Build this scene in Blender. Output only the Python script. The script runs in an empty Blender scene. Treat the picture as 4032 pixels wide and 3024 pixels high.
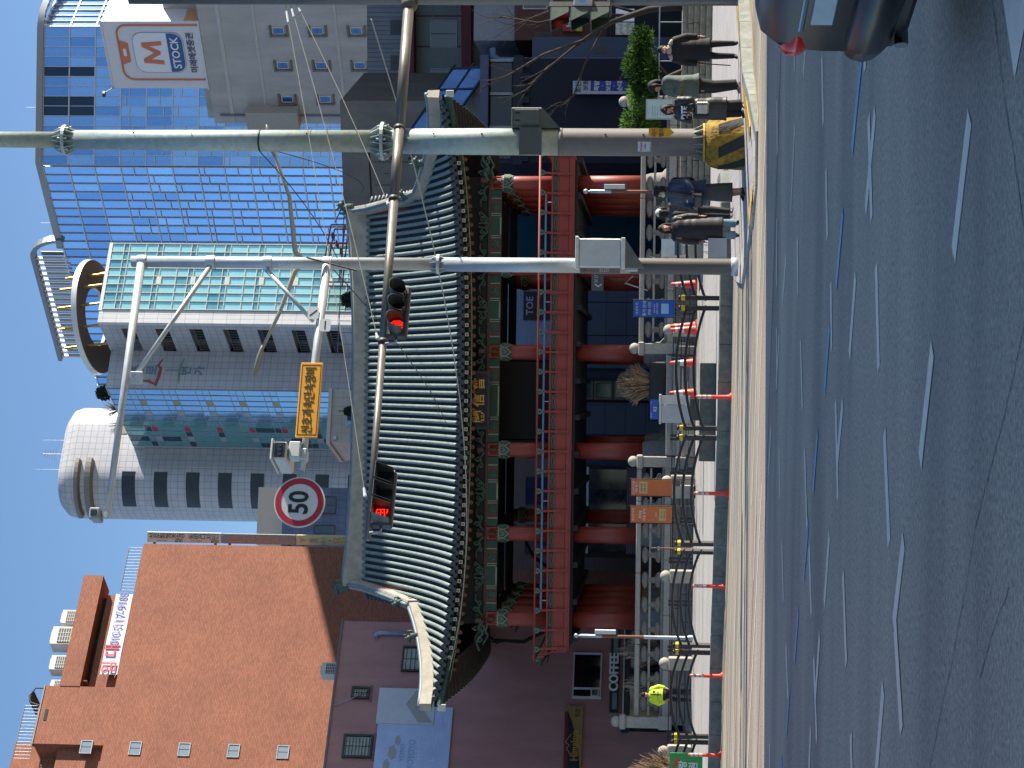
import bpy, math, random
from mathutils import Vector, Matrix
from mathutils.kdtree import KDTree
R = math.radians
sc = bpy.context.scene
col = sc.collection
random.seed(7)

# ------------------------------------------------------------------ camera, sky, sun, exposure
cam = bpy.data.cameras.new('camera')
cam.sensor_fit = 'HORIZONTAL'; cam.sensor_width = 36.0; cam.lens = 71.43
cam.clip_start = 0.1; cam.clip_end = 5000
co = bpy.data.objects.new('camera', cam); col.objects.link(co); sc.camera = co
# the phone was held upright (portrait) and the file is stored lying on its side: the picture's left is the sky
pit, rol = math.atan(581/8000), R(0.75)
fw = Vector((0, math.cos(pit), math.sin(pit))); up0 = Vector((0, -math.sin(pit), math.cos(pit))); rt0 = Vector((1, 0, 0))
up = (up0*math.cos(rol) - rt0*math.sin(rol)); rt = (rt0*math.cos(rol) + up0*math.sin(rol))
lx, ly, lz = -up, rt, -fw                                   # picture right = down, picture up = right
co.matrix_world = Matrix(((lx.x, ly.x, lz.x, 0), (lx.y, ly.y, lz.y, 0), (lx.z, ly.z, lz.z, 1.6), (0, 0, 0, 1)))

SUN_AZ, SUN_EL = 100.0, 22.0                                # degrees from the camera's back towards the right, and above the horizon
sh = Vector((math.sin(R(SUN_AZ)), -math.cos(R(SUN_AZ)), 0))
sdir = Vector((sh.x*math.cos(R(SUN_EL)), sh.y*math.cos(R(SUN_EL)), math.sin(R(SUN_EL))))
w = bpy.data.worlds.new('World'); sc.world = w; w.use_nodes = True
nt = w.node_tree
sky = nt.nodes.new('ShaderNodeTexSky'); sky.sky_type = 'NISHITA'; sky.sun_disc = False
sky.sun_elevation = R(SUN_EL); sky.sun_rotation = math.atan2(sdir.x, sdir.y)
sky.air_density = 1.0; sky.dust_density = 0.5; sky.ozone_density = 3.6; sky.altitude = 900
nt.links.new(sky.outputs[0], nt.nodes['Background'].inputs[0]); nt.nodes['Background'].inputs[1].default_value = 0.088
sl = bpy.data.lights.new('sun', 'SUN'); sl.energy = 5.0; sl.angle = R(0.53); sl.color = (1.0, 0.93, 0.83)
so = bpy.data.objects.new('sun', sl); col.objects.link(so)
so.rotation_euler = (-sdir).to_track_quat('-Z', 'Y').to_euler(); so.location = (60, 20, 60)
sc.view_settings.view_transform = 'Standard'; sc.view_settings.look = 'None'
sc.view_settings.exposure = 1.1; sc.view_settings.gamma = 1.0; sc.view_settings.use_curve_mapping = False
sc.render.engine = 'CYCLES'
sc.cycles.max_bounces = 5; sc.cycles.diffuse_bounces = 3; sc.cycles.glossy_bounces = 3
sc.cycles.transmission_bounces = 4; sc.cycles.transparent_max_bounces = 6
sc.cycles.use_denoising = True
sc.cycles.caustics_reflective = False; sc.cycles.caustics_refractive = False

# ------------------------------------------------------------------ materials
def lin(c):
    if isinstance(c, str):
        c = tuple(int(c[i:i+2], 16)/255 for i in (0, 2, 4))
        return tuple((v/12.92 if v <= .04045 else ((v+.055)/1.055)**2.4) for v in c)
    return c
MATS = {}
def M(name, c=None, rough=.6, metal=0, var=.12, scale=5.0, bump=0, bscale=None, emit=0, spec=.5, streak=0, coat=0, trans=0):
    if name in MATS: return MATS[name]
    c = lin(c)
    m = bpy.data.materials.new(name); m.use_nodes = True; n = m.node_tree.nodes; L = m.node_tree.links.new
    p = n['Principled BSDF']
    p.inputs['Base Color'].default_value = (*c, 1); p.inputs['Roughness'].default_value = rough
    p.inputs['Metallic'].default_value = metal; p.inputs['Specular IOR Level'].default_value = spec
    if coat: p.inputs['Coat Weight'].default_value = coat; p.inputs['Coat Roughness'].default_value = .05
    if trans: p.inputs['Transmission Weight'].default_value = trans
    if emit:
        p.inputs['Emission Color'].default_value = (*c, 1); p.inputs['Emission Strength'].default_value = emit
    if var or bump:
        tc = n.new('ShaderNodeTexCoord'); mp = n.new('ShaderNodeMapping')
        L(tc.outputs['Object'], mp.inputs[0])
        nz = n.new('ShaderNodeTexNoise'); nz.inputs['Scale'].default_value = scale; nz.inputs['Detail'].default_value = 6; nz.inputs['Roughness'].default_value = .65
        L(mp.outputs[0], nz.inputs[0])
        if streak: mp.inputs['Scale'].default_value = (1, 1, streak)
    if var:
        rp = n.new('ShaderNodeValToRGB')
        rp.color_ramp.elements[0].position = .25; rp.color_ramp.elements[1].position = .75
        rp.color_ramp.elements[0].color = (*[max(0, v*(1-var*1.6)) for v in c], 1)
        rp.color_ramp.elements[1].color = (*[min(1, v*(1+var)) for v in c], 1)
        L(nz.outputs[0], rp.inputs[0]); L(rp.outputs[0], p.inputs['Base Color'])
        if emit: L(rp.outputs[0], p.inputs['Emission Color'])
        mr = n.new('ShaderNodeMapRange'); mr.inputs[3].default_value = max(.02, rough-.08); mr.inputs[4].default_value = min(1, rough+.1)
        L(nz.outputs[0], mr.inputs[0]); L(mr.outputs[0], p.inputs['Roughness'])
    if bump:
        nb = nz
        if bscale:
            nb = n.new('ShaderNodeTexNoise'); nb.inputs['Scale'].default_value = bscale; nb.inputs['Detail'].default_value = 4
            L(tc.outputs['Object'], nb.inputs[0])
        b = n.new('ShaderNodeBump'); b.inputs['Strength'].default_value = bump; b.inputs['Distance'].default_value = .05
        L(nb.outputs[0], b.inputs['Height']); L(b.outputs[0], p.inputs['Normal'])
    MATS[name] = m
    return m
def Mgrid(name, c1, c2, cm, bw, bh, mortar=.01, offset=.5, rough=.7, bump=.4, axes='xz', var=.25, metal=0, spec=.5, stain=.15):
    """brick / tile pattern in the wall's own X and Z"""
    if name in MATS: return MATS[name]
    m = bpy.data.materials.new(name); m.use_nodes = True; n = m.node_tree.nodes; L = m.node_tree.links.new
    p = n['Principled BSDF']; p.inputs['Roughness'].default_value = rough; p.inputs['Metallic'].default_value = metal; p.inputs['Specular IOR Level'].default_value = spec
    tc = n.new('ShaderNodeTexCoord'); sp = n.new('ShaderNodeSeparateXYZ'); cb = n.new('ShaderNodeCombineXYZ')
    L(tc.outputs['Object'], sp.inputs[0])
    ad = n.new('ShaderNodeMath'); L(sp.outputs['X'], ad.inputs[0]); L(sp.outputs['Y'], ad.inputs[1])
    if axes == 'arc':
        at_ = n.new('ShaderNodeAttribute'); at_.attribute_name = 'arc'; L(at_.outputs['Fac'], cb.inputs[0]); L(sp.outputs['Z'], cb.inputs[1])
    elif axes == 'xz': L(ad.outputs[0], cb.inputs[0]); L(sp.outputs['Z'], cb.inputs[1])
    else: L(sp.outputs['X'], cb.inputs[0]); L(sp.outputs['Y'], cb.inputs[1])
    bt = n.new('ShaderNodeTexBrick'); bt.offset = offset; bt.squash = 1
    bt.inputs['Color1'].default_value = (*lin(c1), 1); bt.inputs['Color2'].default_value = (*lin(c2), 1); bt.inputs['Mortar'].default_value = (*lin(cm), 1)
    bt.inputs['Scale'].default_value = 1; bt.inputs['Brick Width'].default_value = bw; bt.inputs['Row Height'].default_value = bh
    bt.inputs['Mortar Size'].default_value = mortar; bt.inputs['Mortar Smooth'].default_value = .1; bt.inputs['Bias'].default_value = 0
    L(cb.outputs[0], bt.inputs[0])
    nz = n.new('ShaderNodeTexNoise'); nz.inputs['Scale'].default_value = .35; nz.inputs['Detail'].default_value = 7; nz.inputs['Roughness'].default_value = .7
    L(tc.outputs['Object'], nz.inputs[0])
    mx = n.new('ShaderNodeMix'); mx.data_type = 'RGBA'; mx.blend_type = 'MULTIPLY'; mx.inputs[0].default_value = 1
    rp = n.new('ShaderNodeValToRGB'); rp.color_ramp.elements[0].position = .3; rp.color_ramp.elements[1].position = .7
    rp.color_ramp.elements[0].color = (1-stain*1.5,)*3 + (1,); rp.color_ramp.elements[1].color = (1+stain*.3,)*3 + (1,)
    L(nz.outputs[0], rp.inputs[0]); L(bt.outputs[0], mx.inputs[6]); L(rp.outputs[0], mx.inputs[7]); L(mx.outputs[2], p.inputs['Base Color'])
    b = n.new('ShaderNodeBump'); b.inputs['Strength'].default_value = bump; b.inputs['Distance'].default_value = .02; b.invert = True
    L(bt.outputs['Fac'], b.inputs['Height']); L(b.outputs[0], p.inputs['Normal'])
    MATS[name] = m
    return m

# ------------------------------------------------------------------ mesh helpers
class MB:
    def __init__(s): s.v = []; s.f = []; s.m = []; s.mi = 0
    def quad(s, a, b, c, d):
        i = len(s.v); s.v += [tuple(a), tuple(b), tuple(c), tuple(d)]; s.f.append((i, i+1, i+2, i+3)); s.m.append(s.mi); return s
    def poly(s, pts):
        i = len(s.v); s.v += [tuple(p) for p in pts]; s.f.append(tuple(range(i, i+len(pts)))); s.m.append(s.mi); return s
    def box(s, x0, x1, y0, y1, z0, z1, bev=0, tf=None):
        i = len(s.v)
        if bev <= 0:
            V = [(x0,y0,z0),(x1,y0,z0),(x1,y1,z0),(x0,y1,z0),(x0,y0,z1),(x1,y0,z1),(x1,y1,z1),(x0,y1,z1)]
            F = [(0,3,2,1),(4,5,6,7),(0,1,5,4),(1,2,6,5),(2,3,7,6),(3,0,4,7)]
        else:
            b = bev; V = []; 
            for z, e in ((z0, b), (z0+b, 0), (z1-b, 0), (z1, b)):
                V += [(x0+e+ (b if e == 0 else 0), y0+e, z), (x1-e-(b if e == 0 else 0), y0+e, z), (x1-e, y0+e+(b if e == 0 else 0), z), (x1-e, y1-e-(b if e == 0 else 0), z),
                      (x1-e-(b if e == 0 else 0), y1-e, z), (x0+e+(b if e == 0 else 0), y1-e, z), (x0+e, y1-e-(b if e == 0 else 0), z), (x0+e, y0+e+(b if e == 0 else 0), z)]
            F = [tuple(range(7, -1, -1)), tuple(range(24, 32))]
            for k in range(3):
                for j in range(8): F.append((k*8+j, k*8+(j+1) % 8, k*8+8+(j+1) % 8, k*8+8+j))
        if tf is not None: V = [tuple(tf @ Vector(p)) for p in V]
        s.v += V; s.f += [tuple(i+k for k in f) for f in F]; s.m += [s.mi]*len(F)
        return s
    def tube(s, pts, rad, n=8, caps=True, squash=None):
        pts = [Vector(p) for p in pts]
        if not hasattr(rad, '__len__'): rad = [rad]*len(pts)
        i0 = len(s.v); prev = None
        for k, p in enumerate(pts):
            t = (pts[min(k+1, len(pts)-1)] - pts[max(k-1, 0)])
            t = t.normalized() if t.length > 1e-9 else Vector((0, 0, 1))
            if prev is None:
                a = Vector((0, 0, 1)) if abs(t.z) < .9 else Vector((0, 1, 0))
                u = t.cross(a).normalized()
            else:
                u = prev - t*prev.dot(t); u = u.normalized() if u.length > 1e-6 else t.orthogonal().normalized()
            v = t.cross(u); prev = u
            r = rad[k]
            for j in range(n):
                an = 2*math.pi*j/n
                q = u*math.cos(an)*r + v*math.sin(an)*r
                if squash: q = Vector((q.x*squash[0], q.y*squash[1], q.z*squash[2]))
                s.v.append(tuple(p+q))
        for k in range(len(pts)-1):
            for j in range(n):
                a, b = i0+k*n+j, i0+k*n+(j+1) % n
                s.f.append((a, b, b+n, a+n)); s.m.append(s.mi)
        if caps:
            s.f.append(tuple(i0+j for j in range(n-1, -1, -1))); s.m.append(s.mi)
            e = i0+(len(pts)-1)*n; s.f.append(tuple(e+j for j in range(n))); s.m.append(s.mi)
        return s
    def lathe(s, prof, n=12, c=(0, 0, 0), cap=True, sx=1, sy=1):
        i0 = len(s.v)
        for r, z in prof:
            for j in range(n):
                an = 2*math.pi*j/n; s.v.append((c[0]+r*math.cos(an)*sx, c[1]+r*math.sin(an)*sy, c[2]+z))
        for k in range(len(prof)-1):
            for j in range(n):
                a, b = i0+k*n+j, i0+k*n+(j+1) % n
                s.f.append((a, b, b+n, a+n)); s.m.append(s.mi)
        if cap:
            s.f.append(tuple(i0+j for j in range(n-1, -1, -1))); s.m.append(s.mi)
            e = i0+(len(prof)-1)*n; s.f.append(tuple(e+j for j in range(n))); s.m.append(s.mi)
        return s
    def loft(s, rings, cap=True):
        """rings: lists of equal-length point loops"""
        i0 = len(s.v); n = len(rings[0])
        for r in rings: s.v += [tuple(p) for p in r]
        for k in range(len(rings)-1):
            for j in range(n):
                a, b = i0+k*n+j, i0+k*n+(j+1) % n
                s.f.append((a, b, b+n, a+n)); s.m.append(s.mi)
        if cap:
            s.f.append(tuple(i0+j for j in range(n-1, -1, -1))); s.m.append(s.mi)
            e = i0+(len(rings)-1)*n; s.f.append(tuple(e+j for j in range(n))); s.m.append(s.mi)
        return s
    def prism(s, poly, y0, y1):
        """polygon in XZ extruded along Y"""
        n = len(poly); i = len(s.v)
        s.v += [(x, y0, z) for x, z in poly] + [(x, y1, z) for x, z in poly]
        s.f.append(tuple(range(i, i+n))); s.f.append(tuple(range(i+2*n-1, i+n-1, -1)))
        for j in range(n): s.f.append((i+j, i+n+j, i+n+(j+1) % n, i+(j+1) % n))
        s.m += [s.mi]*(n+2)
        return s
    def slab(s, poly, z0, z1):
        """polygon in XY extruded along Z; z1 may be a function of x,y"""
        g = z1 if callable(z1) else (lambda x, y: z1)
        n = len(poly); i = len(s.v)
        s.v += [(x, y, z0) for x, y in poly] + [(x, y, g(x, y)) for x, y in poly]
        s.f.append(tuple(range(i+n-1, i-1, -1))); s.f.append(tuple(range(i+n, i+2*n)))
        for j in range(n): s.f.append((i+j, i+(j+1) % n, i+n+(j+1) % n, i+n+j))
        s.m += [s.mi]*(n+2)
        return s
    def sphere(s, c, r, n=10, k=6, sc=(1, 1, 1)):
        pr = [(r*math.sin(math.pi*i/k), -r*math.cos(math.pi*i/k)) for i in range(k+1)]
        pr[0] = (r*.02, -r); pr[-1] = (r*.02, r)
        i0 = len(s.v); s.lathe(pr, n)
        for q in range(i0, len(s.v)):
            x, y, z = s.v[q]; s.v[q] = (c[0]+x*sc[0], c[1]+y*sc[1], c[2]+z*sc[2])
        return s
    def mesh(s, name, mats, smooth=None):
        me = bpy.data.meshes.new(name); me.from_pydata(s.v, [], s.f)
        if not isinstance(mats, (list, tuple)): mats = [mats]
        for m in mats: me.materials.append(m)
        if len(mats) > 1: me.polygons.foreach_set('material_index', s.m)
        if smooth: me.shade_smooth() if smooth is True else me.set_sharp_from_angle(angle=R(smooth))
        me.validate(); me.update()
        return me
    def build(s, name, mats, parent=None, smooth=None, loc=None):
        return obj(name, s.mesh(name, mats, smooth), parent, loc)
def obj(name, me, parent=None, loc=None, rot=None, scale=None):
    o = bpy.data.objects.new(name, me); col.objects.link(o)
    if parent is not None: o.parent = parent
    if loc is not None: o.location = loc
    if rot is not None: o.rotation_euler = rot
    if scale is not None: o.scale = scale
    return o
def tag(o, label, cat, group=None, kind=None):
    if label: o['label'] = label
    if cat: o['category'] = cat
    if group: o['group'] = group
    if kind: o['kind'] = kind
    return o
def thing(name, label, cat, loc=(0, 0, 0), rz=0, group=None):
    o = bpy.data.objects.new(name, None); col.objects.link(o)
    o.empty_display_size = .3; o.location = loc; o.rotation_euler = (0, 0, rz)
    return tag(o, label, cat, group)
def kids(o): return [c for c in col.objects if c.parent == o]
def dup(root, loc, rz, label=None, deep=None):
    tree = deep or [(c, [g for g in col.objects if g.parent == c]) for c in kids(root)]
    r = root.copy(); col.objects.link(r); r.location = loc; r.rotation_euler = (0, 0, rz)
    if label: r['label'] = label
    for ch, gs in tree:
        c = ch.copy(); col.objects.link(c); c.parent = r
        for g in gs:
            d = g.copy(); col.objects.link(d); d.parent = c
    return r
def struct(name, mb, mat, smooth=None):
    o = mb.build(name, mat, None, smooth); o['kind'] = 'structure'; return o
def B(name, mat, parent, x0, x1, y0, y1, z0, z1, bev=0):
    return MB().box(x0, x1, y0, y1, z0, z1, bev).build(name, mat, parent)
def text(body, size, mat, parent, x, y, z, align='CENTER', sx=1.0, rot=(math.pi/2, 0, 0), ex=.004, spacing=1.0, off=0, name='lettering', shear=0, vert=False, line=1.0):
    cu = bpy.data.curves.new('t', 'FONT'); cu.body = '\n'.join(body) if vert else body
    cu.size = size; cu.align_x = align; cu.align_y = 'CENTER'; cu.extrude = ex; cu.space_character = spacing; cu.offset = off; cu.resolution_u = 3; cu.shear = shear; cu.space_line = line
    t = bpy.data.objects.new('t', cu)
    me = bpy.data.meshes.new_from_object(t)
    bpy.data.objects.remove(t); bpy.data.curves.remove(cu)
    me.materials.clear(); me.materials.append(mat); me.name = name
    o = obj(name, me, parent, (x, y, z), rot, (sx, 1, 1))
    return o
# ------------------------------------------------------------------ ground, road, pavements
def asphalt():
    m = bpy.data.materials.new('asphalt'); m.use_nodes = True; n = m.node_tree.nodes; L = m.node_tree.links.new
    p = n['Principled BSDF']; p.inputs['Roughness'].default_value = .5; p.inputs['Specular IOR Level'].default_value = .6
    tc = n.new('ShaderNodeTexCoord')
    a = n.new('ShaderNodeTexNoise'); a.inputs['Scale'].default_value = 26; a.inputs['Detail'].default_value = 3; a.inputs['Roughness'].default_value = .8
    b = n.new('ShaderNodeTexNoise'); b.inputs['Scale'].default_value = .3; b.inputs['Detail'].default_value = 5
    mp = n.new('ShaderNodeMapping'); mp.inputs['Rotation'].default_value = (0, 0, R(20)); mp.inputs['Scale'].default_value = (.35, 1.6, 1)
    L(tc.outputs['Object'], a.inputs[0]); L(tc.outputs['Object'], mp.inputs[0]); L(mp.outputs[0], b.inputs[0])
    ra = n.new('ShaderNodeValToRGB'); ra.color_ramp.elements[0].position = .3; ra.color_ramp.elements[1].position = .78
    ra.color_ramp.elements[0].color = (.115, .099, .074, 1); ra.color_ramp.elements[1].color = (.7, .6, .44, 1)
    rb = n.new('ShaderNodeValToRGB'); rb.color_ramp.elements[0].position = .35; rb.color_ramp.elements[1].position = .7
    rb.color_ramp.elements[0].color = (.62, .63, .66, 1); rb.color_ramp.elements[1].color = (1.4, 1.37, 1.3, 1)
    mx = n.new('ShaderNodeMix'); mx.data_type = 'RGBA'; mx.blend_type = 'MULTIPLY'; mx.inputs[0].default_value = 1
    L(a.outputs[0], ra.inputs[0]); L(b.outputs[0], rb.inputs[0]); L(ra.outputs[0], mx.inputs[6]); L(rb.outputs[0], mx.inputs[7]); L(mx.outputs[2], p.inputs['Base Color'])
    bp = n.new('ShaderNodeBump'); bp.inputs['Strength'].default_value = .6; bp.inputs['Distance'].default_value = .01
    L(a.outputs[0], bp.inputs['Height']); L(bp.outputs[0], p.inputs['Normal'])
    return m
ASPH = asphalt()
road = struct('road', MB().quad((-2500, -400, 0), (2500, -400, 0), (2500, 4500, 0), (-2500, 4500, 0)), ASPH)
M('paint_white', 'f7eed9', .32, var=.06, scale=9, spec=.8); M('paint_blue', '6fb4e6', .32, var=.08, scale=9); M('paint_pink', 'a4717c', .7, var=.15)
M('paint_yellow', 'c99a3a', .6, var=.2, scale=6)
def strip(name, mat, x0, y0, x1, y1, wd, z=.004, ends=.0):
    d = Vector((x1-x0, y1-y0)); d.normalize(); nn = Vector((-d.y, d.x))*wd/2
    pts = [(x0+nn.x, y0+nn.y, z), (x0-nn.x, y0-nn.y, z), (x1-nn.x, y1-nn.y, z), (x1+nn.x, y1+nn.y, z)]
    # densify so worn edges can wander a little
    mb = MB(); K = 10; rows = []
    for k in range(K+1):
        t = k/K; j = random.uniform(-.006, .006)
        rows.append((Vector((x0+(x1-x0)*t, y0+(y1-y0)*t)), j))
    for (a, ja), (b, jb) in zip(rows, rows[1:]):
        mb.quad((a.x-nn.x*(1+ja*5), a.y-nn.y*(1+ja*5), z), (b.x-nn.x*(1+jb*5), b.y-nn.y*(1+jb*5), z), (b.x+nn.x, b.y+nn.y, z), (a.x+nn.x, a.y+nn.y, z))
    return mb.build(name, mat, road)
WHITE = [(1.43,10.76,.74,11.28),(2.1,15.5,1.39,16.12),(2.12,15.98,1.29,15.65),(2.7,16.33,2.53,16.31),(3.37,20.78,2.64,20.47),(2.14,20.05,1.45,19.78),(3.18,24.87,2.18,25.39),(4.24,25.07,3.86,25.0),(3.92,23.1,3.58,23.48),(1.76,24.12,1.08,23.91),(4.04,28.79,3.25,28.54),(2.34,28.4,1.39,28.3),(.92,15.29,.14,15.02),(.93,16.88,.27,17.33),(1.0,19.3,.35,19.11),(.24,12.08,-.44,12.58),(-.12,18.63,-.98,18.26),(-.12,17.9,-.67,18.38),(.54,23.34,-.24,22.89),(-.66,22.45,-1.49,21.96),(-.3,14.59,-1.07,14.2),(.81,28.13,-.02,27.94),(.72,27.5,.05,28.07),(-.57,29.19,-1.24,29.73),(-.8,27.23,-1.45,26.92),(1.69,26.27,1.1,26.9),(-.98,13.36,-1.6,13.86),(-1.59,13.77,-2.22,13.34),(-1.67,21.63,-2.35,21.2),(-1.36,19.1,-2.07,19.58),(-1.59,17.64,-2.32,17.24),(-2.42,20.06,-3.09,20.5),(-2.74,20.8,-3.5,20.27),(-2.1,14.44,-2.99,14.95),(-3.49,21.05,-4.11,21.26),(-2.82,16.75,-3.36,16.53),(-3.17,25.25,-3.75,24.76),(-1.99,26.33,-2.7,25.85),(-4.97,28.54,-5.79,28.34)]
BLUE = [(2.68,16.6,2.0,17.32),(1.57,18.1,.93,18.7),(.59,19.36,-.03,19.85),(-.44,20.64,-1.08,21.15),(-1.41,21.74,-2.08,22.31),(-2.51,23.09,-3.16,23.62),(-3.56,24.42,-4.2,24.88),(-4.65,25.75,-5.31,26.1),(3.7,15.4,3.1,16.1),(4.6,13.9,4.1,14.7)]
for k, s in enumerate(WHITE): strip('lane_marking', MATS['paint_white'], *s, .17, z=.004+.0006*(k % 4))
for s in BLUE: strip('lane_marking', MATS['paint_blue'], *s, .15, z=.007)
strip('lane_marking', MATS['paint_pink'], 6.2, 27.4, -6.5, 32.2, .14, z=.004)
strip('lane_marking', MATS['paint_pink'], -2.1, 33.2, -9, 37.6, .14, z=.004)
strip('lane_marking', MATS['paint_white'], 1.55, 9.25, 3.2, 10.6, .4, z=.004)
# long lane and crossing lines on the sunlit far side
for (x0, y0, x1, y1, wd) in [(1.5,42.2,-9.5,48.3,.13),(1.2,40.6,-9.2,46.2,.13),(1.4,38.5,-8.8,43.6,.15),(1.0,37.1,-8.2,41.6,.14),(.4,35.6,-8,39.2,.15),(4.6,31.6,-2.0,34.9,.14),(3.4,31.2,-3.2,33.9,.12),(-1.5,31.6,-6.8,35.4,.13),(6.1,33.6,1.5,36.6,.12)]:
    strip('lane_marking', MATS['paint_white'], x0, y0, x1, y1, wd, z=.005)
strip('lane_marking', MATS['paint_yellow'], 1.2, 43.6, -9.6, 48.9, .12, z=.004)
strip('lane_marking', MATS['paint_yellow'], 8.2, 39.4, 4.4, 34.2, .1, z=.004)
strip('lane_marking', MATS['paint_blue'], -.6, 42.4, -3.4, 43.3, .13, z=.0065)
M('tar', (.035, .034, .032), .5, var=.2)
def seam(pts):
    q = []
    for (a, b) in zip(pts, pts[1:]):
        for k in range(9):
            t = k/9; q.append((a[0]+(b[0]-a[0])*t+random.uniform(-.012, .012), a[1]+(b[1]-a[1])*t+random.uniform(-.012, .012)))
    mb = MB()
    for a, b in zip(q, q[1:]):
        wa, wb = random.uniform(.002, .008), random.uniform(.002, .008)
        mb.quad((a[0], a[1]-wa, .0025), (b[0], b[1]-wb, .0025), (b[0], b[1]+wb, .0025), (a[0], a[1]+wa, .0025))
    mb.build('tar_seam', MATS['tar'], road)
seam([(2.5, 10.5), (1.9, 10.06), (1.4, 9.71), (.79, 9.17), (.2, 8.8)])
seam([(.5, 8.8), (.21, 9.17), (-.02, 9.47), (-.16, 9.63), (-.65, 10.35), (-1.09, 10.75), (-1.5, 11.17), (-1.76, 11.5), (-2.6, 12.4)])
seam([(-.9, 9.4), (-1.2, 9.9), (-1.45, 10.2)])

# raised plaza in front of the pavilion and the lower corner pavement
PAVE = Mgrid('granite_paving', 'b9b3a8', 'aca79e', '8f8a82', .6, .3, .006, rough=.75, bump=.2, axes='xy', stain=.12)
PAVE2 = Mgrid('concrete_paving', 'bdb8b2', 'b3aba6', '8d8883', .3, .3, .006, offset=0, rough=.75, bump=.2, axes='xy', stain=.14)
KERB = M('kerb_granite', '7c8078', .75, var=.3, scale=5, bump=.25, bscale=60)
M('tactile_yellow', 'd8b04a', .7, var=.2, scale=8)
pl = [(-40, 57.5), (-14, 50.9), (-8.5, 49.8), (-6.0, 49.3), (-3.7, 47.6), (-1.0, 46.1), (.1, 45.75), (1.8, 45.55), (4.1, 45.4), (4.9, 46.2), (5.0, 49), (5.0, 63), (20, 64.5), (60, 75), (60, 180), (-60, 180), (-60, 63)]
def inset(poly, i0, i1, d):
    out = list(poly)
    for i in range(i0, i1+1):
        a, b = Vector(poly[i-1]), Vector(poly[(i+1) % len(poly)]); t = (b-a).normalized(); nn = Vector((-t.y, t.x))
        out[i] = tuple(Vector(poly[i])+nn*d)
    return out
KH = .28
plaza = struct('plaza_pavement', MB().slab(inset(pl, 1, 10, .2), -.3, lambda x, y: KH if y < 56 else KH+(min(y, 73)-56)*.0085), PAVE)
walk_poly = [(2.0, 39.6), (2.3, 38.4), (2.9, 35.6), (3.4, 34.5), (4.3, 34.5), (5.0, 35.4), (5.5, 36.5), (6.1, 37.4), (7.95, 39.75), (12.6, 46.6), (45, 90), (45, 95), (5.2, 66), (5.2, 46), (4.1, 45.2), (2.6, 45.2), (2.2, 42.5)]
def wz(x, y): return .03 if y < 35.2 else (.05 if x < 3.2 else min(.14, .05+(x-3.2)*.045))
walk = struct('corner_pavement', MB().slab(walk_poly, -.3, wz), PAVE2)
# kerb stones: each its own block with an open joint
def kerbs(parent, pts, h, wd=.2, L=1.0, z0=-.2):
    acc = []
    for a, b in zip(pts, pts[1:]):
        a, b = Vector(a), Vector(b); n = max(1, round((b-a).length/L)); d = (b-a)/n; t = d.normalized(); nn = Vector((-t.y, t.x))
        hh = h if callable(h) else (lambda x, y: h)
        for k in range(n):
            p, q = a+d*k+t*.006, a+d*(k+1)-t*.006
            j = random.uniform(-.006, .006)
            mb = MB(); e = .02
            prof = [(0, z0), (0, -e), (e, 0), (wd, 0), (wd, z0)]
            r0 = [(p.x+nn.x*o, p.y+nn.y*o, (hh(p.x, p.y)+zz+j if zz > z0 else z0)) for o, zz in prof]
            r1 = [(q.x+nn.x*o, q.y+nn.y*o, (hh(q.x, q.y)+zz+j if zz > z0 else z0)) for o, zz in prof]
            mb.loft([r0, r1]).build('kerb_stone', KERB, parent)
kerbs(plaza, pl[1:11], KH+.012)
kerbs(walk, [(3.4, 34.4), (4.3, 34.35), (5.05, 35.25), (5.6, 36.4), (6.2, 37.3), (8.05, 39.65), (10.6, 43.6)], lambda x, y: .03 if x < 4.2 else min(.2, .03+(x-4.2)*.12), .22, 1.0)
# yellow tactile strip along the dropped kerb
def tact(parent, pts, wd=.32, n0=.04):
    for a, b in zip(pts, pts[1:]):
        a, b = Vector(a), Vector(b); n = max(1, round((b-a).length/.3)); d = (b-a)/n; t = d.normalized(); nn = Vector((-t.y, t.x))
        for k in range(n):
            c = a+d*(k+.5); z = wz(c.x, c.y)
            mb = MB(); T = Matrix.Translation((c.x, c.y, z+.002)) @ Matrix.Rotation(math.atan2(t.y, t.x), 4, 'Z')
            mb.box(-.145, .145, -wd/2, wd/2, 0, .006, tf=T)
            for j in range(4): mb.box(-.13+j*.07, -.09+j*.07, -wd/2+.02, wd/2-.02, .006, .014, tf=T)
            mb.build('tactile_tile', MATS['tactile_yellow'], parent)
tact(walk, [(2.9, 36.3), (3.35, 35.2), (4.35, 35.15), (4.95, 36.1), (5.45, 37.2), (6.2, 38.4), (7.6, 40.9), (8.6, 42.6)])
# ------------------------------------------------------------------ bell pavilion
TILE = M('roof_tile', '7c8983', .5, var=.18, scale=3, bump=.2, bscale=40)
PAN = M('pan_tile', '242c33', .5, var=.2, scale=4)  # same tile as the rows; shade of the channels put into this darker colour
TILE_D = M('tile_end', '2c3a42', .5, var=.2)
LIME = M('lime_plaster', '9d9789', .85, var=.2, scale=2.5, bump=.15, bscale=20)
REDP = M('red_paint', '8b3629', .5, var=.12, scale=2)
REDD = M('red_paint_board', '90382d', .55, var=.12, scale=2)
GRNP = M('green_paint', '1b3f2f', .55, var=.15); TEAL = M('teal_paint', '437664', .55, var=.12); DKG = M('dark_green', '1d3c30', .6, var=.2)
BRN = M('brown_paint', '4c3026', .6, var=.2); CRM = M('cream_paint', '868a78', .6, var=.1); ORG = M('orange_flower', '643828', .6, var=.2)
WHP = M('white_end', 'b6b8b0', .6, var=.2, scale=30); DRK = M('shaded_wood', '15171c', .7, var=.2); INK = M('black_ink', (.01, .01, .012), .6, var=0)  # DRK: the pavilion's inner shade is put into a near-black wood colour
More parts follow.
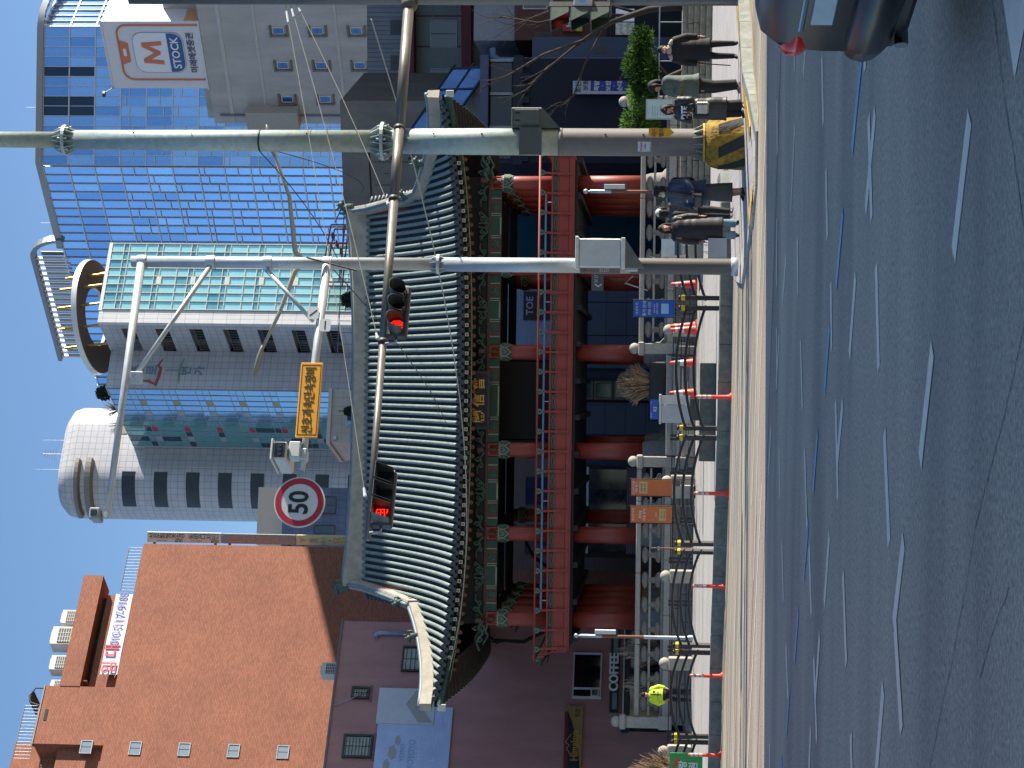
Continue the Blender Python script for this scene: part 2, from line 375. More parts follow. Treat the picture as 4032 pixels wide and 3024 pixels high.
GOLD = M('gold_paint', 'c9963c', .4, var=.1); STONE = M('granite', '7f7a71', .85, var=.22, scale=7, bump=.3, bscale=50); STONE_L = M('granite_light', '9f9a8e', .8, var=.15, scale=9, bump=.2, bscale=60)
PX, PY = -.65, 78.0
T = thing('bell_pavilion', 'two-storey red timber bell pavilion with a dark tiled hip-and-gable roof', 'pavilion', (PX, PY, 0))
CX = [-8.37, -5.1, -1.88, 1.88, 5.1, 8.37]; CYS = [0, 2.75, 5.5, 8.25, 11.0]
lowc = MB().lathe([(.33, 0), (.325, 1.2), (.31, 2.7)], 20).mesh('lower_column', REDP, True)
upc = MB().lathe([(.29, 0), (.285, 2.1), (.28, 3.1)], 20).mesh('upper_column', REDP, True)
pln = MB().lathe([(.62, 0), (.6, .18), (.46, .3), (.42, .75), (.37, .92)], 16).mesh('plinth', STONE, 50)
hd = MB()
hd.mi = 0; hd.lathe([(.292, 7.3), (.3, 7.32), (.302, 7.66)], 20, cap=False)
hd.mi = 1; hd.lathe([(.306, 7.66), (.31, 7.67), (.31, 7.70), (.306, 7.71)], 20, cap=False)
hd.mi = 2; hd.lathe([(.305, 7.71), (.306, 7.76)], 20, cap=False)
for k in range(16):
    a = 2*math.pi*k/16; hd.mi = 1; c, s_ = math.cos(a), math.sin(a)
    hd.box(-.018, .018, -.316, -.29, 7.715, 7.755, tf=Matrix.Rotation(a, 4, 'Z'))
for k in range(6):           # scalloped petals hanging down the column
    Tm = Matrix.Rotation(2*math.pi*k/6, 4, 'Z')
    for mi, s1, y in ((1, 1.0, -.316), (0, .86, -.322), (3, .6, -.328), (4, .34, -.333)):
        hd.mi = mi
        P = [(-.15*s1, 7.66), (-.15*s1, 7.66-.2*s1), (-.08*s1, 7.66-.28*s1), (0, 7.66-.38*s1), (.08*s1, 7.66-.28*s1), (.15*s1, 7.66-.2*s1), (.15*s1, 7.66)]
        i = len(hd.v); hd.prism(P, y, y+.06)
        for q in range(i, len(hd.v)): hd.v[q] = tuple(Tm @ Vector(hd.v[q]))
headm = hd.mesh('column_head', [GRNP, CRM, INK, TEAL, ORG])
for yi, y in enumerate(CYS):
    for xi, x in enumerate(CX):
        if 0 < xi < 5 and yi in (1, 2, 3): continue
        c = obj('lower_column', lowc, T, (x, y, 2.2)); obj('plinth', pln, c, (0, 0, -.9))
        c = obj('upper_column', upc, T, (x, y, 4.95))
        obj('column_head', headm, c, (0, 0, -4.95))
# upper floor and its flared railing
B('floor_slab', REDD, T, -9.4, 9.4, -1.0, 12.0, 4.9, 5.08)
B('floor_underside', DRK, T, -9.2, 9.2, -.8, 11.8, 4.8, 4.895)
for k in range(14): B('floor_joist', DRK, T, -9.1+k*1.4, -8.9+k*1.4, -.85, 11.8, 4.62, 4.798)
postm = MB(); pts = [(0, .0, 0), (0, -.03, .35), (0, -.1, .6), (0, -.24, .85), (0, -.34, 1.08)]
for a, b, wv in zip(pts, pts[1:], (.055, .05, .045, .04)):
    postm.box(-wv, wv, a[1]-.045, a[1]+.03, a[2], b[2]+.01)
for k in range(4): postm.box(-.06, .06, -.075-.008*k, .0, .05+k*.09, .1+k*.09)
postm = postm.mesh('baluster_post', REDD)
lot = MB(); prof = [(-.11, .06), (-.05, .12), (-.03, .07), (0, .05), (.03, .07), (.05, .12), (.11, .06), (.09, -.03), (.03, -.09), (-.03, -.09), (-.09, -.03)]
lot.prism(prof, -.05, .03); lot.mi = 1; lot.prism([(x*.45, z*.45-.01) for x, z in prof], -.06, .02)
lotm = lot.mesh('lotus_cap', [TEAL, GRNP])
def diamond(wd, h): return [(-wd/2, 0), (-wd*.22, h*.28), (-wd*.1, h*.28), (0, h/2), (wd*.1, h*.28), (wd*.22, h*.28), (wd/2, 0), (wd*.22, -h*.28), (wd*.1, -h*.28), (0, -h/2), (-wd*.1, -h*.28), (-wd*.22, -h*.28)]
pan = MB(); pan.mi = 0; pan.box(-.29, .29, -.03, .02, -.08, .08); pan.mi = 1; pan.prism(diamond(.5, .13), -.034, 0); pan.mi = 2; pan.prism(diamond(.46, .1), -.037, 0)
panm = pan.mesh('railing_panel', [GRNP, CRM, INK])
brd = MB().box(-.345, .345, -.02, .02, -.19, .19, .008).mesh('railing_board', REDD)
def railing(L, n, place, rz, name):
    rl = obj(name, MB().box(-L/2, L/2, -.06, .06, 0, .14).mesh(name, REDD), T, place, (0, 0, rz))
    sp = L/n
    for k in range(n+1):
        x = -L/2+sp*k
        if abs(abs(x)-L/2) < .01: x *= .995
        obj('baluster_post', postm, rl, (x, -.06, .02))
        obj('lotus_cap', lotm, rl, (x, -.43, 1.13), (0, 0, 0))
    for k in range(n):
        x = -L/2+sp*(k+.5)
        obj('railing_panel', panm, rl, (x, -.08, .66), (R(14), 0, 0), (sp/.74, 1, 1)); obj('railing_board', brd, rl, (x, -.02, .34), (R(6), 0, 0), (sp/.74, 1, 1))
    obj('handrail', MB().tube([(-L/2-.42, 0, 0), (L/2+.42, 0, 0)], .042, 8).mesh('handrail', REDP, True), rl, (0, -.46, 1.24))
    obj('middle_rail', MB().box(-L/2-.2, L/2+.2, -.035, .035, -.035, .035).mesh('middle_rail', REDD), rl, (0, -.12, .78))
    obj('lower_rail', MB().box(-L/2-.1, L/2+.1, -.03, .03, -.025, .025).mesh('lower_rail', REDD), rl, (0, -.05, .555))
railing(18.8, 25, (0, -.98, 4.96), 0, 'front_railing')
railing(13.0, 17, (-9.38, 5.5, 4.96), -math.pi/2, 'side_railing')
railing(13.0, 17, (9.38, 5.5, 4.96), math.pi/2, 'side_railing')
# the modern handrail pipe behind it
bp = B('pipe_rail', M('pipe_blue', '7f93ad', .4, metal=.3), T, -8.0, 8.0, -.55, -.51, 5.98, 6.05)
for k in range(9): MB().tube([(-7.6+k*1.9, -.53, 5.08), (-7.6+k*1.9, -.53, 5.97)], .02, 6).build('pipe_post', M('pipe_white', 'c8ccd0', .3, metal=.4), bp)
# head beams with painted ends, front and back rows
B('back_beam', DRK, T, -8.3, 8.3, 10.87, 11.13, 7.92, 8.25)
for yi in (0,):
    for a, b in zip(CX, CX[1:]):
        bm = B('head_beam', GRNP, T, a+.27, b-.27, yi-.13, yi+.13, 7.74, 8.16)
        L = b-a-.54
        for sd in (-1, 1):
            e = a+.27 if sd < 0 else b-.27
            for o0, wd, mt in ((.0, .3, GRNP), (.3, .04, CRM), (.34, .09, BRN), (.43, .045, ORG), (.475, .4, BRN), (.88, .03, CRM), (.96, .03, CRM)):
                x0 = e+(-sd)*o0; x1 = e+(-sd)*(o0+wd)
                B('painted_band', mt, bm, min(x0, x1), max(x0, x1), yi-.138, yi-.125, 7.76, 8.14)
            fx = e-sd*.66
            fm = MB()
            for q in range(5):
                an = q*2*math.pi/5; fm.lathe([(.075, 0), (.06, .012)], 8, (0, 0, 0)); 
            fl = MB()
            for q in range(5):
                an = q*2*math.pi/5+.3
                fl.sphere((math.cos(an)*.1, 0, math.sin(an)*.1), .07, 8, 4, (1, .25, 1))
            fl.sphere((0, -.01, 0), .06, 8, 4, (1, .3, 1))
            fl.build('painted_flower', M('flower_teal', '2c5246', .6, var=.2), bm, True, (fx, yi-.14, 7.95))
        B('white_edge', CRM, bm, a+1.3, b-1.3, yi-.139, yi-.13, 7.745, 7.8)
    B('upper_plate', BRN, T, -8.7, 8.7, yi-.16, yi+.16, 8.163, 8.24)
for x in (-8.37, 8.37): B('head_beam', GRNP, T, x-.13, x+.13, .27, 10.7, 7.742, 8.158)
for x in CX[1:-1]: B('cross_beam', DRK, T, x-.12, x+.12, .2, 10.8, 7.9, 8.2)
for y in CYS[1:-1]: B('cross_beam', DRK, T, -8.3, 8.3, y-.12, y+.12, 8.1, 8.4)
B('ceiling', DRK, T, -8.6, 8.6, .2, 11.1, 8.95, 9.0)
# near-black panels added in the upper centre bay, standing in for inner shade
B('shade_core_wall', DRK, T, -1.55, 1.55, 3.2, 3.4, 5.1, 8.25)
B('shade_core_wall', DRK, T, -1.75, -1.6, 3.2, 9, 5.1, 8.25); B('shade_core_wall', DRK, T, 1.6, 1.75, 3.2, 9, 5.1, 8.25)
B('purlin', DRK, T, -8.6, 8.6, -.1, .1, 8.3, 8.62)
# scroll brackets over the beam
def curl(mb, cx, cz, r0, turns, a0, sgn, w0=.035, w1=.018, y=0, n=22):
    w0 *= 1.4; w1 *= 1.4; pts, rad = [], []
    for k in range(n+1):
        t = k/n; a = a0+sgn*turns*2*math.pi*t; r = r0*(1-.86*t)
        pts.append((cx+r*math.cos(a), y, cz+r*math.sin(a))); rad.append(w0+(w1-w0)*t)
    mb.tube(pts, rad, 6)
def wave(mb, P, w0, w1, y=0):
    w0 *= 1.4; w1 *= 1.4; q = []; n = 6
    for i in range(len(P)-1):
        p0, p1, p2, p3 = P[max(i-1, 0)], P[i], P[i+1], P[min(i+2, len(P)-1)]
        for k in range(n):
            t = k/n
            q.append(tuple(.5*((2*b)+(-a+c)*t+(2*a-5*b+4*c-d)*t*t+(-a+3*b-3*c+d)*t**3) for a, b, c, d in zip(p0, p1, p2, p3)))
    q.append(P[-1]); N = len(q)
    mb.tube([(x, y, z) for x, z in q], [w0+(w1-w0)*i/(N-1) for i in range(N)], 6)
sb = MB()
for sg in (-1, 1):
    wave(sb, [(sg*.12, -.12), (sg*.3, .0), (sg*.5, -.02), (sg*.72, .12), (sg*.95, .1)], .05, .02)
    curl(sb, sg*.34, .1, .11, 1.2, math.pi/2 if sg > 0 else math.pi/2, -sg, .04, .018, -.02)
    curl(sb, sg*.62, -.02, .09, 1.1, 0 if sg < 0 else math.pi, sg, .03, .015, -.02)
sbm = sb.mesh('scroll_bracket', M('scroll_green', '3b5248', .6, var=.2), True)
hb = MB()
for sg in (-1, 1):
    wave(hb, [(0, -.2), (sg*.12, -.1), (sg*.22, -.14), (sg*.33, -.02), (sg*.44, .14)], .035, .02)
    curl(hb, sg*.2, .06, .1, 1.2, -math.pi/2, sg, .03, .015, -.02); curl(hb, sg*.4, .12, .075, 1.1, math.pi, -sg, .028, .014, -.02)
    curl(hb, sg*.09, -.08, .07, 1, 0, sg, .026, .014, -.02); wave(hb, [(sg*.05, .2), (sg*.08, .05), (sg*.04, -.2)], .025, .02)
hbm = hb.mesh('flower_bracket', MATS['scroll_green'], True)
for x in CX:
    o = obj('scroll_bracket', sbm, T, (x, -.3, 8.42))
    B('bracket_arm', BRN, T, x-.075, x+.075, -.95, -.14, 8.25, 8.5, .02)
    B('bracket_head', MATS['scroll_green'], T, x-.22, x+.22, -.28, -.17, 8.25, 8.56, .05)
    B('column_tie', REDD, T, x-.24, x+.24, -.2, -.135, 7.76, 8.15)
    B('tie_nose', BRN, T, x-.06, x+.06, -.38, -.2, 7.82, 8.1, .02)
for a, b in zip(CX, CX[1:]): obj('flower_bracket', hbm, T, ((a+b)/2, -.2, 8.42), None, (1.15, 1, 1))
for sg in (-1, 1):
    cb = MB(); wave(cb, [(0, -.1), (.3*sg, .05), (.5*sg, -.1), (.85*sg, .12), (1.2*sg, .0)], .07, .03); curl(cb, .35*sg, -.05, .14, 1.2, 0, sg, .045, .02); curl(cb, .75*sg, -.02, .13, 1.2, 0, -sg, .04, .02)
    wave(cb, [(.1*sg, -.3), (.45*sg, -.22), (.6*sg, -.3), (.95*sg, -.12)], .05, .025)
    cb.build('corner_bracket', MATS['scroll_green'], T, True, (sg*8.4, -.4, 8.35))
B('frieze_board', DRK, T, -8.6, 8.6, -.06, .0, 8.24, 9.2)
# eaves: lift towards the corners
EW = 11.35
def lift(x): return .78*(abs(x)/EW)**3
def ey(x): return -2.6-.5*(abs(x)/EW)**3
soff = MB(); K = 40
for k in range(K):
    xa, xb = -EW+2*EW*k/K, -EW+2*EW*(k+1)/K
    for (y0, z0, y1, z1) in ((ey(0)+.15, 8.93, -1.25, 8.83), (-1.45, 8.74, .2, 9.3)):
        def P(x, y, z, e): 
            return (x*(1 if e else .97), y-.5*(abs(x)/EW)**3*(1 if e else .3), z+lift(x))
        soff.quad(P(xa, y0, z0, 1), P(xb, y0, z0, 1), P(xb, y1, z1, 0), P(xa, y1, z1, 0))
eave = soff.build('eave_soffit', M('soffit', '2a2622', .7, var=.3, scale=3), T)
N = 59
rend = MB(); rend.mi = 0; rend.tube([(0, 0, 0), (0, 2.0, .72)], .085, 10); rend.mi = 1; rend.tube([(0, -.012, -.004), (0, .0, 0)], .08, 10)
for q in range(6):
    an = q*math.pi/3; rend.mi = 2; rend.sphere((math.cos(an)*.045, -.014, math.sin(an)*.045), .022, 6, 4, (1, .3, 1))
rendm = rend.mesh('round_rafter', [DKG, ORG, M('flower_dark', '7a3a2a', .6)])
sq = MB(); sq.mi = 0; sq.box(-.065, .065, 0, 1.1, -.065, .065); sq.mi = 1; sq.box(-.07, .07, -.012, .0, -.07, .07); sq.mi = 2; sq.box(-.028, .02, -.016, -.011, -.03, .02)
sqm = sq.mesh('square_rafter', [DKG, WHP, INK])
scm = MB().prism([(-.09, .02), (-.075, -.06), (-.04, -.1), (0, -.115), (.04, -.1), (.075, -.06), (.09, .02)], 0, .02).mesh('painted_scallop', MATS['scroll_green'])
for k in range(N):
    x = -10.3+20.6*k/(N-1); f = max(0, (abs(x)-8.4)/2.5)*(1 if x > 0 else -1)
    obj('round_rafter', rendm, eave, (x*.985, -1.45-.42*(abs(x)/EW)**3, 8.62+lift(x)*.95), (0, 0, f*.5))
    obj('square_rafter', sqm, eave, (x, ey(x)+.42, 8.82+lift(x)), (R(4), 0, f*.45))
    if k < N-1: obj('painted_scallop', scm, eave, (x+.177, ey(x)+.75, 8.80+lift(x+.177)))
for nm, mt, dy, z, h in (('fascia_board', BRN, .95, 8.70, .05), ('fascia_line', CRM, .93, 8.665, .03), ('tile_board', DKG, .28, 8.9, .07)):
    mb = MB()
    rr = []
    for k in range(61):
        x = -EW*.985+2*EW*.985*k/60; y = ey(x)+dy; z0 = z+lift(x)
        rr.append([(x, y, z0), (x, y+.06, z0), (x, y+.06, z0+h), (x, y, z0+h)])
    mb.loft(rr).build(nm, mt, eave)
# roof surface
ZR, Z0, YR = 13.8, 9.0, 5.5
GX = 7.85
def hipy(x): return 1.2-(abs(x)-8.0)/(EW-8.0)*(1.2+3.1)
def g(u): return .62*u+.38*u*u
def rz(x, y):
    e = ey(x); u = max(0, min(1, (y-e)/(YR-e)))
    return Z0+(ZR-Z0)*g(u)+lift(x)*(1-u)**1.6
def ytop(x): return YR-.15 if abs(x) < GX+.1 else hipy(x)
roof = MB()
NR = 81; SP = 22.1/(NR-1)
for s in range(NR-1):
    xa = -11.05+SP*s; xb = xa+SP; xm = (xa+xb)/2
    y0, y1 = ey(xm)-.02, ytop(xm)
    if y1-y0 < .1: continue
    n = max(2, int((y1-y0)/.135))
    for k in range(n):
        a = y0+(y1-y0)*k/n; b = y0+(y1-y0)*(k+1)/n
        za, zb = rz(xm, a), rz(xm, b)
        up_, dn = .038, .0
        pa = [(xa, a, za+up_), (xm, a, za+up_-.03), (xb, a, za+up_)]; pb = [(xa, b, zb+dn), (xm, b, zb+dn-.03), (xb, b, zb+dn)]
        lo = [(xa, a, za-.0), (xm, a, za-.03), (xb, a, za)]
        for j in (0, 1):
            roof.quad(pa[j], pa[j+1], pb[j+1], pb[j]); roof.quad(lo[j], lo[j+1], pa[j+1], pa[j])
bk = MB()
for k in range(30):
    xa, xb = -EW+2*EW*k/30, -EW+2*EW*(k+1)/30
    for j in range(8):
        def Q(x, t):
            yf = ey(x)+(min(YR, max(ytop(x), ey(x)))-ey(x))*t
            return (x, 2*YR-yf, rz(x, yf))
        bk.quad(Q(xb, j/8), Q(xa, j/8), Q(xa, (j+1)/8), Q(xb, (j+1)/8))
rf = bk.build('roof', PAN, T)
pt_ = roof.build('pan_tiles', PAN, rf); pt_['kind'] = 'stuff'
capm = MB().tube([(0, -.02, 0), (0, .02, .01)], .098, 12).mesh('tile_end_cap', TILE_D)
for s in range(NR):
    x = -11.05+SP*s; y0, y1 = ey(x)-.06, ytop(x)+.1
    if y1-y0 < .35: continue
    n = 12
    P = [(x, y0+(y1-y0)*k/n, rz(x, y0+(y1-y0)*k/n)+.065) for k in range(n+1)]
    MB().tube(P, .078, 8).build('tile_row', TILE, rf, True)
    obj('tile_end_cap', capm, rf, (x, y0-.02, P[0][2]-.01))
    if s < NR-1:
        MB().prism([(-.1, .06), (-.09, -.04), (-.05, -.1), (0, -.12), (.05, -.1), (.09, -.04), (.1, .06)], -.015, .01).build('drip_tile', TILE_D, rf, None, (x+SP/2, ey(x)-.03, rz(x+SP/2, ey(x))-.03))
# back and side slopes, gable walls
for sg in (-1, 1):
    sd = MB(); 
    for k in range(24):
        def W(t, v):
            y = -3.1+17.2*t; edge = abs(t-.5)*2
            inner = 8.0+(EW-8.0)*max(0, (edge-.5)/.5)
            yy = min(y, 2*YR-y); zin = rz(8.0, 1.2) if edge < .5 else rz(inner, max(hipy(inner), ey(inner)))
            xo = EW-.35*(1-edge**3)*1.0; zo = Z0+.78*edge**3-.05
            return (sg*(inner+(xo-inner)*v), y, zin+(zo-zin)*(v*.6+.4*(1-(1-v)**2)))
        for j in range(5):
            a, b, c, d = W(k/24, j/5), W((k+1)/24, j/5), W((k+1)/24, (j+1)/5), W(k/24, (j+1)/5)
            sd.quad(a, b, c, d)
    sd.build('side_slope', PAN, rf)
    so_ = MB()
    for k in range(24):
        for j in range(5):
            q = [W(k/24, .25+.75*j/5), W((k+1)/24, .25+.75*j/5), W((k+1)/24, .25+.75*(j+1)/5), W(k/24, .25+.75*(j+1)/5)]
            so_.quad(*[(x*.998, y, z-.16) for x, y, z in q])
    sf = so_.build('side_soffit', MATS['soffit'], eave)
    rfm = MB(); rfm.mi = 0; rfm.box(-1.3, 0, -.06, .06, -.06, .06); rfm.mi = 1; rfm.box(0, .012, -.065, .065, -.065, .065)
    rfm = rfm.mesh('side_rafter', [MATS['soffit'], WHP])
    for k in range(1, 44):
        t = k/44; a = W(t, 1.0); obj('side_rafter', rfm, eave, (a[0]-sg*.1, a[1], a[2]-.26), (0, sg*R(-6) if sg > 0 else R(6), 0 if sg > 0 else math.pi))
    gb = MB(); gb.prism([(sg*7.7, 10.5), (sg*7.9, 10.5), (sg*7.9, 10.6), (sg*7.7, 10.6)], 1, 10)
    pr = [(1.2, 10.7), (YR, 13.9), (2*YR-1.2, 10.7)]
    gw = MB(); i = 0
    gw.poly([(sg*7.75, y, z) for y, z in pr]); gw.poly([(sg*7.55, y, z) for y, z in reversed(pr)])
    for (a, b) in zip(pr, pr[1:]+pr[:1]): gw.quad((sg*7.75, *a), (sg*7.55, *a), (sg*7.55, *b), (sg*7.75, *b))
    gw.build('gable_wall', REDD, T)
    for k in range(15):      # the short outward tile rows along the gable verge
        t = k/14; y = 5.0+(1.4-5.0)*t; z = rz(7.85, y)+.16
        MB().tube([(sg*7.8, y, z+.05), (sg*8.28, y, z-.12)], .085, 8).build('verge_tile', TILE_D, rf, True)
# plastered ridges
def ridge(name, P, wd, h, cap=True, mat=LIME):
    rr = []
    for k, p in enumerate(P):
        a, b = Vector(P[max(k-1, 0)]), Vector(P[min(k+1, len(P)-1)]); t = (b-a); t.z = 0; t.normalize(); nn = Vector((-t.y, t.x, 0))*wd/2
        p = Vector(p); hh = h(k/(len(P)-1)) if callable(h) else h
        rr.append([p-nn*1.12, p+nn*1.12, p+nn+Vector((0, 0, hh*.93)), p+nn*.55+Vector((0, 0, hh)), p-nn*.55+Vector((0, 0, hh)), p-nn+Vector((0, 0, hh*.93))])
    o = MB().loft(rr).build(name, mat, T)
    if cap:
        MB().tube([Vector(p)+Vector((0, 0, (h(k/(len(P)-1)) if callable(h) else h)+.02)) for k, p in enumerate(P)], .075, 8).build('ridge_cap_tile', M('cap_tile', '6d7c80', .5, var=.2), o, True)
    return o
ridge('main_ridge', [(-7.8+15.6*k/20, YR, 13.5) for k in range(21)], .42, lambda t: .74+.38*abs(-1+2*t)**2.6)
for sg in (-1, 1):
    P = [(sg*(7.72+.33*t), YR+(1.0-YR)*t, rz(7.9, YR+(1.0-YR)*t)+.0) for t in [k/12 for k in range(13)]]
    P[0] = (P[0][0], P[0][1], P[0][2]+.25); P[1] = (P[1][0], P[1][1], P[1][2]+.1)
    ridge('gable_ridge', P, .36, .5)
    P = []
    for k in range(13):
        t = k/12; x = 8.05+(EW+.02-8.05)*t; y = hipy(x)
        P.append((sg*x, y, rz(x, max(y, ey(x)))-.02+.12*t*t))
    ridge('hip_ridge', P, .36, lambda t: .42+.04*t)
# ridge-end beasts
BST = M('glazed_beast', '3f5550', .5, var=.35, scale=9, bump=.4, bscale=30)
def beast(x, y, z, s, sg, facing):
    mb = MB()
    mb.sphere((0, 0, .15), .2, 10, 7, (.9, .8, 1.1)); mb.sphere((sg*.12, facing, .36), .15, 10, 6, (1.1, .8, .9)); mb.sphere((sg*.25, facing*1.2, .3), .09, 8, 5, (1.3, .8, .7))
    mb.tube([(sg*.02, 0, .45), (-sg*.06, .0, .58), (-sg*.02, 0, .66)], [.05, .04, .015], 6); mb.tube([(sg*.12, .06, .47), (sg*.1, .08, .57)], [.035, .012], 5); mb.tube([(sg*.12, -.06, .47), (sg*.1, -.08, .57)], [.035, .012], 5)
    mb.tube([(-sg*.1, 0, .1), (-sg*.24, 0, .25), (-sg*.22, 0, .42), (-sg*.12, 0, .4)], [.08, .07, .05, .02], 7); mb.box(-.17, .17, -.14, .14, -.2, .1, .03)
    o = mb.build('ridge_beast', BST, T, True, (x, y, z)); o.scale = (s, s, s)
for sg in (-1, 1):
    beast(sg*7.85, YR-.05, 14.5, 1.0, sg, -.02)
    beast(sg*8.0, 1.55, 11.6, .75, sg, -.08)
    beast(sg*9.1, hipy(9.1), rz(9.1, hipy(9.1))+.48, .78, sg, -.06)
    c = B('corner_tile_face', WHP, T, sg*EW-.13, sg*EW+.13, -3.3, -3.22, 9.32, 9.62, .02)
    c.rotation_euler = (0, 0, 0)
    MB().tube([(sg*7.2, -1.1, 8.95), (sg*(EW-.05), -3.18, 9.55)], [.14, .15], 8).build('corner_rafter', DKG, T)
# name board
nb = thing('name_board', 'dark framed name board with three gold characters under the eave of the pavilion', 'sign', (PX+.02, 76.72, 8.4))
B('board', M('board_black', '1b1917', .6, var=.2), nb, -1.0, 1.0, 0, .06, -.3, .3); nb.rotation_euler = (R(-10), 0, 0)
B('frame', M('board_frame', '3a302a', .6, var=.3, scale=12), nb, -1.1, 1.1, .02, .09, -.4, -.29); B('frame', MATS['board_frame'], nb, -1.1, 1.1, .02, .09, .29, .4)
B('frame', MATS['board_frame'], nb, -1.1, -1.0, .02, .09, -.29, .29); B('frame', MATS['board_frame'], nb, 1.0, 1.1, .02, .09, -.29, .29)
for ch, x in (('普', .62), ('信', 0), ('閣', -.62)): text(ch, .5, GOLD, nb, x, -.005, 0, off=.008)
# ------------------------------------------------------------------ buildings
BRICK = Mgrid('red_brick', 'a4664b', '8f563f', '75503f', .23, .085, .012, rough=.85, bump=.5, stain=.16)
GLASSD = M('dark_glass', '26323e', .08, var=0, spec=.8); FRAME_W = M('frame_white', 'c4c6c8', .5, var=.05); FRAME_D = M('frame_dark', '3b342f', .5, var=.1)
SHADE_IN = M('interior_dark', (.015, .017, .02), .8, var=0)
def window(parent, x0, x1, z0, z1, frame=FRAME_D, glass=GLASSD, n=2, y=0, fw=.05, vert=False, depth=.06, name='window'):
    """frame standing a little proud in its opening, each pane its own piece"""
    mb = MB()
    mb.box(x0, x1, y-depth, y+.02, z0, z0+fw); mb.box(x0, x1, y-depth, y+.02, z1-fw, z1); mb.box(x0, x0+fw, y-depth, y+.02, z0+fw, z1-fw); mb.box(x1-fw, x1, y-depth, y+.02, z0+fw, z1-fw)
    f = mb.build(name, frame, parent)
    for k in range(n):
        if vert:
            a = z0+fw+(z1-z0-2*fw)*k/n; b = z0+fw+(z1-z0-2*fw)*(k+1)/n
            B('pane', glass, f, x0+fw, x1-fw, y-depth*.45, y-depth*.2, a+.02, b-.02)
        else:
            a = x0+fw+(x1-x0-2*fw)*k/n; b = x0+fw+(x1-x0-2*fw)*(k+1)/n
            B('pane', glass, f, a+.02, b-.02, y-depth*.45, y-depth*.2, z0+fw, z1-fw)
    B('reveal', SHADE_IN, f, x0+.01, x1-.01, y-.012, y-.004, z0+.01, z1-.01)
    return f
# --- tall brick building
bb = thing('brick_building', 'tall red-orange brick building with a rental banner under its roof beam', 'building', (-9.45, 115, 0), math.atan2(.62, .78))
B('wall', BRICK, bb, -22, 0, 0, 16, 0, 31.05)
B('upper_wall', BRICK, bb, -13.0, -9.45, 0, 10, 31.05, 34.9)
B('upper_wall', BRICK, bb, -22, -13.003, .4, 10, 31.05, 33.6)
B('penthouse_wall', BRICK, bb, -9.45, -3.1, .7, 9, 31.05, 32.75)
B('roof_beam', BRICK, bb, -9.447, -2.25, -.03, 1.6, 33.0, 34.12); B('beam_end', BRICK, bb, -9.05, -9.0, .1, .7, 32.7, 32.99)
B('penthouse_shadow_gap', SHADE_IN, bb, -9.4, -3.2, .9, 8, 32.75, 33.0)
B('stair_tower', BRICK, bb, -22, -12.2, 1.5, 9, 34.0, 36.4)
B('parapet_cap', M('concrete_cap', '8d8983', .8), bb, -13.05, -9.4, -.04, .3, 34.9, 34.97)
for k in range(6):
    window(bb, -13.53, -12.74, 31.62-2.66*k, 32.27-2.66*k, M('alu_frame', '8b9094', .4, metal=.4), M('window_grey', '7c8890', .15, var=.05), 2, y=0, depth=.05)
window(bb, -14.6, -13.9, 34.9, 35.5, FRAME_W, GLASSD, 2, y=1.5)
B('roof_opening', SHADE_IN, bb, -11.6, -10.9, -.02, .0, 34.45, 34.62)
rb_ = M('rail_steel', '7f8388', .5, metal=.3)
def railing_simple(parent, x0, x1, y, z0, h, n, name='roof_railing'):
    mb = MB(); mb.tube([(x0, y, z0+h), (x1, y, z0+h)], .03, 6); mb.tube([(x0, y, z0+.1), (x1, y, z0+.1)], .02, 6)
    r = mb.build(name, rb_, parent)
    for k in range(n+1):
        x = x0+(x1-x0)*k/n; MB().tube([(x, y, z0), (x, y, z0+h)], .018, 5).build('baluster', rb_, r)
railing_simple(bb, -3.0, -.1, .3, 31.05, .9, 14); railing_simple(bb, -13.8, -10.6, .2, 34.97, .9, 16)
dr = MB(); dr.tube([(-10.6, .2, 34.97), (-10.4, .2, 35.6), (-10.0, .2, 35.75), (-9.5, .2, 35.5), (-9.5, .2, 34.97)], .05, 6); dr.tube([(-9.5, 1.8, 34.97), (-10.0, 1.8, 35.75), (-10.6, 1.8, 34.97)], .05, 6)
dr.quad((-10.6, .2, 35.0), (-10.3, .2, 35.72), (-10.3, 1.8, 35.72), (-10.6, 1.8, 35.0)).quad((-10.3, .2, 35.72), (-9.6, .2, 35.6), (-9.6, 1.8, 35.6), (-10.3, 1.8, 35.72))
dr.build('roof_shelter', M('black_sheet', '1b1d22', .5), bb)
AC = M('ac_white', 'b9b9b2', .5, var=.08); ACG = M('ac_grille', '35393c', .6)
def acunit(loc, rz, s=1.0, label='', group=None):
    t = thing('air_conditioner', label, 'air conditioner', loc, rz, group)
    B('casing', AC, t, -.45*s, .45*s, -.35*s, .35*s, 0, 1.0*s, .03)
    g_ = B('grille', ACG, t, -.36*s, .36*s, -.375*s, -.345*s, .12*s, .7*s)
    for k in range(5): B('grille_slat', AC, g_, -.36*s, .36*s, -.385*s, -.37*s, (.14+.11*k)*s, (.165+.11*k)*s)
    for k in range(4): B('grille_slat', AC, g_, (-.3+.2*k)*s, (-.28+.2*k)*s, -.388*s, -.372*s, .12*s, .7*s)
    B('fan_top', AC, t, -.3*s, .3*s, -.25*s, .25*s, 1.0*s, 1.06*s, .02)
    return t
def wpt(o, rz, x, y, z): 
    c, s_ = math.cos(rz), math.sin(rz); return (o[0]+c*x-s_*y, o[1]+s_*x+c*y, z)
BR = math.atan2(.62, .78)
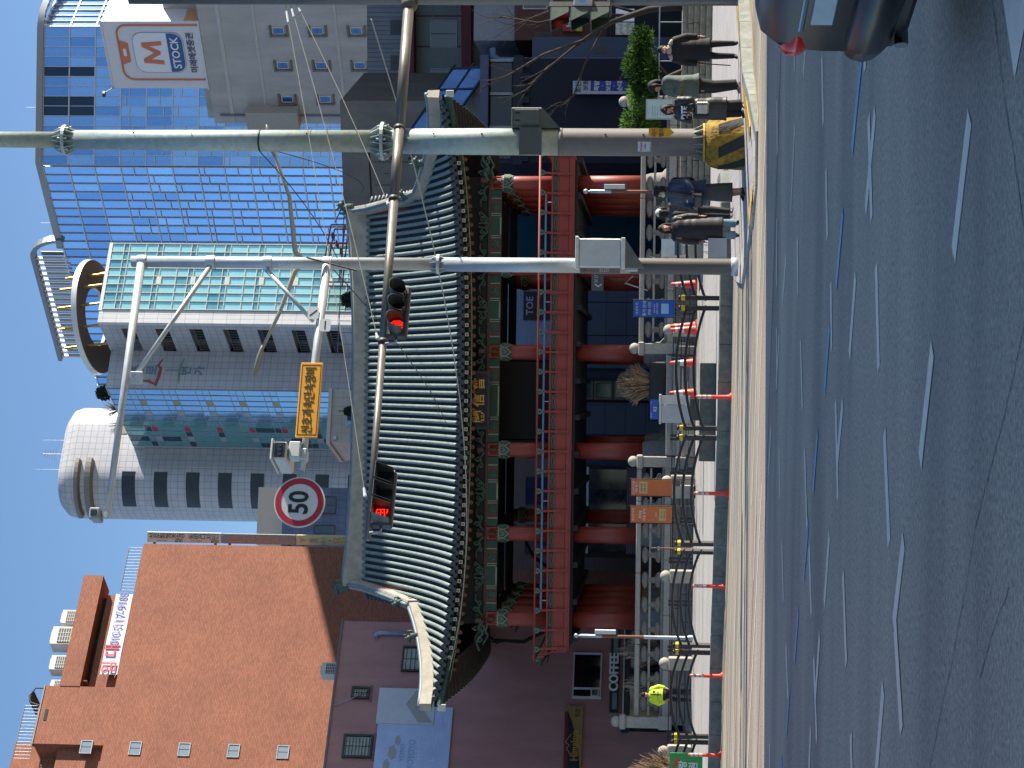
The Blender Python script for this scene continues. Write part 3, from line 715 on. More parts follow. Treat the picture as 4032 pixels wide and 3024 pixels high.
for i, (x, s) in enumerate(((-4.6, 1.0), (-5.9, 1.3), (-7.6, 1.05), (-9.0, .8))):
    acunit(wpt((-9.45, 115), BR, x, 1.0, 34.12), BR, s, ['white rooftop air conditioner, end one towards the sign boards on brick building', 'largest white rooftop air conditioner on the brick roof beam', 'white rooftop air conditioner just behind the largest one on brick roof', 'small white air conditioner beside the black shelter on brick roof'][i], 'air conditioners on the brick roof')
# banner
bn = thing('rental_banner', 'white rental banner with red Korean word and blue phone number on brick wall', 'banner', wpt((-9.45, 115), BR, -5.9, .25, 31.15), BR)
sag = MB(); K = 24; wv_ = lambda x: .025*math.sin(x*2.1)
for k in range(K):
    a, b = -2.6+5.2*k/K, -2.6+5.2*(k+1)/K
    sag.quad((a, wv_(a), 0), (b, wv_(b), 0), (b, wv_(b), .98), (a, wv_(a), .98)); sag.quad((b, wv_(b)+.01, 0), (a, wv_(a)+.01, 0), (a, wv_(a)+.01, .98), (b, wv_(b)+.01, .98))
sag.build('cloth', M('banner_white', 'c7c5c8', .7, var=.06), bn, True)
text('임 대', .92, M('banner_red', 'b8324a', .6, var=0), bn, -1.65, -.06, .48, off=.01); text('010-5117-9188', .72, M('banner_blue', '5a6fae', .6, var=0), bn, 1.0, -.06, .48, sx=.78, off=0)
for x, z in ((-2.6, .95), (-2.6, .05), (2.6, .95), (2.6, .05)): MB().tube([(x, 0, z), (x*1.08, -.02, z+.08)], .015, 5).build('tie_cord', M('cord', 'a0a0a0'), bn)
# projecting sign boards on the corner
def vsign(name, label, x0, x1, z0, z1, mat, items):
    t = thing(name, label, 'sign', (-9.45, 115.85, 0))
    B('board', mat, t, x0, x1, 0, .22, z0, z1, .02); B('bracket', FRAME_D, t, x0-.12, x0, .08, .14, z0+.3, z0+.45); B('bracket', FRAME_D, t, x0-.12, x0, .08, .14, z1-.5, z1-.35)
    for (tx, sz, mt, x, z, ver, ln) in items: text(tx, sz, mt, t, x, -.012, z, vert=ver, line=ln, off=0)
SGW = M('sign_cream', 'c9cbbd', .5, var=.05); SGG = M('sign_grey', '8b8986', .5, var=.05); SGY = M('sign_yellow', 'c9c08a', .5, var=.06)
K1 = M('ink_black', '23231f', .6, var=0); K2 = M('ink_orange', 'c98a52', .6, var=0); K3 = M('ink_teal', '6b7f85', .6, var=0); K4 = M('ink_amber', 'd08a3c', .6, var=0)
vsign('academy_sign', 'cream vertical sign board with black Korean lettering on the brick corner', 0.02, .62, 26.72, 31.1, SGW, [('성운환경조경', .4, K1, .4, 29.9, True, .86), ('동방디자인', .4, K1, .4, 27.75, True, .86), ('학원', .26, K1, .14, 29.2, True, .8), ('학원', .26, K1, .14, 27.1, True, .8), ('225-1199', .13, K3, .13, 30.2, True, .55), ('2265-0985', .13, K3, .13, 28.2, True, .55)])
vsign('pub_sign', 'grey vertical sign board with orange NUGUNA letters on the brick corner', 0.02, .6, 22.4, 26.68, SGG, [('NUGUNA', .5, K2, .3, 24.75, True, .98), ('HOF', .22, K2, .3, 22.75, True, .8), ('I', .3, K4, .3, 26.3, False, 1)])
vsign('yoga_sign', 'pale yellow vertical sign board for yoga on the brick corner above the roof ridge', 0.02, .6, 18.6, 22.36, SGY, [('Y', .5, K3, .3, 21.95, False, 1), ('필라', .3, K3, .3, 21.3, True, .9), ('테스', .3, K3, .3, 20.75, False, .9), ('&', .2, K3, .3, 20.4, False, .9), ('요가', .5, K4, .3, 19.75, True, .9)])
# --- plum building at the left
PLUM = M('plum_stucco', 'a97d78', .85, var=.14, scale=1.2, bump=.08, bscale=30, streak=.35)
PO = (-11.01, 92); PR = BR
pb = thing('plum_building', 'plum-coloured stucco building with a COFFEE shop front at street level', 'building', (*PO, 0), PR)
B('wall', PLUM, pb, -22, .1, 0, 12, 0, 15.85); B('parapet_cap', M('cap_grey', '6f6a6c', .8), pb, -22.05, .15, -.06, .25, 15.85, 15.95)
def barred(x0, x1, z0, z1, nb):
    f = window(pb, x0, x1, z0, z1, M('frame_black', '26221f', .5), M('curtain_glass', '8a8f88', .2, var=.3, scale=3), 2, y=-.03, fw=.09, depth=.1)
    for k in range(nb): B('security_bar', MATS['frame_black'], f, x0+.06, x1-.06, -.17, -.15, z0+(z1-z0)*(k+1)/(nb+1)-.012, z0+(z1-z0)*(k+1)/(nb+1)+.012)
    B('window_surround', M('plum_light', '7e585d', .85), f, x0-.1, x1+.1, -.05, .01, z0-.12, z0-.02)
barred(-2.5, -1.2, 11.97, 13.0, 4); barred(-3.95, -3.35, 14.3, 15.1, 6); barred(-6.87, -5.74, 13.9, 15.2, 8)
# painted hoarding
hb_ = thing('painted_hoarding', 'faded light blue and white painted hoarding mounted on the plum wall', 'hoarding', wpt(PO, PR, 0, -.12, 0), PR)
B('blue_sheet', M('hoard_blue', 'a9bbdc', .6, var=.12, scale=1), hb_, -12, -5.2, 0, .06, 10.5, 13.75); B('blue_sheet', MATS['hoard_blue'], hb_, -5.197, -4.3, .002, .06, 10.5, 11.28)
B('white_sheet', M('hoard_white', 'bcc0c6', .6, var=.1, scale=1), hb_, -5.19, -3.4, -.01, .06, 11.3, 13.85)
MB().prism([(-5.1, 11.35), (-4.3, 11.9), (-3.6, 11.4), (-3.5, 12.2), (-4.2, 12.6), (-5.1, 12.0)], -.016, -.011).build('faded_patch', M('hoard_patch', '9a9d98', .6, var=.1), hb_)
HL = M('hoard_line', 'b3c5e6', .6, var=.1); HD = M('hoard_dark', '7f9aca', .6, var=.1)
for k in range(60):
    x = random.uniform(-11.6, -4.6); z = random.uniform(10.55, 11.25) if x > -5.3 else random.uniform(10.55, 11.9)
    if random.random() < .5: B('maze_line', HL, hb_, x, min(x+random.uniform(.2, .5), -4.35), -.012, -.002, z, z+.05)
    else: B('maze_line', HL, hb_, x, x+.06, -.014, -.003, z, min(z+random.uniform(.2, .4), 11.27 if x > -5.3 else 13))
text('YOYOYOYO', .42, HD, hb_, -6.9, -.01, 12.15, sx=.8); text('YOYO', .3, HD, hb_, -6.6, -.01, 12.55)
for (x, z, s) in ((-6.6, 13.0, .35), (-7.2, 13.2, .3), (-6.0, 12.8, .25)): MB().prism([(x-s, z), (x-s*.5, z+s*.5), (x+s*.7, z+s*.4), (x+s, z-s*.1), (x+s*.2, z-s*.5), (x-s*.7, z-s*.4)], -.013, -.003).build('faded_patch', MATS['hoard_patch'], hb_)
# shop front pieces
cw = window(pb, -3.65, -1.36, 4.0, 5.28, FRAME_W, M('shop_glass', '0e1318', .06, var=0, spec=.7), 1, y=-.03, fw=.06, depth=.12)
B('mullion', FRAME_W, cw, -3.22, -3.15, -.16, -.03, 4.03, 5.24); B('small_sash', FRAME_W, cw, -3.6, -3.2, -.165, -.15, 4.1, 4.45); B('small_sash_pane', GLASSD, cw, -3.54, -3.26, -.17, -.164, 4.15, 4.4)
cs = thing('coffee_sign', 'dark fascia with white COFFEE letters over the shop below plum wall', 'sign', wpt(PO, PR, 0, -.1, 0), PR)
B('fascia', M('fascia_dark', '20242a', .5, var=.1), cs, -4.3, 0, -.05, .1, 3.22, 3.62); text('COFFEE', .56, M('letter_white', 'eceef2', .5, var=0), cs, -2.35, -.08, 3.44, sx=1.0, off=.014, ex=.03)
B('light_strip', M('letter_grey', '7d8790', .5), cs, -4.2, -3.4, -.06, -.045, 3.3, 3.5); B('light_strip', MATS['letter_grey'], cs, -1.4, -.15, -.06, -.045, 3.3, 3.5)
B('canopy', M('canopy_navy', '22303f', .5, var=.1), pb, -5.3, .05, -.5, -.05, 2.75, 3.1); B('canopy_edge', M('wood_trim', '7a5236', .6), pb, -5.3, .05, -.55, -.51, 3.05, 3.13); B('canopy_white_edge', FRAME_W, pb, -5.35, .05, -.57, -.53, 2.98, 3.04)
B('shop_window', M('shop_night', '12181f', .1, var=.1), pb, -5.2, 0, -.04, -.005, .4, 2.72)
hs = thing('himalaya_sign', 'dark shop sign with gold curved band and Himalaya lettering on plum wall', 'sign', wpt(PO, PR, 0, -.1, 0), PR)
B('board', M('him_gold', '9c8250', .5, var=.1), hs, -7.6, -4.1, -.06, .08, 4.76, 5.56)
cv = [(-7.6, 5.42)]+[(-7.6+3.45*t, 5.42-.62*max(0, t-.45)**1.5) for t in [k/14 for k in range(15)]]
arc = [(-7.6, 4.78), (-7.6, 5.4)]+[(-4.3-.0, 5.4)]+[(-4.3-3.0*math.sin(a), 5.4-.62*(1-math.cos(a))) for a in [k*math.pi/2/10 for k in range(11)]]
MB().prism([(-7.59, 5.44), (-4.35, 5.44)]+[(-4.35-.25*k-0.02*k*k, 5.44-.66*math.sin(math.pi/2*k/9)) for k in range(1, 10)]+[(-7.59, 4.78)], -.075, -.058).build('dark_field', M('him_navy', '2a2731', .5, var=.1), hs)
MB().quad((-7.59, -.077, 5.52), (-7.59, -.077, 5.38), (-4.4, -.077, 5.42), (-4.4, -.077, 5.55)).build('red_band', M('him_red', '7a2a2c', .5, var=.2, scale=3), hs)
text('Himalaya', .46, GOLD, hs, -6.05, -.08, 5.07, sx=.9, off=.006); text('INDIAN & NEPALI RESTAURANT', .07, GOLD, hs, -6.05, -.08, 4.83, sx=1.0)
wv = MB()
for a, b in (((-6.5, 5.24), (-6.2, 5.42)), ((-6.2, 5.42), (-6.05, 5.3)), ((-6.05, 5.3), (-5.9, 5.47)), ((-5.9, 5.47), (-5.5, 5.24))): wv.tube([(a[0], -.085, a[1]), (b[0], -.085, b[1])], .02, 5)
wv.build('mountain_mark', GOLD, hs)
text('인도 네팔', .1, K1, hs, -4.45, -.07, 5.05); text('레스토랑', .1, K1, hs, -4.45, -.07, 4.93)
acunit(wpt(PO, PR, -2.2, .6, 15.95), PR, .72, 'grey louvred air conditioner standing on the edge of the plum roof', None)
MB().tube([(-.55, -.1, 13.0), (-.55, -.1, 14.05), (-.62, -.1, 14.25), (-.75, -.1, 14.3)], [.09, .09, .11, .13], 8).build('vent_pipe', M('pipe_sky', '8fa2c4', .5), pb, True)
MB().tube([(-4.3, -.05, 15.8), (-3.95, -.12, 15.0), (-3.6, -.1, 14.4)], .02, 5).build('loose_cable', M('cable_grey', '9a9aa0'), pb)
# --- white-tiled office building with glass bays and round tower
TILEW = Mgrid('white_tile_wall', 'b4b5b8', 'acadb1', '777982', .72, .72, .02, offset=0, rough=.35, bump=.15, stain=.08)
TILEW2 = Mgrid('white_tile_narrow', 'cdccca', 'c5c4c4', '8a8a8e', .5, 1.4, .02, offset=0, rough=.35, bump=.15, stain=.08)
CR = math.atan2(.49, .87); CO = (5.64, 200)
cb_ = thing('tiled_office_building', 'white-tiled office building with green glass bay, coloured window panels and round stair tower', 'building', (*CO, 0), CR)
B('bay_core', TILEW, cb_, 1.5, 9.42, .15, 30, 0, 57.6); B('tile_strip', TILEW2, cb_, 0, 1.5, 0, .5, 0, 57.85); B('roof_edge', FRAME_W, cb_, 1.4, 9.5, -.05, .4, 57.6, 57.95)
for k in range(10):          # balcony wall: spandrels and dark recesses with railings
    z1 = 57.8-3.46*k
    B('balcony_spandrel', TILEW, cb_, 0, 1.5, .5, 5.54, z1-2.1, z1-.003 if k else z1)
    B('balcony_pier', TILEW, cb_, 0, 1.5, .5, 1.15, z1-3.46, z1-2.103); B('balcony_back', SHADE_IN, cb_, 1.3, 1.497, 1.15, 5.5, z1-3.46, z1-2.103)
    rl = MB(); rl.tube([(.1, 1.2, z1-2.5), (.1, 5.5, z1-2.5)], .03, 5)
    for j in range(9): rl.tube([(.1, 1.3+.5*j, z1-3.45), (.1, 1.3+.5*j, z1-2.5)], .02, 5)
    rl.build('balcony_railing', rb_, cb_)
B('logo_wall', TILEW, cb_, -4.33, 0, 5.56, 30, 0, 57.7)
GT = M('glass_teal', '9ccfcb', .08, metal=.35, var=.1, scale=.4, spec=.8); GT2 = M('glass_teal_dark', '6fa6aa', .08, metal=.4, var=.1, scale=.4); GB = M('glass_sky', '8fb2cc', .05, metal=.7, var=.1, scale=.3); GB2 = M('glass_ink', '3d5a66', .05, metal=.6, var=.1)
PY_ = M('panel_yellow', '9b8a4a', .3, var=.1); PRD = M('panel_red', '9c2f3c', .3, var=.1); PGR = M('panel_grey', '8f97a0', .3, var=.1); MUL = M('mullion_white', 'b9bcb0', .4, var=.05)
pm = {}
def pane(name, mat, parent, w_, h, loc, rot=None, ax='x'):
    key = (mat.name, round(w_, 3), round(h, 3), ax)
    if key not in pm:
        pm[key] = (MB().box(.03, w_-.03, -.02, .02, .03, h-.03) if ax == 'x' else MB().box(-.02, .02, .03, w_-.03, .03, h-.03)).mesh(name, mat)
    o = obj(name, pm[key], parent, loc)
    t = random.uniform(-.006, .006); o.rotation_euler = (t, random.uniform(-.002, .002), random.uniform(-.006, .006)) if ax == 'x' else (0, t, random.uniform(-.008, .008))
    return o
gbay = MB()
for c in range(9): gbay.box(1.55+c*.98-.035, 1.55+c*.98+.035, -.12, .14, 20, 57.6)
rows = []
z = 57.55
while z > 24:
    for h in (1.2, .55, 1.75): rows.append((z-h, h)); z -= h
for zz, h in rows: gbay.box(1.55, 9.4, -.1, .13, zz-.035, zz+.035)
gb_ = gbay.build('glazing_frame', MUL, cb_)
for c in range(8):
    for i, (zz, h) in enumerate(rows): pane('pane', GT2 if i % 3 == 1 or (i % 3 == 0 and random.random() < .35) else GT, gb_, .98, h, (1.55+c*.98, .02, zz))
for k in range(6): B('vent_sash', MUL, gb_, 4.5, 5.4, -.13, -.1, 52.0-3.5*k, 52.5-3.5*k); 
# coloured glass facade (faces the left)
cg = MB(); YS = 5.56
for c in range(12): cg.box(-4.47, -4.3, YS+.2+c*1.12-.03, YS+.2+c*1.12+.03, 20, 57.6)
r2 = []; z = 57.5
while z > 27:
    for h in (2.05, .7, .7): r2.append((z-h, h)); z -= h
for zz, h in r2: cg.box(-4.45, -4.31, YS+.2, YS+12.6, zz-.03, zz+.03)
cg_ = cg.build('glazing_frame', M('mullion_grey', '8d97a6', .4, metal=.3), cb_)
for c in range(11):
    for i, (zz, h) in enumerate(r2):
        mt = GB if c < 6 else GT2
        if i % 3 == 2 and c == 2: mt = PY_
        elif i % 3 == 2 and c == 7: mt = PRD
        elif i % 3 == 2 and c in (4, 9): mt = PGR
        elif c > 6 and random.random() < .25: mt = GB2
        pane('pane', mt, cg_, 1.12, h, (-4.4, YS+.2+c*1.12, zz), ax='y')
def stadium(x0, x1, y0, y1, r, z, n=8):
    P = []
    for cx, cy, a0 in ((x0+r, y1-r, 90), (x0+r, y0+r, 180), (x1-r, y0+r, -90), (x1-r, y1-r, 0)):
        for k in range(n+1):
            a = R(a0+90*k/n); P.append((cx+r*math.cos(a), cy+r*math.sin(a), z))
    return P
SX0, SX1, SY0, SY1 = -10.3, 2.0, 18.9, 27.0
tw = MB(); tw.loft([stadium(SX0, SX1, SY0, SY1, 3.7, 0), stadium(SX0, SX1, SY0, SY1, 3.7, 64.3), stadium(SX0+.25, SX1-.3, SY0+.25, SY1-.25, 3.5, 65.2), stadium(SX0+.9, SX1-1.2, SY0+.9, SY1-.9, 3.0, 65.8)])
two = tw.build('round_tower', Mgrid('tower_tile', 'bdbcbc', 'b5b4b5', '7b7c84', .72, .72, .022, offset=0, rough=.35, bump=.15, axes='arc', stain=.08), cb_, 40)
ring0 = stadium(SX0, SX1, SY0, SY1, 3.7, 0); arc = [0]
for a, b in zip(ring0, ring0[1:]): arc.append(arc[-1]+(Vector(b)-Vector(a)).length)
at_ = two.data.attributes.new('arc', 'FLOAT', 'POINT'); at_.data.foreach_set('value', [arc[i % len(ring0)] for i in range(len(two.data.vertices))])
for z0, z1, e in ((63.1, 63.7, .55), (61.7, 62.5, .7)):
    vs = MB(); 
    cxx, cyy = SX0+3.7, SY0+3.7
    rr = []
    for k in range(15):
        a = R(175+105*k/14); ro, ri = 3.7+e, 3.6
        rr.append([(cxx+ri*math.cos(a), cyy+ri*math.sin(a), z1), (cxx+ri*math.cos(a), cyy+ri*math.sin(a), z0), (cxx+ro*math.cos(a), cyy+ro*math.sin(a), z0+.2), (cxx+ro*math.cos(a), cyy+ro*math.sin(a), z1)])
    vs.loft(rr).build('tower_canopy', M('canopy_grey', '7a766f', .6, var=.1), cb_)
cxx, cyy = SX0+3.7, SY0+3.7
for k in range(11):
    z1 = 58.6-3.47*k; rr = []
    for j in range(9):
        a = R(200+62*j/8); ro = 3.73
        rr.append([(cxx+3.5*math.cos(a), cyy+3.5*math.sin(a), z1-1.45), (cxx+ro*math.cos(a), cyy+ro*math.sin(a), z1-1.45), (cxx+ro*math.cos(a), cyy+ro*math.sin(a), z1), (cxx+3.5*math.cos(a), cyy+3.5*math.sin(a), z1)])
    wd = MB().loft(rr).build('tower_opening', M('opening_dark', '23282e', .3, var=.2), cb_)
B('tower_wall_link', TILEW, cb_, -6.5, -4.34, 18.75, 20, 0, 56.5)
for k in range(3): B('roof_louvre', M('louvre', '8f8574', .6), cb_, -2.6, -1.2, 18.84, 18.9, 58.0+.75*k, 58.65+.75*k)
for (x, z) in ((-1.9, 66), (-5.5, 66)): MB().tube([(x, 22, 65.5), (x, 22, 69.0)], [.03, .012], 5).build('roof_antenna', rb_, cb_)
an = MB(); an.tube([(-3.6, 22, 65.5), (-3.6, 22, 68.6)], .04, 5)
for k in range(5): an.tube([(-4.4+.1*k, 22, 67.2+.3*k), (-2.8-.1*k, 22, 67.2+.3*k)], .025, 4)
an.build('tv_antenna', rb_, cb_)
# logo on the tiled wall
LG = M('logo_teal', '5e7f90', .5, var=.05); LR = M('logo_red', '9a4a4e', .5, var=.05); LGN = M('logo_green', '7d9388', .5, var=.05)
text('종', 1.35, LG, cb_, -2.3, 5.5, 54.6, off=.03); text('로', 1.35, LG, cb_, -2.3, 5.5, 53.1, off=.03); text('번', 1.2, LG, cb_, -2.3, 5.5, 49.6, off=.03); text('가', 1.2, LG, cb_, -2.3, 5.5, 48.2, off=.03); 
st = MB(); st.tube([(-3.5, 5.5, 54.7), (-3.55, 5.5, 53.4), (-3.95, 5.5, 52.6), (-2.9, 5.5, 52.35), (-2.0, 5.5, 52.3), (-1.7, 5.5, 52.6), (-1.0, 5.5, 52.2)], [.05, .14, .2, .16, .14, .1, .04], 6); st.build('logo_stroke', LR, cb_)
st = MB(); st.tube([(-2.3, 5.5, 51.7), (-2.3, 5.5, 50.4)], [.1, .13], 6); st.tube([(-3.8, 5.5, 50.2), (-2.3, 5.5, 50.4), (-.9, 5.5, 50.0)], [.04, .13, .04], 6); st.build('logo_stroke', LGN, cb_)
# ring canopy on the roof
rg = MB(); rr = []
for k in range(49):
    a = 2*math.pi*k/48; rr.append([((ro)*math.cos(a), (ro)*math.sin(a)*.92, zz) for ro, zz in ((6.1, .0), (6.2, .55), (5.9, .62), (3.2, .62), (3.1, .2))])
rg.loft(rr, cap=False)
ring = rg.build('roof_ring', M('ring_white', 'c2c2c4', .35, metal=.3, var=.04), cb_, 40); ring.location = (4.6, 6.5, 60.0); ring.rotation_euler = (R(-9), R(-3), 0)
un = MB(); 
for k in range(48):
    a, b = 2*math.pi*k/48, 2*math.pi*(k+1)/48
    un.quad((6.05*math.cos(a), 5.55*math.sin(a), -.02), (6.05*math.cos(b), 5.55*math.sin(b), -.02), (3.12*math.cos(b), 2.87*math.sin(b), .18), (3.12*math.cos(a), 2.87*math.sin(a), .18))
un.build('ring_soffit', M('ring_brown', '473d35', .6, var=.1), ring)
for k in range(6):
    a = R(200+k*28); MB().tube([(4.6*math.cos(a), 4.2*math.sin(a), -2.0), (4.6*math.cos(a), 4.2*math.sin(a), 2.6)], .14, 8).build('gold_post', M('post_gold', 'a88536', .35, metal=.5), ring)
pr_ = B('roof_parapet', TILEW, cb_, -4.3, 1.45, .3, .8, 57.86, 58.3) if False else None
def shrub_mesh(n, r, h, mat, seed, leaf=.16):
    rnd = random.Random(seed); mb = MB()
    for k in range(n):
        a = rnd.uniform(0, 6.28); q = rnd.random()**.5*r; zz = rnd.random()**.8*h
        q *= (1-(zz/h-.4)**2*.9)
        c = Vector((q*math.cos(a), q*math.sin(a), zz)); u = Vector((rnd.gauss(0, 1), rnd.gauss(0, 1), rnd.gauss(0, 1))).normalized(); v = u.orthogonal().normalized(); l = leaf*rnd.uniform(.6, 1.4)
        mb.quad(c-u*l-v*l*.4, c+u*l-v*l*.4, c+u*l+v*l*.4, c-u*l+v*l*.4)
    return mb.mesh('foliage', mat)
LEAFD = M('leaf_dark', '2a3322', .7, var=.3); TWIG = M('twig', '6b6358', .8, var=.2)
sh_ = shrub_mesh(900, 1.0, 1.7, LEAFD, 3)
def shrub(loc, s, label, group=None):
    t = thing('roof_shrub', label, 'shrub', loc, 0, group); obj('foliage', sh_, t, None, None, (s, s, s)); MB().tube([(0, 0, -.2), (0, 0, .8)], [.06, .03], 6).build('stem', TWIG, t); return t
shrub(wpt(CO, CR, -3.9, 7.5, 57.7), .8, 'dark evergreen shrub on the roof edge beside the round tower')
for i, (x, y) in enumerate(((-4.0, 11), (-4.0, 14))):
    t = thing('bare_shrub', ['bare twiggy shrub on the roof edge above the blue panes', 'bare twiggy shrub on the roof edge above the red panels'][i], 'shrub', wpt(CO, CR, x, y, 57.6)); mb = MB(); rnd = random.Random(i)
    for k in range(40):
        p = Vector((0, 0, 0)); d = Vector((rnd.uniform(-.8, .8), rnd.uniform(-.8, .8), 1)).normalized(); mb.tube([p, p+d*1.0, p+d*1.7+Vector((rnd.uniform(-.3, .3), rnd.uniform(-.3, .3), .1))], [.035, .02, .008], 4)
    mb.build('twigs', TWIG, t)
# --- blue glass tower
DG = [M('tower_glass_a', '98b9dc', .04, metal=.85, var=.05, scale=.15), M('tower_glass_b', 'a8c6e4', .04, metal=.85, var=.05, scale=.15), M('tower_glass_c', '86a9d0', .05, metal=.85, var=.06, scale=.15)]
DGD = M('tower_glass_open', '2a3a4c', .1, metal=.3, var=.1); FIN = M('tower_fin', 'b3bac6', .45, metal=.2, var=.05); FIND = M('tower_shadow_joint', '1f2f4a', .5)
dt = thing('glass_tower', 'tall blue glass office tower with pale mullions and a curved roofline', 'tower', (35.24, 330, 0))
FH = 4.35
tp = B('core', M('tower_core', '3a5578', .3, metal=.3), dt, .3, 22.6, .6, 60, 0, 104)
lft = bpy.data.objects.new('left_face', None)
def face(ncol, cw_, rz, zt, nrow, sgn):
    """one facade: mullions, transoms and panes; local X runs along the wall"""
    out = []
    fr = MB()
    for c in range(ncol+1): fr.box(c*cw_-.045, c*cw_+.045, -.26, .05, 40, zt(c*cw_))
    for r_ in range(nrow+1):
        z = 104-FH*r_
        fr.box(0, ncol*cw_, -.2, .04, z-.1-.0, z+.1)
    for c in range(ncol):
        for r_ in range(3, nrow):
            if random.random() < .75:
                z = 104-FH*r_-random.choice((.9, 1.5, 2.2, 2.9)); fr.box(c*cw_+.05, (c+1)*cw_-.05, -.28, .03, z-.06, z+.06)
    return fr
mats_of = lambda: random.choice(DG)
def add_face(root_loc, rz, ncol, cw_, nrow, zt, biglim):
    t = face(ncol, cw_, rz, zt, nrow, 1).mesh('facade_frame', FIN)
    fo = obj('facade_frame', t, dt, root_loc, (0, 0, rz))
    rest = MB()
    cnt = 0
    for r_ in range(nrow):
        for c in range(ncol):
            z = 104-FH*(r_+1)
            if cnt < biglim:
                mt = mats_of()
                if rz == 0 and c in (5, 6, 9) and r_ in (0, 1) : mt = DGD
                pane('pane', mt, fo, cw_, FH, (c*cw_, -.01, z)); cnt += 1
            else: rest.quad((c*cw_+.03, 0, z+.03), ((c+1)*cw_-.03, 0, z+.03), ((c+1)*cw_-.03, random.uniform(-.01, .01), z+FH-.03), (c*cw_+.03, 0, z+FH-.03))
    if rest.f: o = rest.build('lower_panes', DG[0], fo); o['kind'] = 'stuff'
    return fo
f0 = add_face((0, 0, 0), 0, 14, 1.63, 13, lambda s: 104.2, 140)
LA = math.atan2(-.7, .72)
f1 = add_face((-.72*50.4, .7*50.4, 0), LA, 28, 1.8, 13, lambda s: 104.2, 160)
f2 = add_face((22.82, 0, 0), R(48), 6, 1.7, 6, lambda s: 104.2, 30)
B('left_core', MATS['tower_core'], f1, .2, 50.2, .25, 30, 0, 104)
rr = []
prof_ = [(40, 12), (28.5, 3.5), (25.5, .6), (22.8, -.25), (12, -.3), (.3, -.3), (-6, 5.6), (-11.5, 11.0), (-13, 12.3)]
for x, y in prof_: rr.append([(x, y-.3, 104.0), (x, y-.5, 105.0), (x, y+.6, 105.1), (x, y+.6, 104.0)])
MB().loft(rr).build('parapet', M('parapet_grey', '7c828c', .4, metal=.4), dt, 50)
# louvred crown on the left wing
crn = B('crown_beam', M('parapet_grey', '7c828c', .4), f1, 6.5, 31, -.8, .8, 109.3, 110.0)
for k in range(20): B('crown_post', FRAME_W, crn, 7+k*1.22, 7.3+k*1.22, -.3, .3, 103.5, 109.3); 
for k in range(20): B('crown_louvre', M('louvre_dark', '6b6863', .5, var=.2), crn, 7.35+k*1.22, 8.15+k*1.22, .5, .7, 104.5, 108.4)
rr = []
for k in range(9):
    a = R(90*k/8); rr.append([(31+4*math.sin(a), -.8, 110-6*(1-math.cos(a))), (31+4*math.sin(a), .8, 110-6*(1-math.cos(a))), (31+3.5*math.sin(a), .8, 109.2-5.7*(1-math.cos(a))), (31+3.5*math.sin(a), -.8, 109.2-5.7*(1-math.cos(a)))])
MB().loft(rr).build('crown_bend', MATS['parapet_grey'], f1)
for (x, y, wd, h) in ((9, 8, 2.8, 2.4), (4, 8, 1.5, 1.8), (-10, 22, 5, 3.4), (-15, 26, 2.5, 2.2)): B('roof_plant', AC, dt, x, x+wd, y, y+3, 104, 104+h+1)
for (x, y) in ((10.5, 7), (6, 8), (-8, 20), (-13, 24), (-16, 28), (-19, 30)): MB().tube([(x, y, 105), (x, y, 109+random.uniform(0, 2))], .03, 4).build('roof_antenna', rb_, dt)
# --- grey concrete block with the M-STOCK hoarding
EO = (22.42, 175); ER = math.atan2(-.66, .75)
CONC = M('stained_concrete', 'a8a5a0', .9, var=.18, scale=.45, bump=.1, bscale=12, streak=.25)
eb = thing('concrete_building', 'grey stained concrete building with small deep windows under the orange and blue hoarding', 'building', (*EO, 0), ER)
B('wall', CONC, eb, 0, 24, 0, 18, 0, 40.6); B('roof_step', CONC, eb, .3, 3.4, .4, 6, 40.6, 41.2)
for z, h in ((38.9, .3), (33.0+2.9, .22), (29.0, .22), (25.6, .2)): B('string_course', M('concrete_band', 'b0ada8', .9, var=.12), eb, -.02, 24, -.06, 0, z-h/2, z+h/2)
for r_, z in enumerate((33.9, 30.6, 27.3)):
    for c, x in enumerate((2.6, 6.0, 9.4, 12.8)):
        f = window(eb, x-.35, x+.3, z-.45, z+.5, FRAME_W, M('pane_blue', '3c5a86', .08, metal=.4, var=.1), 2, y=-.03, depth=.08, vert=True)
        mb = MB(); mb.box(x-.6, x-.42, -.16, -.0, z-.7, z+.75); mb.box(x-.6, x+.45, -.22, -.0, z+.62, z+.8); mb.box(x-.6, x+.45, -.16, 0, z-.8, z-.62)
        mb.build('window_surround', M('surround', '6e6b66', .9, var=.2), f)
for x in (.9, 20.0): MB().tube([(x, -.1, 3), (x, -.1, 40)], .1, 6).build('drain_pipe', M('drain', '5d6470', .5), eb)
bd = B('penthouse', CONC, eb, 9.0, 16, 2, 10, 40.6, 44)
B('side_annex', M('annex_beige', '9a968e', .8, var=.1), eb, .05, 1.9, -1.2, 0, 33, 37.5)
ms = thing('stock_hoarding', 'large white box hoarding with orange M and blue STOCK panel on the concrete roof', 'billboard', (*EO, 0), ER)
B('box', M('hoarding_white', 'c9c6c9', .5, var=.03), ms, 3.6, 10.25, .0, 9, 40.75, 48.95)
B('frame_edge', FRAME_W, ms, 3.5, 10.35, -.08, .02, 48.95, 49.1); B('frame_edge', FRAME_W, ms, 3.5, 10.35, -.08, .02, 40.62, 40.75)
OR = M('hoarding_orange', 'bf6a48', .5, var=.04); BL = M('hoarding_blue', '2c4f86', .5, var=.04); WT = M('hoarding_bright', 'd5d3d6', .5, var=.02)
def rrect(x0, x1, z0, z1, r, n=6, top_only=False):
    P = []
    for cx, cz, a0 in ((x1-r, z0+r, -90), (x1-r, z1-r, 0), (x0+r, z1-r, 90), (x0+r, z0+r, 180)):
        for k in range(n+1): a = R(a0+90*k/n); P.append((cx+r*math.cos(a), cz+r*math.sin(a)))
    return P
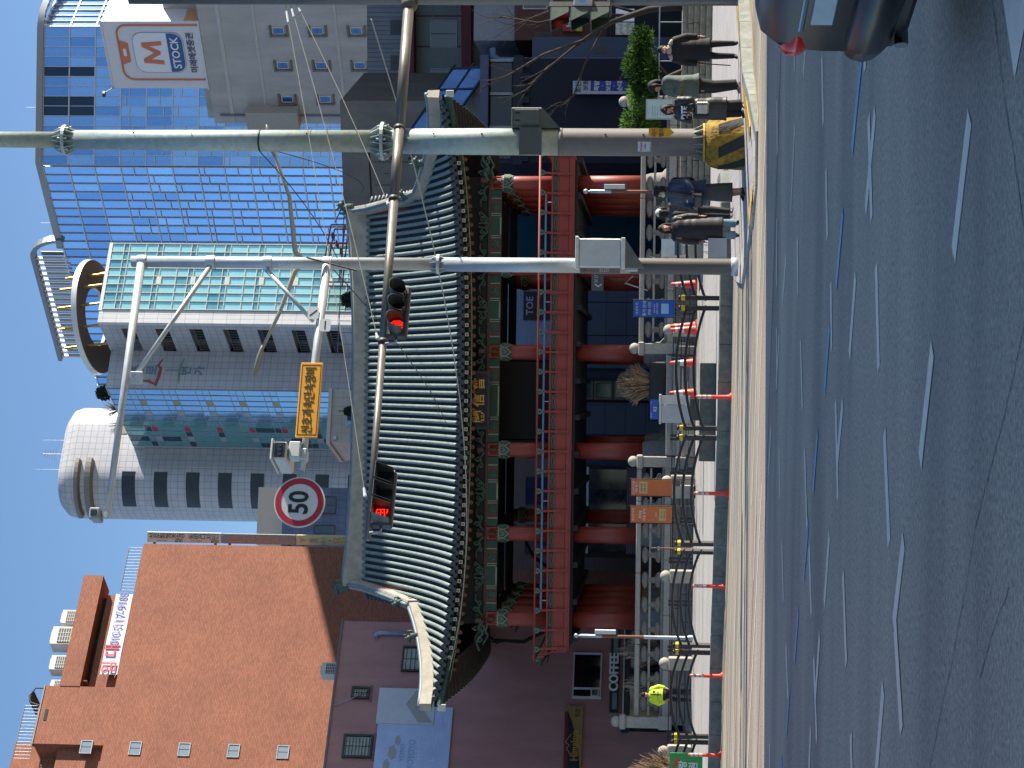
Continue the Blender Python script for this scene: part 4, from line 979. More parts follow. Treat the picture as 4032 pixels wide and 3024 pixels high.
P = [(4.5, 40.8), (4.5, 46.9)]+[(5.4-.9*math.cos(a), 46.9+.9*math.sin(a)) for a in [R(15*k) for k in range(7)]]+[(9.0+.9*math.sin(a), 46.9+.9*math.cos(a)) for a in [R(15*k) for k in range(7)]]+[(9.9, 40.8)]
mb = MB(); mb.tube([(x, -.04, z) for x, z in P], .09, 5); mb.build('phone_outline', OR, ms)
MB().prism([(6.0, 47.75), (6.3, 47.0), (8.1, 47.0), (8.4, 47.75)], -.06, -.02).build('phone_notch', OR, ms); MB().prism(rrect(6.85, 7.6, 47.25, 47.5, .1), -.075, -.06).build('notch_slot', WT, ms)
MB().prism(rrect(5.2, 9.2, 42.2, 46.6, .9), -.05, -.02).build('icon_shadow', M('hoarding_grey', '8f96a6', .5, var=.03), ms); MB().prism(rrect(5.26, 9.14, 42.26, 46.54, .87), -.06, -.05).build('icon_field', WT, ms)
MB().prism([(5.3, 43.6), (9.1, 43.6)]+[(9.1-.85*(1-math.cos(a)), 42.3+.85-.85*math.sin(a)) for a in [R(15*k) for k in range(7)]]+[(5.3+.85-.85*math.sin(a), 42.3+.85-.85*math.cos(a)) for a in [R(15*k) for k in range(7)]], -.075, -.06).build('icon_band', BL, ms)
MB().prism([(6.05, 44.1), (6.45, 44.1), (6.55, 45.2), (7.05, 44.3), (7.35, 44.3), (7.85, 45.2), (7.95, 44.1), (8.35, 44.1), (8.2, 45.85), (7.8, 45.85), (7.2, 44.85), (6.6, 45.85), (6.2, 45.85)], -.09, -.062).build('letter_m', OR, ms); text('STOCK', .95, WT, ms, 7.2, -.1, 42.95, off=.02); text('미래에셋증권', .72, M('ink_navy', '27314a', .5, var=0), ms, 7.2, -.09, 41.55, sx=1.0, off=.012)
B('side_stripe', M('hoarding_peach', 'c98f66', .5, var=.03), ms, 10.251, 10.27, .0, 9, 40.75, 41.9)
MB().tube([(3.7, -.1, 49.0), (3.7, -1.0, 49.6)], .05, 5).build('floodlight_arm', FRAME_D, ms); B('floodlight', FRAME_D, ms, 3.5, 3.9, -1.3, -.9, 49.45, 49.7, .03)
# --- low houses at the right, behind the navy shop
lh = thing('low_shop_house', 'low grey-green house with white windows and dark red eaves beneath the concrete building', 'house', (17.0, 128, 0), R(-8))
B('wall', M('wall_sage', '8f9790', .85, var=.12, scale=1), lh, 0, 16, 0, 10, 0, 17.2); B('siding', Mgrid('corrugated', '8d9099', '878a93', '6a6d76', .28, 9, .03, offset=0, rough=.5, bump=.4), lh, -.2, 16, .6, 9, 17.2, 20.4)
for z in (17.2, 13.6): MB().prism([(-1.6, z), (15, z), (15, z+.75), (-.6, z+.55)], -1.3, -.0).build('red_eave', M('eave_red', '7d3038', .6, var=.15), lh)
for k in range(4): window(lh, 1.2+k*3.0, 2.9+k*3.0, 14.6, 16.3, FRAME_W, GLASSD, 2, y=-.02)
for k in range(7): B('wall_batten', M('batten', '6b4a44', .6), lh, .4+k*1.9, .5+k*1.9, -.04, 0, 14.0, 17.15)
for k in range(6): B('shutter', M('shutter', '565a60', .6), lh, .6+k*2.2, 1.5+k*2.2, .5, .6, 18.0, 18.9)
railing_simple(lh, 6, 13, -1.1, 14.4, 1.6, 9, 'balcony_railing')
gs = thing('beige_block', 'small sunlit beige rooftop block beside the concrete wall', 'building', (13.0, 111, 0)); B('wall', M('beige_wall', 'a3937a', .85, var=.1), gs, 0, 2.3, 0, 5, 0, 17.9); B('cap', M('beige_cap', 'b3a58c', .8), gs, -.08, 2.38, -.08, 5.1, 17.9, 18.05)
gc = thing('board_concrete_building', 'weathered board-marked concrete wall rising behind the right end of the pavilion ridge', 'building', (9.3, 106.6, 0), R(-18))
B('wall', M('board_concrete', '7d7871', .9, var=.2, scale=.8, bump=.15, bscale=8, streak=.5), gc, 0, 5.6, 0, 9, 0, 18.4); B('white_block', M('plaster_white', 'b7b3ab', .8), gc, 2.9, 3.7, -.1, 1.2, 17.0, 18.75)
for k in range(7): B('wall_scar', M('scar', '5f5a55', .9), gc, .5+k*.62, .56+k*.62, -.012, .0, 14.9+.4*(k % 3), 16.2+.5*(k % 2))
MB().tube([(0, -.05, 16.9), (3.0, -.05, 16.95)], .035, 5).build('wall_conduit', FRAME_D, gc)
MB().tube([(.3, -.05, 18.3), (-.9, -.05, 18.9)], .03, 4).build('tv_antenna', rb_, gc)
# glass canopy between
gcn = thing('glass_canopy', 'slanted glazed canopy with dark frame behind the pavilion corner', 'canopy', (11.4, 100.5, 0), R(-4))
for i in range(4):
    for j in range(2):
        x0 = i*1.05; zt = lambda x: 14.9-.68*x
        MB().quad((x0+.06, -.02-.5*j, zt(x0)-.95*j-.06), (x0+1.0, -.02-.5*j, zt(x0+1)-.95*j-.06), (x0+1.0, -.42-.5*j, zt(x0+1)-.95*(j+1)+.04), (x0+.06, -.42-.5*j, zt(x0)-.95*(j+1)+.04)).build('pane', M('canopy_glass', '7f9cc0', .05, metal=.6, var=.2, scale=.6), gcn)
mb = MB(); zt = lambda x: 14.9-.68*x
for i in range(5): mb.tube([(i*1.05, 0, zt(i*1.05)), (i*1.05, -1.0, zt(i*1.05)-1.95)], .06, 5)
for j in range(3): mb.tube([(-.3, -.5*j, zt(-.3)-.97*j), (4.4, -.5*j, zt(4.4)-.97*j)], .07, 5)
mb.build('frame', M('frame_navy', '2a3240', .5), gcn); B('support_wall', M('support_grey', '77736e', .85, var=.15), gcn, -.2, 4.2, -.6, 3, 0, 11.0)
# --- navy shop building
NV = M('navy_stucco', '161c2c', .8, var=.1, scale=1.5, bump=.05, bscale=20)
nv = thing('navy_building', 'dark navy rendered shop building with a notched cornice behind the corner', 'building', (10.6, 97, 0))
B('wall', NV, nv, 0, 5.0, 0, 8, 0, 8.75); B('attic', M('navy_light', '212a3c', .7), nv, .0, 4.9, .2, 8, 8.75, 9.9); B('roof_slab', M('navy_trim', '46506a', .6), nv, -.2, 5.1, -.3, 8, 9.95, 10.35)
for k in range(3): B('attic_panel', M('navy_glass', '182233', .2), nv, .2+k*1.6, 1.6+k*1.6, .13, .2, 8.85, 9.85); B('attic_post', M('post_grey', '8b93a0', .5), nv, 1.65+k*1.6, 1.78+k*1.6, .1, .2, 8.8, 9.9)
B('cornice', M('navy_dark', '1a2132', .7), nv, -.1, 5.1, -.18, 0, 8.3, 8.75)
for k in range(9): B('cornice_block', MATS['navy_dark'], nv, .05+k*.56, .33+k*.56, -.16, -.003, 8.0, 8.3)
bs = thing('blue_metal_wall', 'weathered blue metal-clad wall strip beside the navy building', 'wall', (15.65, 97.2, 0)); B('sheet', M('blue_metal', '2c3f5c', .5, var=.25, scale=1.2, streak=.3), bs, 0, 1.0, 0, 3, 0, 7.9); B('edge_trim', M('trim_blue', '6f87a8', .5), bs, -.06, 0, -.05, .1, 0, 7.9); B('vent', FRAME_D, bs, .2, .5, -.02, 0, 4.3, 4.8); B('vent', FRAME_D, bs, .2, .5, -.02, 0, 2.6, 3.0)
rbk = thing('dark_brick_house', 'dark red brick house with a grey upper wall next to the blue metal wall', 'house', (16.8, 99, 0)); B('wall', Mgrid('brick_dark', '5b2c26', '4d251f', '6a5148', .23, .08, .012, stain=.2), rbk, 0, 7, 0, 8, 0, 8.9); B('upper_wall', M('wall_grey', '8c8f96', .85, var=.12), rbk, 0, 7, .1, 8, 8.9, 10.9)
window(rbk, 1.5, 2.3, 7.3, 8.5, FRAME_W, GLASSD, 1, y=-.02); B('shop_dark', SHADE_IN, rbk, .1, 7, -.03, 0, .3, 4.4)
B('stair_screen', FRAME_D, rbk, -.7, .3, -.5, -.4, 7.0, 7.9)
for k in range(12): B('screen_slat', M('slat_brown', '5c524c', .5), rbk, -.7, .3, -.56, -.5, 7.02+.072*k, 7.05+.072*k)
MB().tube([(-1.0, -.1, 5.0), (-1.0, -.1, 9.6), (-.8, -.1, 9.9), (-.4, -.1, 9.95)], .16, 8).build('duct', M('duct_blue', '6f819c', .5), rbk, True)
hp = thing('red_shop_sign', 'red shop sign with white capital letters and a yellow band on the dark brick house', 'sign', (18.0, 98.85, 6.2)); B('board', M('sign_red', 'a01f2c', .5, var=.05), hp, -.8, .9, -.06, .05, -.33, .33); B('yellow_band', M('sign_band', 'c9b23a', .5), hp, -.8, .9, -.065, .05, -.62, -.34); text('HAPPY', .4, M('ink_white', 'd8d8d8', .5, var=0), hp, .0, -.08, .0, off=.012); text('HAPPY', .13, K1, hp, 0, -.08, -.48)
pk = thing('picture_board', 'bright white and picture menu boards in the dark shop front', 'board', (17.1, 98.6, 3.5)); B('white_board', M('board_white', 'b9c2cc', .4, emit=.15, var=.15, scale=3), pk, .55, 1.15, -.05, .05, -.45, .45); B('picture', M('picture', '9aa3a0', .4, emit=.12, var=.6, scale=7), pk, -.1, .48, -.05, .05, -.45, .45)
ns = thing('jokbal_sign', 'white and blue vertical sign with Korean lettering projecting from the navy wall', 'sign', (14.2, 96.7, 0)); B('board', M('sign_blue', '1d2f8c', .5, var=.04), ns, -.22, .26, -.1, .1, 3.35, 5.05); B('white_top', M('sign_offwhite', 'a9b0bd', .5, var=.04), ns, -.22, .26, -.105, .1, 5.055, 5.9); B('side_light', M('sign_edge', 'b5bac0', .5), ns, -.36, -.225, -.1, .1, 3.35, 5.9); B('bracket', FRAME_D, ns, .265, .5, -.02, .02, 3.6, 3.7); B('bracket', FRAME_D, ns, .265, .5, -.02, .02, 5.5, 5.6)
text('조선', .3, K1, ns, -.03, -.115, 5.62, off=.008); text('보쌈', .28, K1, ns, .06, -.115, 5.28, off=.006)
for tx, z in (('족발', 4.75), ('보쌈', 4.2), ('순대', 3.65)): text(tx, .27, MATS['ink_white'], ns, .02, -.115, z, off=.006)
for z in (4.48, 3.93): text('·', .3, MATS['ink_white'], ns, .02, -.115, z)
# --- what shows through the open pavilion
pw = thing('panelled_shop', 'grey metal-panelled shop building seen between the pavilion columns', 'building', (-4.0, 98, 0)); PNL = M('panel_slate', '3d4a5e', .6, var=.08, scale=.8)
B('core', M('core_slate', '232a36', .8), pw, 0, 9.6, .1, 8, 0, 6.2)
for c in range(6):
    for r_ in range(6): 
        if 2 <= c <= 3 and r_ > 0 and c == 2: continue
        B('panel', PNL, pw, .02+c*1.6, 1.58+c*1.6, 0, .08, .3+r_*.98, 1.26+r_*.98)
WDF = M('wood_frame', '5f564c', .6)
for k in range(5): f = window(pw, 3.3, 4.2, 1.0+k*.95, 1.9+k*.95, WDF, M('green_glass', '33564f', .1, var=.2), 1, y=-.05, fw=.1)
for k in range(10): B('vent_slat', MATS['core_slate'], pw, 2.3, 3.1, -.05, 0, .6+k*.16, .68+k*.16)
wb_ = thing('white_brick_building', 'white-painted brick building with dark sign boards glimpsed through the upper pavilion', 'building', (-1.0, 106, 0)); B('wall', Mgrid('white_brick', '9aa3b6', '8f98ab', '77809a', .25, .1, .012, stain=.1), wb_, 0, 6.6, 0, 6, 0, 10.6)
for x, tx in ((2.2, 'TOE'), (5.1, 'TOE')):
    s_ = B('sign_board', M('board_dark', '20222b', .5), wb_, x-.75, x+.75, -.08, 0, 7.35, 8.75); text(tx, .5, M('pink_letter', 'a59aae', .5, var=0), s_, x, -.09, 8.4, off=.01); text('BWWWS', .26, MATS['pink_letter'], s_, x, -.09, 7.95)
br2 = thing('brown_brick_building', 'brown brick house with blue windows seen through the left upper bays of pavilion', 'house', (-9.2, 101, 0)); B('wall', Mgrid('brown_brick', '6e5a50', '63504a', '7d6f66', .23, .08, .012, stain=.18), br2, 0, 7.4, 0, 8, 0, 9.6)
for k in range(3): window(br2, .8+k*2.4, 2.2+k*2.4, 6.6, 8.2, FRAME_D, M('pane_navy', '2b3a55', .1), 2, y=-.02)
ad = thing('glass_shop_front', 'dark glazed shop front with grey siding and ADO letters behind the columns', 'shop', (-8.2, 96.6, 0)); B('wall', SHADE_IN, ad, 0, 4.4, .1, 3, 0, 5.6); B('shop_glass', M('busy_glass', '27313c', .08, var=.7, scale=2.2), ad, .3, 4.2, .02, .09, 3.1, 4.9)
for k in range(9): B('siding_board', M('siding_mauve', '6a6472', .7), ad, .2, 4.3, -.02, .08, 2.2+k*.1, 2.28+k*.1)
text('ADO', .5, MATS['letter_grey'], ad, 2.3, -.05, 1.9, off=.01); f = B('shop_frame', FRAME_W, ad, .2, 4.3, -.03, .06, 4.9, 5.0)
# --- low white annex and slate parapet behind the ridge
wa = thing('white_annex', 'sunlit white-tiled rooftop annex with a small window above the pavilion ridge', 'building', (-3.3, 110.5, 0), R(14)); B('wall', Mgrid('annex_tile', 'c2b9ad', 'bab2a6', '9a9186', .5, .5, .012, offset=0, rough=.5, bump=.1), wa, 0, 2.9, 0, 5, 0, 19.6); B('cornice', M('annex_white', 'c8c2b8', .6), wa, -.1, 3.0, -.12, 5, 19.6, 19.8)
window(wa, .9, 1.7, 18.0, 18.75, FRAME_W, M('pane_sky', '7796b5', .05, metal=.5, var=.1), 2, y=-.02); B('wall_lamp', FRAME_W, wa, .1, .3, -.25, 0, 19.2, 19.4, .02)
sp_ = thing('slate_parapet_building', 'blue-grey parapet and glass strip of a low building just behind the ridge', 'building', (-.4, 112, 0), R(12)); B('wall', M('podium_glass', '3f7f90', .1, metal=.4, var=.1), sp_, 0, 12, .3, 10, 0, 18.2); B('parapet', M('parapet_slate', '7d84a0', .6, var=.06), sp_, 0, 12, 0, .4, 18.0, 18.75)
railing_simple(sp_, 2, 11.5, .6, 18.75, .9, 14, 'roof_railing')
st_ = thing('red_scaffold', 'salmon-red steel rooftop frame beside the concrete wall', 'scaffold', (5.6, 113.2, 18.7), R(8)); SC = M('salmon_steel', 'b05a48', .5, var=.12)
mb = MB()
for x in (0, 1.1, 2.2, 3.3):
    for y in (0, 1.2): mb.tube([(x, y, 0), (x, y, 2.0-.15*x)], .045, 5)
for y in (0, 1.2):
    for z in (0.1, .95, 2.0): mb.tube([(0, y, z), (3.3, y, z-.15*3.3*(z/2))], .045, 5)
mb.build('frame', SC, st_)
for k in range(6): B('step', SC, st_, .3+k*.45, .65+k*.45, .1, 1.1, .2+k*.25, .24+k*.25)
shrub((4.6, 112.6, 18.6), .45, 'dark rooftop shrub beside the red steel frame', None); shrub((-1.6, 110.2, 18.3), .28, 'small planted shrub next to the white annex window', None)
# --- slate-tiled block between the round tower and the brick corner
sl_ = thing('slate_tile_building', 'slate-blue tiled block with dark windows behind the brick building corner', 'building', (-13.6, 160, 0), R(10)); B('wall', Mgrid('slate_tile', '5f6c86', '586580', '3f4a60', .6, .6, .02, offset=0, rough=.4, bump=.1), sl_, 0, 5.2, 0, 12, 0, 31.5); B('attic', M('attic_cream', 'c4baa8', .7, var=.05), sl_, .6, 5.2, .4, 12, 31.5, 33.6)
for r_ in range(3):
    for k in range(2): window(sl_, .8+k*2.3, 2.2+k*2.3, 20+r_*3.6, 21.7+r_*3.6, FRAME_D, GLASSD, 2, y=-.02)
# --- blocks outside the frame: the shade on the road and plum wall, and the sunlit fronts across the street
def outblock(name, label, loc, w_, d, h, side, wall):
    t = thing(name, label, 'building', loc); B('wall', wall, t, 0, w_, 0, d, 0, h)
    for r_ in range(int(h//3.9)):
        if side == 'x': B('window_band', GLASSD, t, -.05, 0, 1, d-1, 1.6+r_*3.9, 3.4+r_*3.9)
        else:
            for k in range(int(w_//4)): B('window_pane', GLASSD, t, 1+k*4, 3.2+k*4, d, d+.05, 1.6+r_*3.9, 3.4+r_*3.9)
FR1 = M('front_cream', 'ddd3c0', .8, var=.08, scale=.5); FR2 = M('front_white', 'dedbd4', .8, var=.06, scale=.5)
outblock('roadside_block', 'grey low block across the side street whose shade falls over the carriageway', (20, -31, 0), 30, 65.5, 12.5, 'x', FR1)
outblock('street_block', 'mid-rise block on the far side street whose shade falls over the plum wall', (27, 91.5, 0), 22, 44, 36.6, 'x', FR2)
# ------------------------------------------------------------------ stone podium, balustrade, steps
PZ, PF = 1.36, 73.9                       # podium floor height and its front line
GZ = .42
pod = thing('stone_podium', 'weathered granite podium of coursed blocks carrying the pavilion', 'podium', (0, 0, 0))
B('core', STONE, pod, -12.3, 10.6, PF+.25, 92, .2, PZ)
bkm = {}
for (xa, xb) in ((-12.3, -2.9), (1.45, 10.6)):
    for r_, (z0, z1) in enumerate(((.3, .72), (.73, 1.06))):
        x = xa; 
        while x < xb-.05:
            L = min(random.choice((1.0, 1.25, 1.5)), xb-x)
            if xb-x-L < .4: L = xb-x
            key = (round(L, 2), r_)
            if key not in bkm: bkm[key] = MB().box(.006, L-.006, 0, .26, 0, z1-z0, .012).mesh('stone_block', STONE)
            obj('stone_block', bkm[key], pod, (x, PF+random.uniform(-.008, .008), z0)); x += L
    x = xa
    while x < xb-.05:
        L = min(2.0, xb-x); MB().box(.005, L-.005, -.12, .4, 0, .28, .02).build('coping_stone', STONE_L, pod, None, (x, PF, 1.08)); x += L
for k in range(5): B('step', STONE_L, pod, -2.5, 1.1, PF-1.5+k*.32, PF+.3, .3 if k == 0 else GZ+.185*k, GZ+.185*(k+1)-.002, .012)
B('step_cheek', STONE, pod, -2.88, -2.52, PF-1.5, PF, .3, 1.0, .03); B('step_cheek', STONE, pod, 1.12, 1.44, PF-1.5, PF, .3, 1.0, .03)
lb = MB()
lb.sphere((0, 0, .62), .3, 12, 8, (1, .42, .42)); lb.lathe([(.13, .2), (.1, .35), (.14, .5)], 10, (0, 0, 0)); lb.sphere((0, 0, .14), .28, 12, 8, (1, .42, .45))
lbm = lb.mesh('lotus_baluster', STONE, True)
def balus(name, label, x0, x1, n):
    t = thing(name, label, 'balustrade', (0, PF+.1, PZ))
    B('base_rail', STONE, t, x0, x1, -.14, .14, .0, .1, .015); B('middle_rail', STONE_L, t, x0, x1, -.09, .09, .46, .54, .015)
    k = x0
    while k < x1-.05:
        L = min(2.6, x1-k); B('top_rail', STONE_L, t, k+.004, k+L-.004, -.13, .13, .84, 1.02, .03); k += L
    for i in range(n): obj('lotus_baluster', lbm, t, (x0+(x1-x0)*(i+.5)/n, 0, .06))
balus('stone_balustrade', 'stone balustrade with lotus balusters left of the podium steps', -12.0, -3.0, 10)
balus('stone_balustrade', 'stone balustrade with lotus balusters right of the podium steps', 1.6, 10.4, 10)
spm = [MB().box(-.19, .19, -.19, .19, 0, 1.25, .02).mesh('shaft', STONE_L), MB().box(-.25, .25, -.25, .25, 0, .24, .05).mesh('cap', STONE_L), MB().sphere((0, 0, .16), .2, 14, 9, (1, 1, .95)).mesh('ball', STONE_L, True), MB().box(-.24, .24, -.24, .24, 0, .5, .04).mesh('foot', STONE_L)]
for i, (x, z0, lab) in enumerate(((1.35, .5, 'square stone newel post with ball top at right of the podium steps'), (-2.75, .5, 'square stone newel post with ball top at left of the podium steps'), (-12.2, 1.0, 'square stone newel post with ball top ending the left balustrade'), (10.3, 1.0, 'square stone newel post with ball top ending the right balustrade'))):
    t = thing('newel_post', lab, 'post', (x, PF-.05, z0), 0, 'stone newel posts'); obj('shaft', spm[0], t, (0, 0, .4)); obj('foot', spm[3], t, (0, 0, 0)); obj('cap', spm[1], t, (0, 0, 1.66)); obj('ball', spm[2], t, (0, 0, 1.86))
# low white bollards with ball tops
blm = [MB().box(-.22, .22, -.22, .22, 0, .82, .03).mesh('shaft', STONE_L), MB().sphere((0, 0, .95), .2, 14, 9).mesh('ball', STONE_L, True)]
for x, y, lab in ((-3.3, 70.6, 'pale stone bollard partly hidden by its twin beside the orange banners'), (-3.55, 68.6, 'pale stone bollard standing in front of its twin beside the orange banners'), (-6.53, 70, 'pale stone bollard between the spotlight post and the tall lamp pole'), (-9.52, 70, 'pale stone bollard between the tall lamp pole and the officer'), (-12.55, 70, 'pale stone bollard beside the dry reed bush'), (1.95, 71, 'pale stone bollard behind the pair of traffic cones')):
    t = thing('stone_bollard', lab, 'bollard', (x, y, .35), 0, 'stone bollards'); obj('shaft', blm[0], t); obj('ball', blm[1], t)
# low black fence in the yard
BLK = M('black_steel', '17181b', .45, var=.1)
fx = [-13.6, -12.2, -10.7, -9.2, -7.6, -6.1, -4.7, -3.1, -1.8, -.3, 1.0, 2.6, 4.2]
fl_ = ['at the end by the dry reed bush', 'between the end newel post and the officer', 'right behind the officer', 'behind the tall lamp pole', 'behind the lone bollard between lamp pole and spotlight', 'behind the spotlight post', 'behind the orange banner stands', 'below the newel post left of the steps', 'behind the grey utility cabinet', 'behind the cone with green tape', 'behind the pair of overlapping cones', 'behind the cone next to the camera pole']
for i, (a, b) in enumerate(zip(fx, fx[1:])):
    t = thing('yard_fence_panel', 'low black yard fence panel '+fl_[i], 'fence', ((a+b)/2, 71.4, .38), 0, 'low black fence panels in the yard'); h = (b-a)/2
    for z in (.2, .48, .76): MB().tube([(-h, 0, z), (h, 0, z)], .018, 6).build('rail', BLK, t)
    for x in (-h+.03, h-.1): B('post', BLK, t, x, x+.08, -.03, .03, 0, .82)
# ------------------------------------------------------------------ guard rail along the kerb
YEL = M('reflector_yellow', 'c9ae1c', .4, emit=0, var=.05); RUB = M('rail_black', '1a1a1d', .35, var=.1); PBR = M('post_bronze', '2b2422', .5, var=.15)
gp = [(4.45, 46.25), (2.0, 46.1), (1.77, 46.1), (-.95, 46.55), (-1.17, 46.6), (-3.7, 48.05), (-3.9, 48.15), (-6.3, 49.65), (-6.48, 49.7), (-8.6, 50.15), (-8.75, 50.2), (-11.4, 50.75)]
gn = ['black three-pipe guard rail behind the waiting pedestrians', 'black three-pipe guard rail between the steel camera pole and the grey cabinet', 'black three-pipe guard rail in front of the orange banner stands', 'black three-pipe guard rail in front of the spotlight post and tall lamp pole', 'black three-pipe guard rail in front of the officer in the yellow jacket', 'black three-pipe guard rail carrying the green street banner']
for i in range(0, 12, 2):
    a, b = Vector(gp[i]), Vector(gp[i+1]); c = (a+b)/2; d = b-a; L = d.length; rz_ = math.atan2(-d.y, -d.x)
    t = thing('guard_rail', gn[i//2], 'guard rail', (c.x, c.y, KH), rz_, 'guard rails along the kerb')
    for zz in (.3, .5, .7):
        P = []
        for k in range(17):
            s = -1+2*k/16; P.append((s*(L/2+.06), 0, zz+.25*(1-s*s) if abs(s) < .97 else zz-.01))
        MB().tube(P, .032, 8).build('rail', RUB, t, True)
    for sx_ in (-L/2, L/2):
        p = B('post', PBR, t, sx_-.05, sx_+.05, -.05, .05, 0, .8, .008)
        B('reflector', YEL, p, sx_-.058, sx_+.058, -.058, .058, .77, .85, .01); MB().sphere((sx_, 0, .89), .06, 10, 6, (1, 1, .6)).build('cap', PBR, p, True)
# flexible delineators
DLO = M('delineator_orange', 'e8452a', .45, var=.06); DLS = M('delineator_band', 'b9b4b0', .35, var=.15)
dm = [MB().lathe([(.1, 0), (.1, .02), (.065, .05), (.048, .1), (.043, .4), (.04, .76), (.024, .79)], 14).mesh('tube', DLO, True), MB().lathe([(.0445, 0), (.0435, .075)], 14, cap=False).mesh('band', DLS, True)]
dl = ['orange delineator post on the road below the grey cabinet', 'orange delineator post on the road below the stone bollard pair', 'orange delineator post on the road below the middle guard rail posts', 'orange delineator post on the road between tall lamp pole and officer', 'orange delineator post on the road in front of the green banner']
for i, (x, y) in enumerate(((-.23, 45.5), (-2.43, 46.4), (-4.68, 47.85), (-6.96, 49.1), (-8.93, 49.45))):
    t = thing('delineator', dl[i], 'delineator', (x, y, 0), 0, 'orange delineators'); obj('tube', dm[0], t)
    for z in (.45, .56, .67): obj('band', dm[1], t, (0, 0, z))
# traffic cones
cm_ = [MB().lathe([(.17, .03), (.15, .12), (.05, .86), (.03, .88)], 18).mesh('cone', M('cone_orange', 'e5492c', .45, var=.06), 50), MB().box(-.22, .22, -.22, .22, 0, .04, .01).mesh('base', MATS['cone_orange']), MB().lathe([(.112, .42), (.096, .54)], 18, cap=False).mesh('band', M('cone_white', 'd0ccc6', .4, var=.08), 50), MB().lathe([(.083, .64), (.072, .72)], 18, cap=False).mesh('band', MATS['cone_white'], 50)]
for (x, y, lab) in ((3.45, 69, 'orange traffic cone standing nearest the camera pole'), (1.9, 68.6, 'orange traffic cone overlapping its twin beside the blue banner'), (2.05, 69.6, 'orange traffic cone half hidden behind its twin beside the blue banner'), (.79, 69, 'orange traffic cone with a green tape patch before the steps'), (-.23, 69.5, 'orange traffic cone right behind the grey cabinet')):
    t = thing('traffic_cone', lab, 'cone', (x, y, .38), 0, 'traffic cones before the steps'); obj('cone', cm_[0], t); obj('base', cm_[1], t); obj('band', cm_[2], t); obj('band', cm_[3], t)
    if 'tape' in lab: MB().lathe([(.098, .55), (.086, .64)], 18, cap=False).build('tape', M('tape_green', '3f7d68', .5), t)
# banner stands
def stand(x, y, mat, mat2, label, rows_):
    t = thing('banner_stand', label, 'banner stand', (x, y, .38)); B('panel', mat, t, -.27, .27, -.02, .02, .75, 2.13)
    for sx_ in (-.29, .29): MB().tube([(sx_, .02, 0), (sx_, .02, 2.16)], .016, 6).build('leg', BLK, t)
    for z in (.45, .73, 2.15): MB().tube([(-.29, .02, z), (.29, .02, z)], .012, 6).build('cross_bar', BLK, t)
    B('foot', BLK, t, -.33, .33, -.25, .25, 0, .03)
    for (tx, sz, z, mt) in rows_: text(tx, sz, mt, t, 0, -.026, z, ex=.002)
    for (x0, x1, z0, z1, mt) in mat2: B('printed_block', mt, t, x0, x1, -.024, -.0205, z0, z1)
    B('printed_strip', M('strip_photo', '5a504c', .5, var=.6, scale=14), t, -.26, .26, -.015, .015, .48, .68)
IW = MATS['ink_white']; TAN = M('print_tan', 'b79c68', .5, var=.05); PALE = M('print_pale', '8fb2d6', .5, var=.08)
stand(2.58, 68, M('banner_blue_print', '1d4fa0', .5, var=.08, scale=2), [(-.17, .17, .95, 1.2, PALE)], 'blue printed banner stand before the pavilion steps', [('보신각 터', .1, 2.0, IW), ('종각 안내', .13, 1.75, IW), ('관람 시간', .11, 1.58, IW), ('월요일 휴관', .06, 1.42, IW), ('화요일~일요일', .06, 1.33, IW)])
OP = M('banner_orange_print', 'b8632f', .5, var=.06, scale=2)
stand(-3.42, 68.4, OP, [(-.2, .2, 1.58, 1.86, TAN)], 'orange printed banner stand beside the pair of stone bollards', [('보신각 타종', .09, 2.04, IW), ('체험 행사', .09, 1.94, IW), ('상설 타종', .07, 1.77, K1), ('관광 안내', .07, 1.66, K1)])
stand(-4.3, 68, OP, [(-.2, .2, .95, 1.18, TAN)], 'orange printed banner stand in front of the podium wall', [('보신각 타종', .09, 2.04, IW), ('광복절', .1, 1.8, IW), ('타종 참여', .1, 1.67, IW), ('안내', .08, 1.28, IW), ('매일 11:40', .055, 1.1, K1), ('월요일 휴무', .055, 1.0, K1)])
# grey cabinet with blue sign
kb = thing('utility_cabinet', 'grey steel utility cabinet with a blue sign on top behind the guard rail', 'cabinet', (-.68, 60, .3)); GST = M('cabinet_grey', 'a3a8ab', .5, var=.12, scale=3, metal=.2)
B('casing', GST, kb, -.4, .4, -.28, .28, .4, 1.24, .015); B('top', M('cabinet_top', 'b9bab4', .5), kb, -.44, .44, -.32, .32, 1.24, 1.31, .015); B('plinth', M('plinth_dark', '3f4746', .7, var=.2), kb, -.32, .32, -.2, .2, 0, .4)
B('side_panel', M('cabinet_side', 'b6b7b2', .5, var=.1), kb, .14, .4, -.286, -.281, .42, 1.22); B('door_joint', FRAME_D, kb, .125, .135, -.285, -.28, .42, 1.22)
for z in (.5, 1.1): B('hinge', FRAME_W, kb, .1, .16, -.3, -.28, z, z+.06)
sg = B('sign', M('cab_sign_blue', '2346a0', .4, var=.05), kb, -.3, .28, -.3, -.27, 1.33, 1.57); text('K5', .13, IW, kb, 0, -.305, 1.42); text('종로구청', .04, IW, kb, -.18, -.305, 1.53); text('안내', .04, IW, kb, .18, -.305, 1.53)
# granite bench blocks on the plaza edge
t = thing('granite_bench', 'long dark granite block bench behind the guard rail', 'bench', (-.6, 47.9, KH)); DG_ = M('granite_dark', '5d6360', .7, var=.25, scale=9, bump=.2, bscale=60)
for k in range(3): B('block', DG_, t, -1.15+k*.77, -.39+k*.77, -.2, .25, 0, .38, .01)
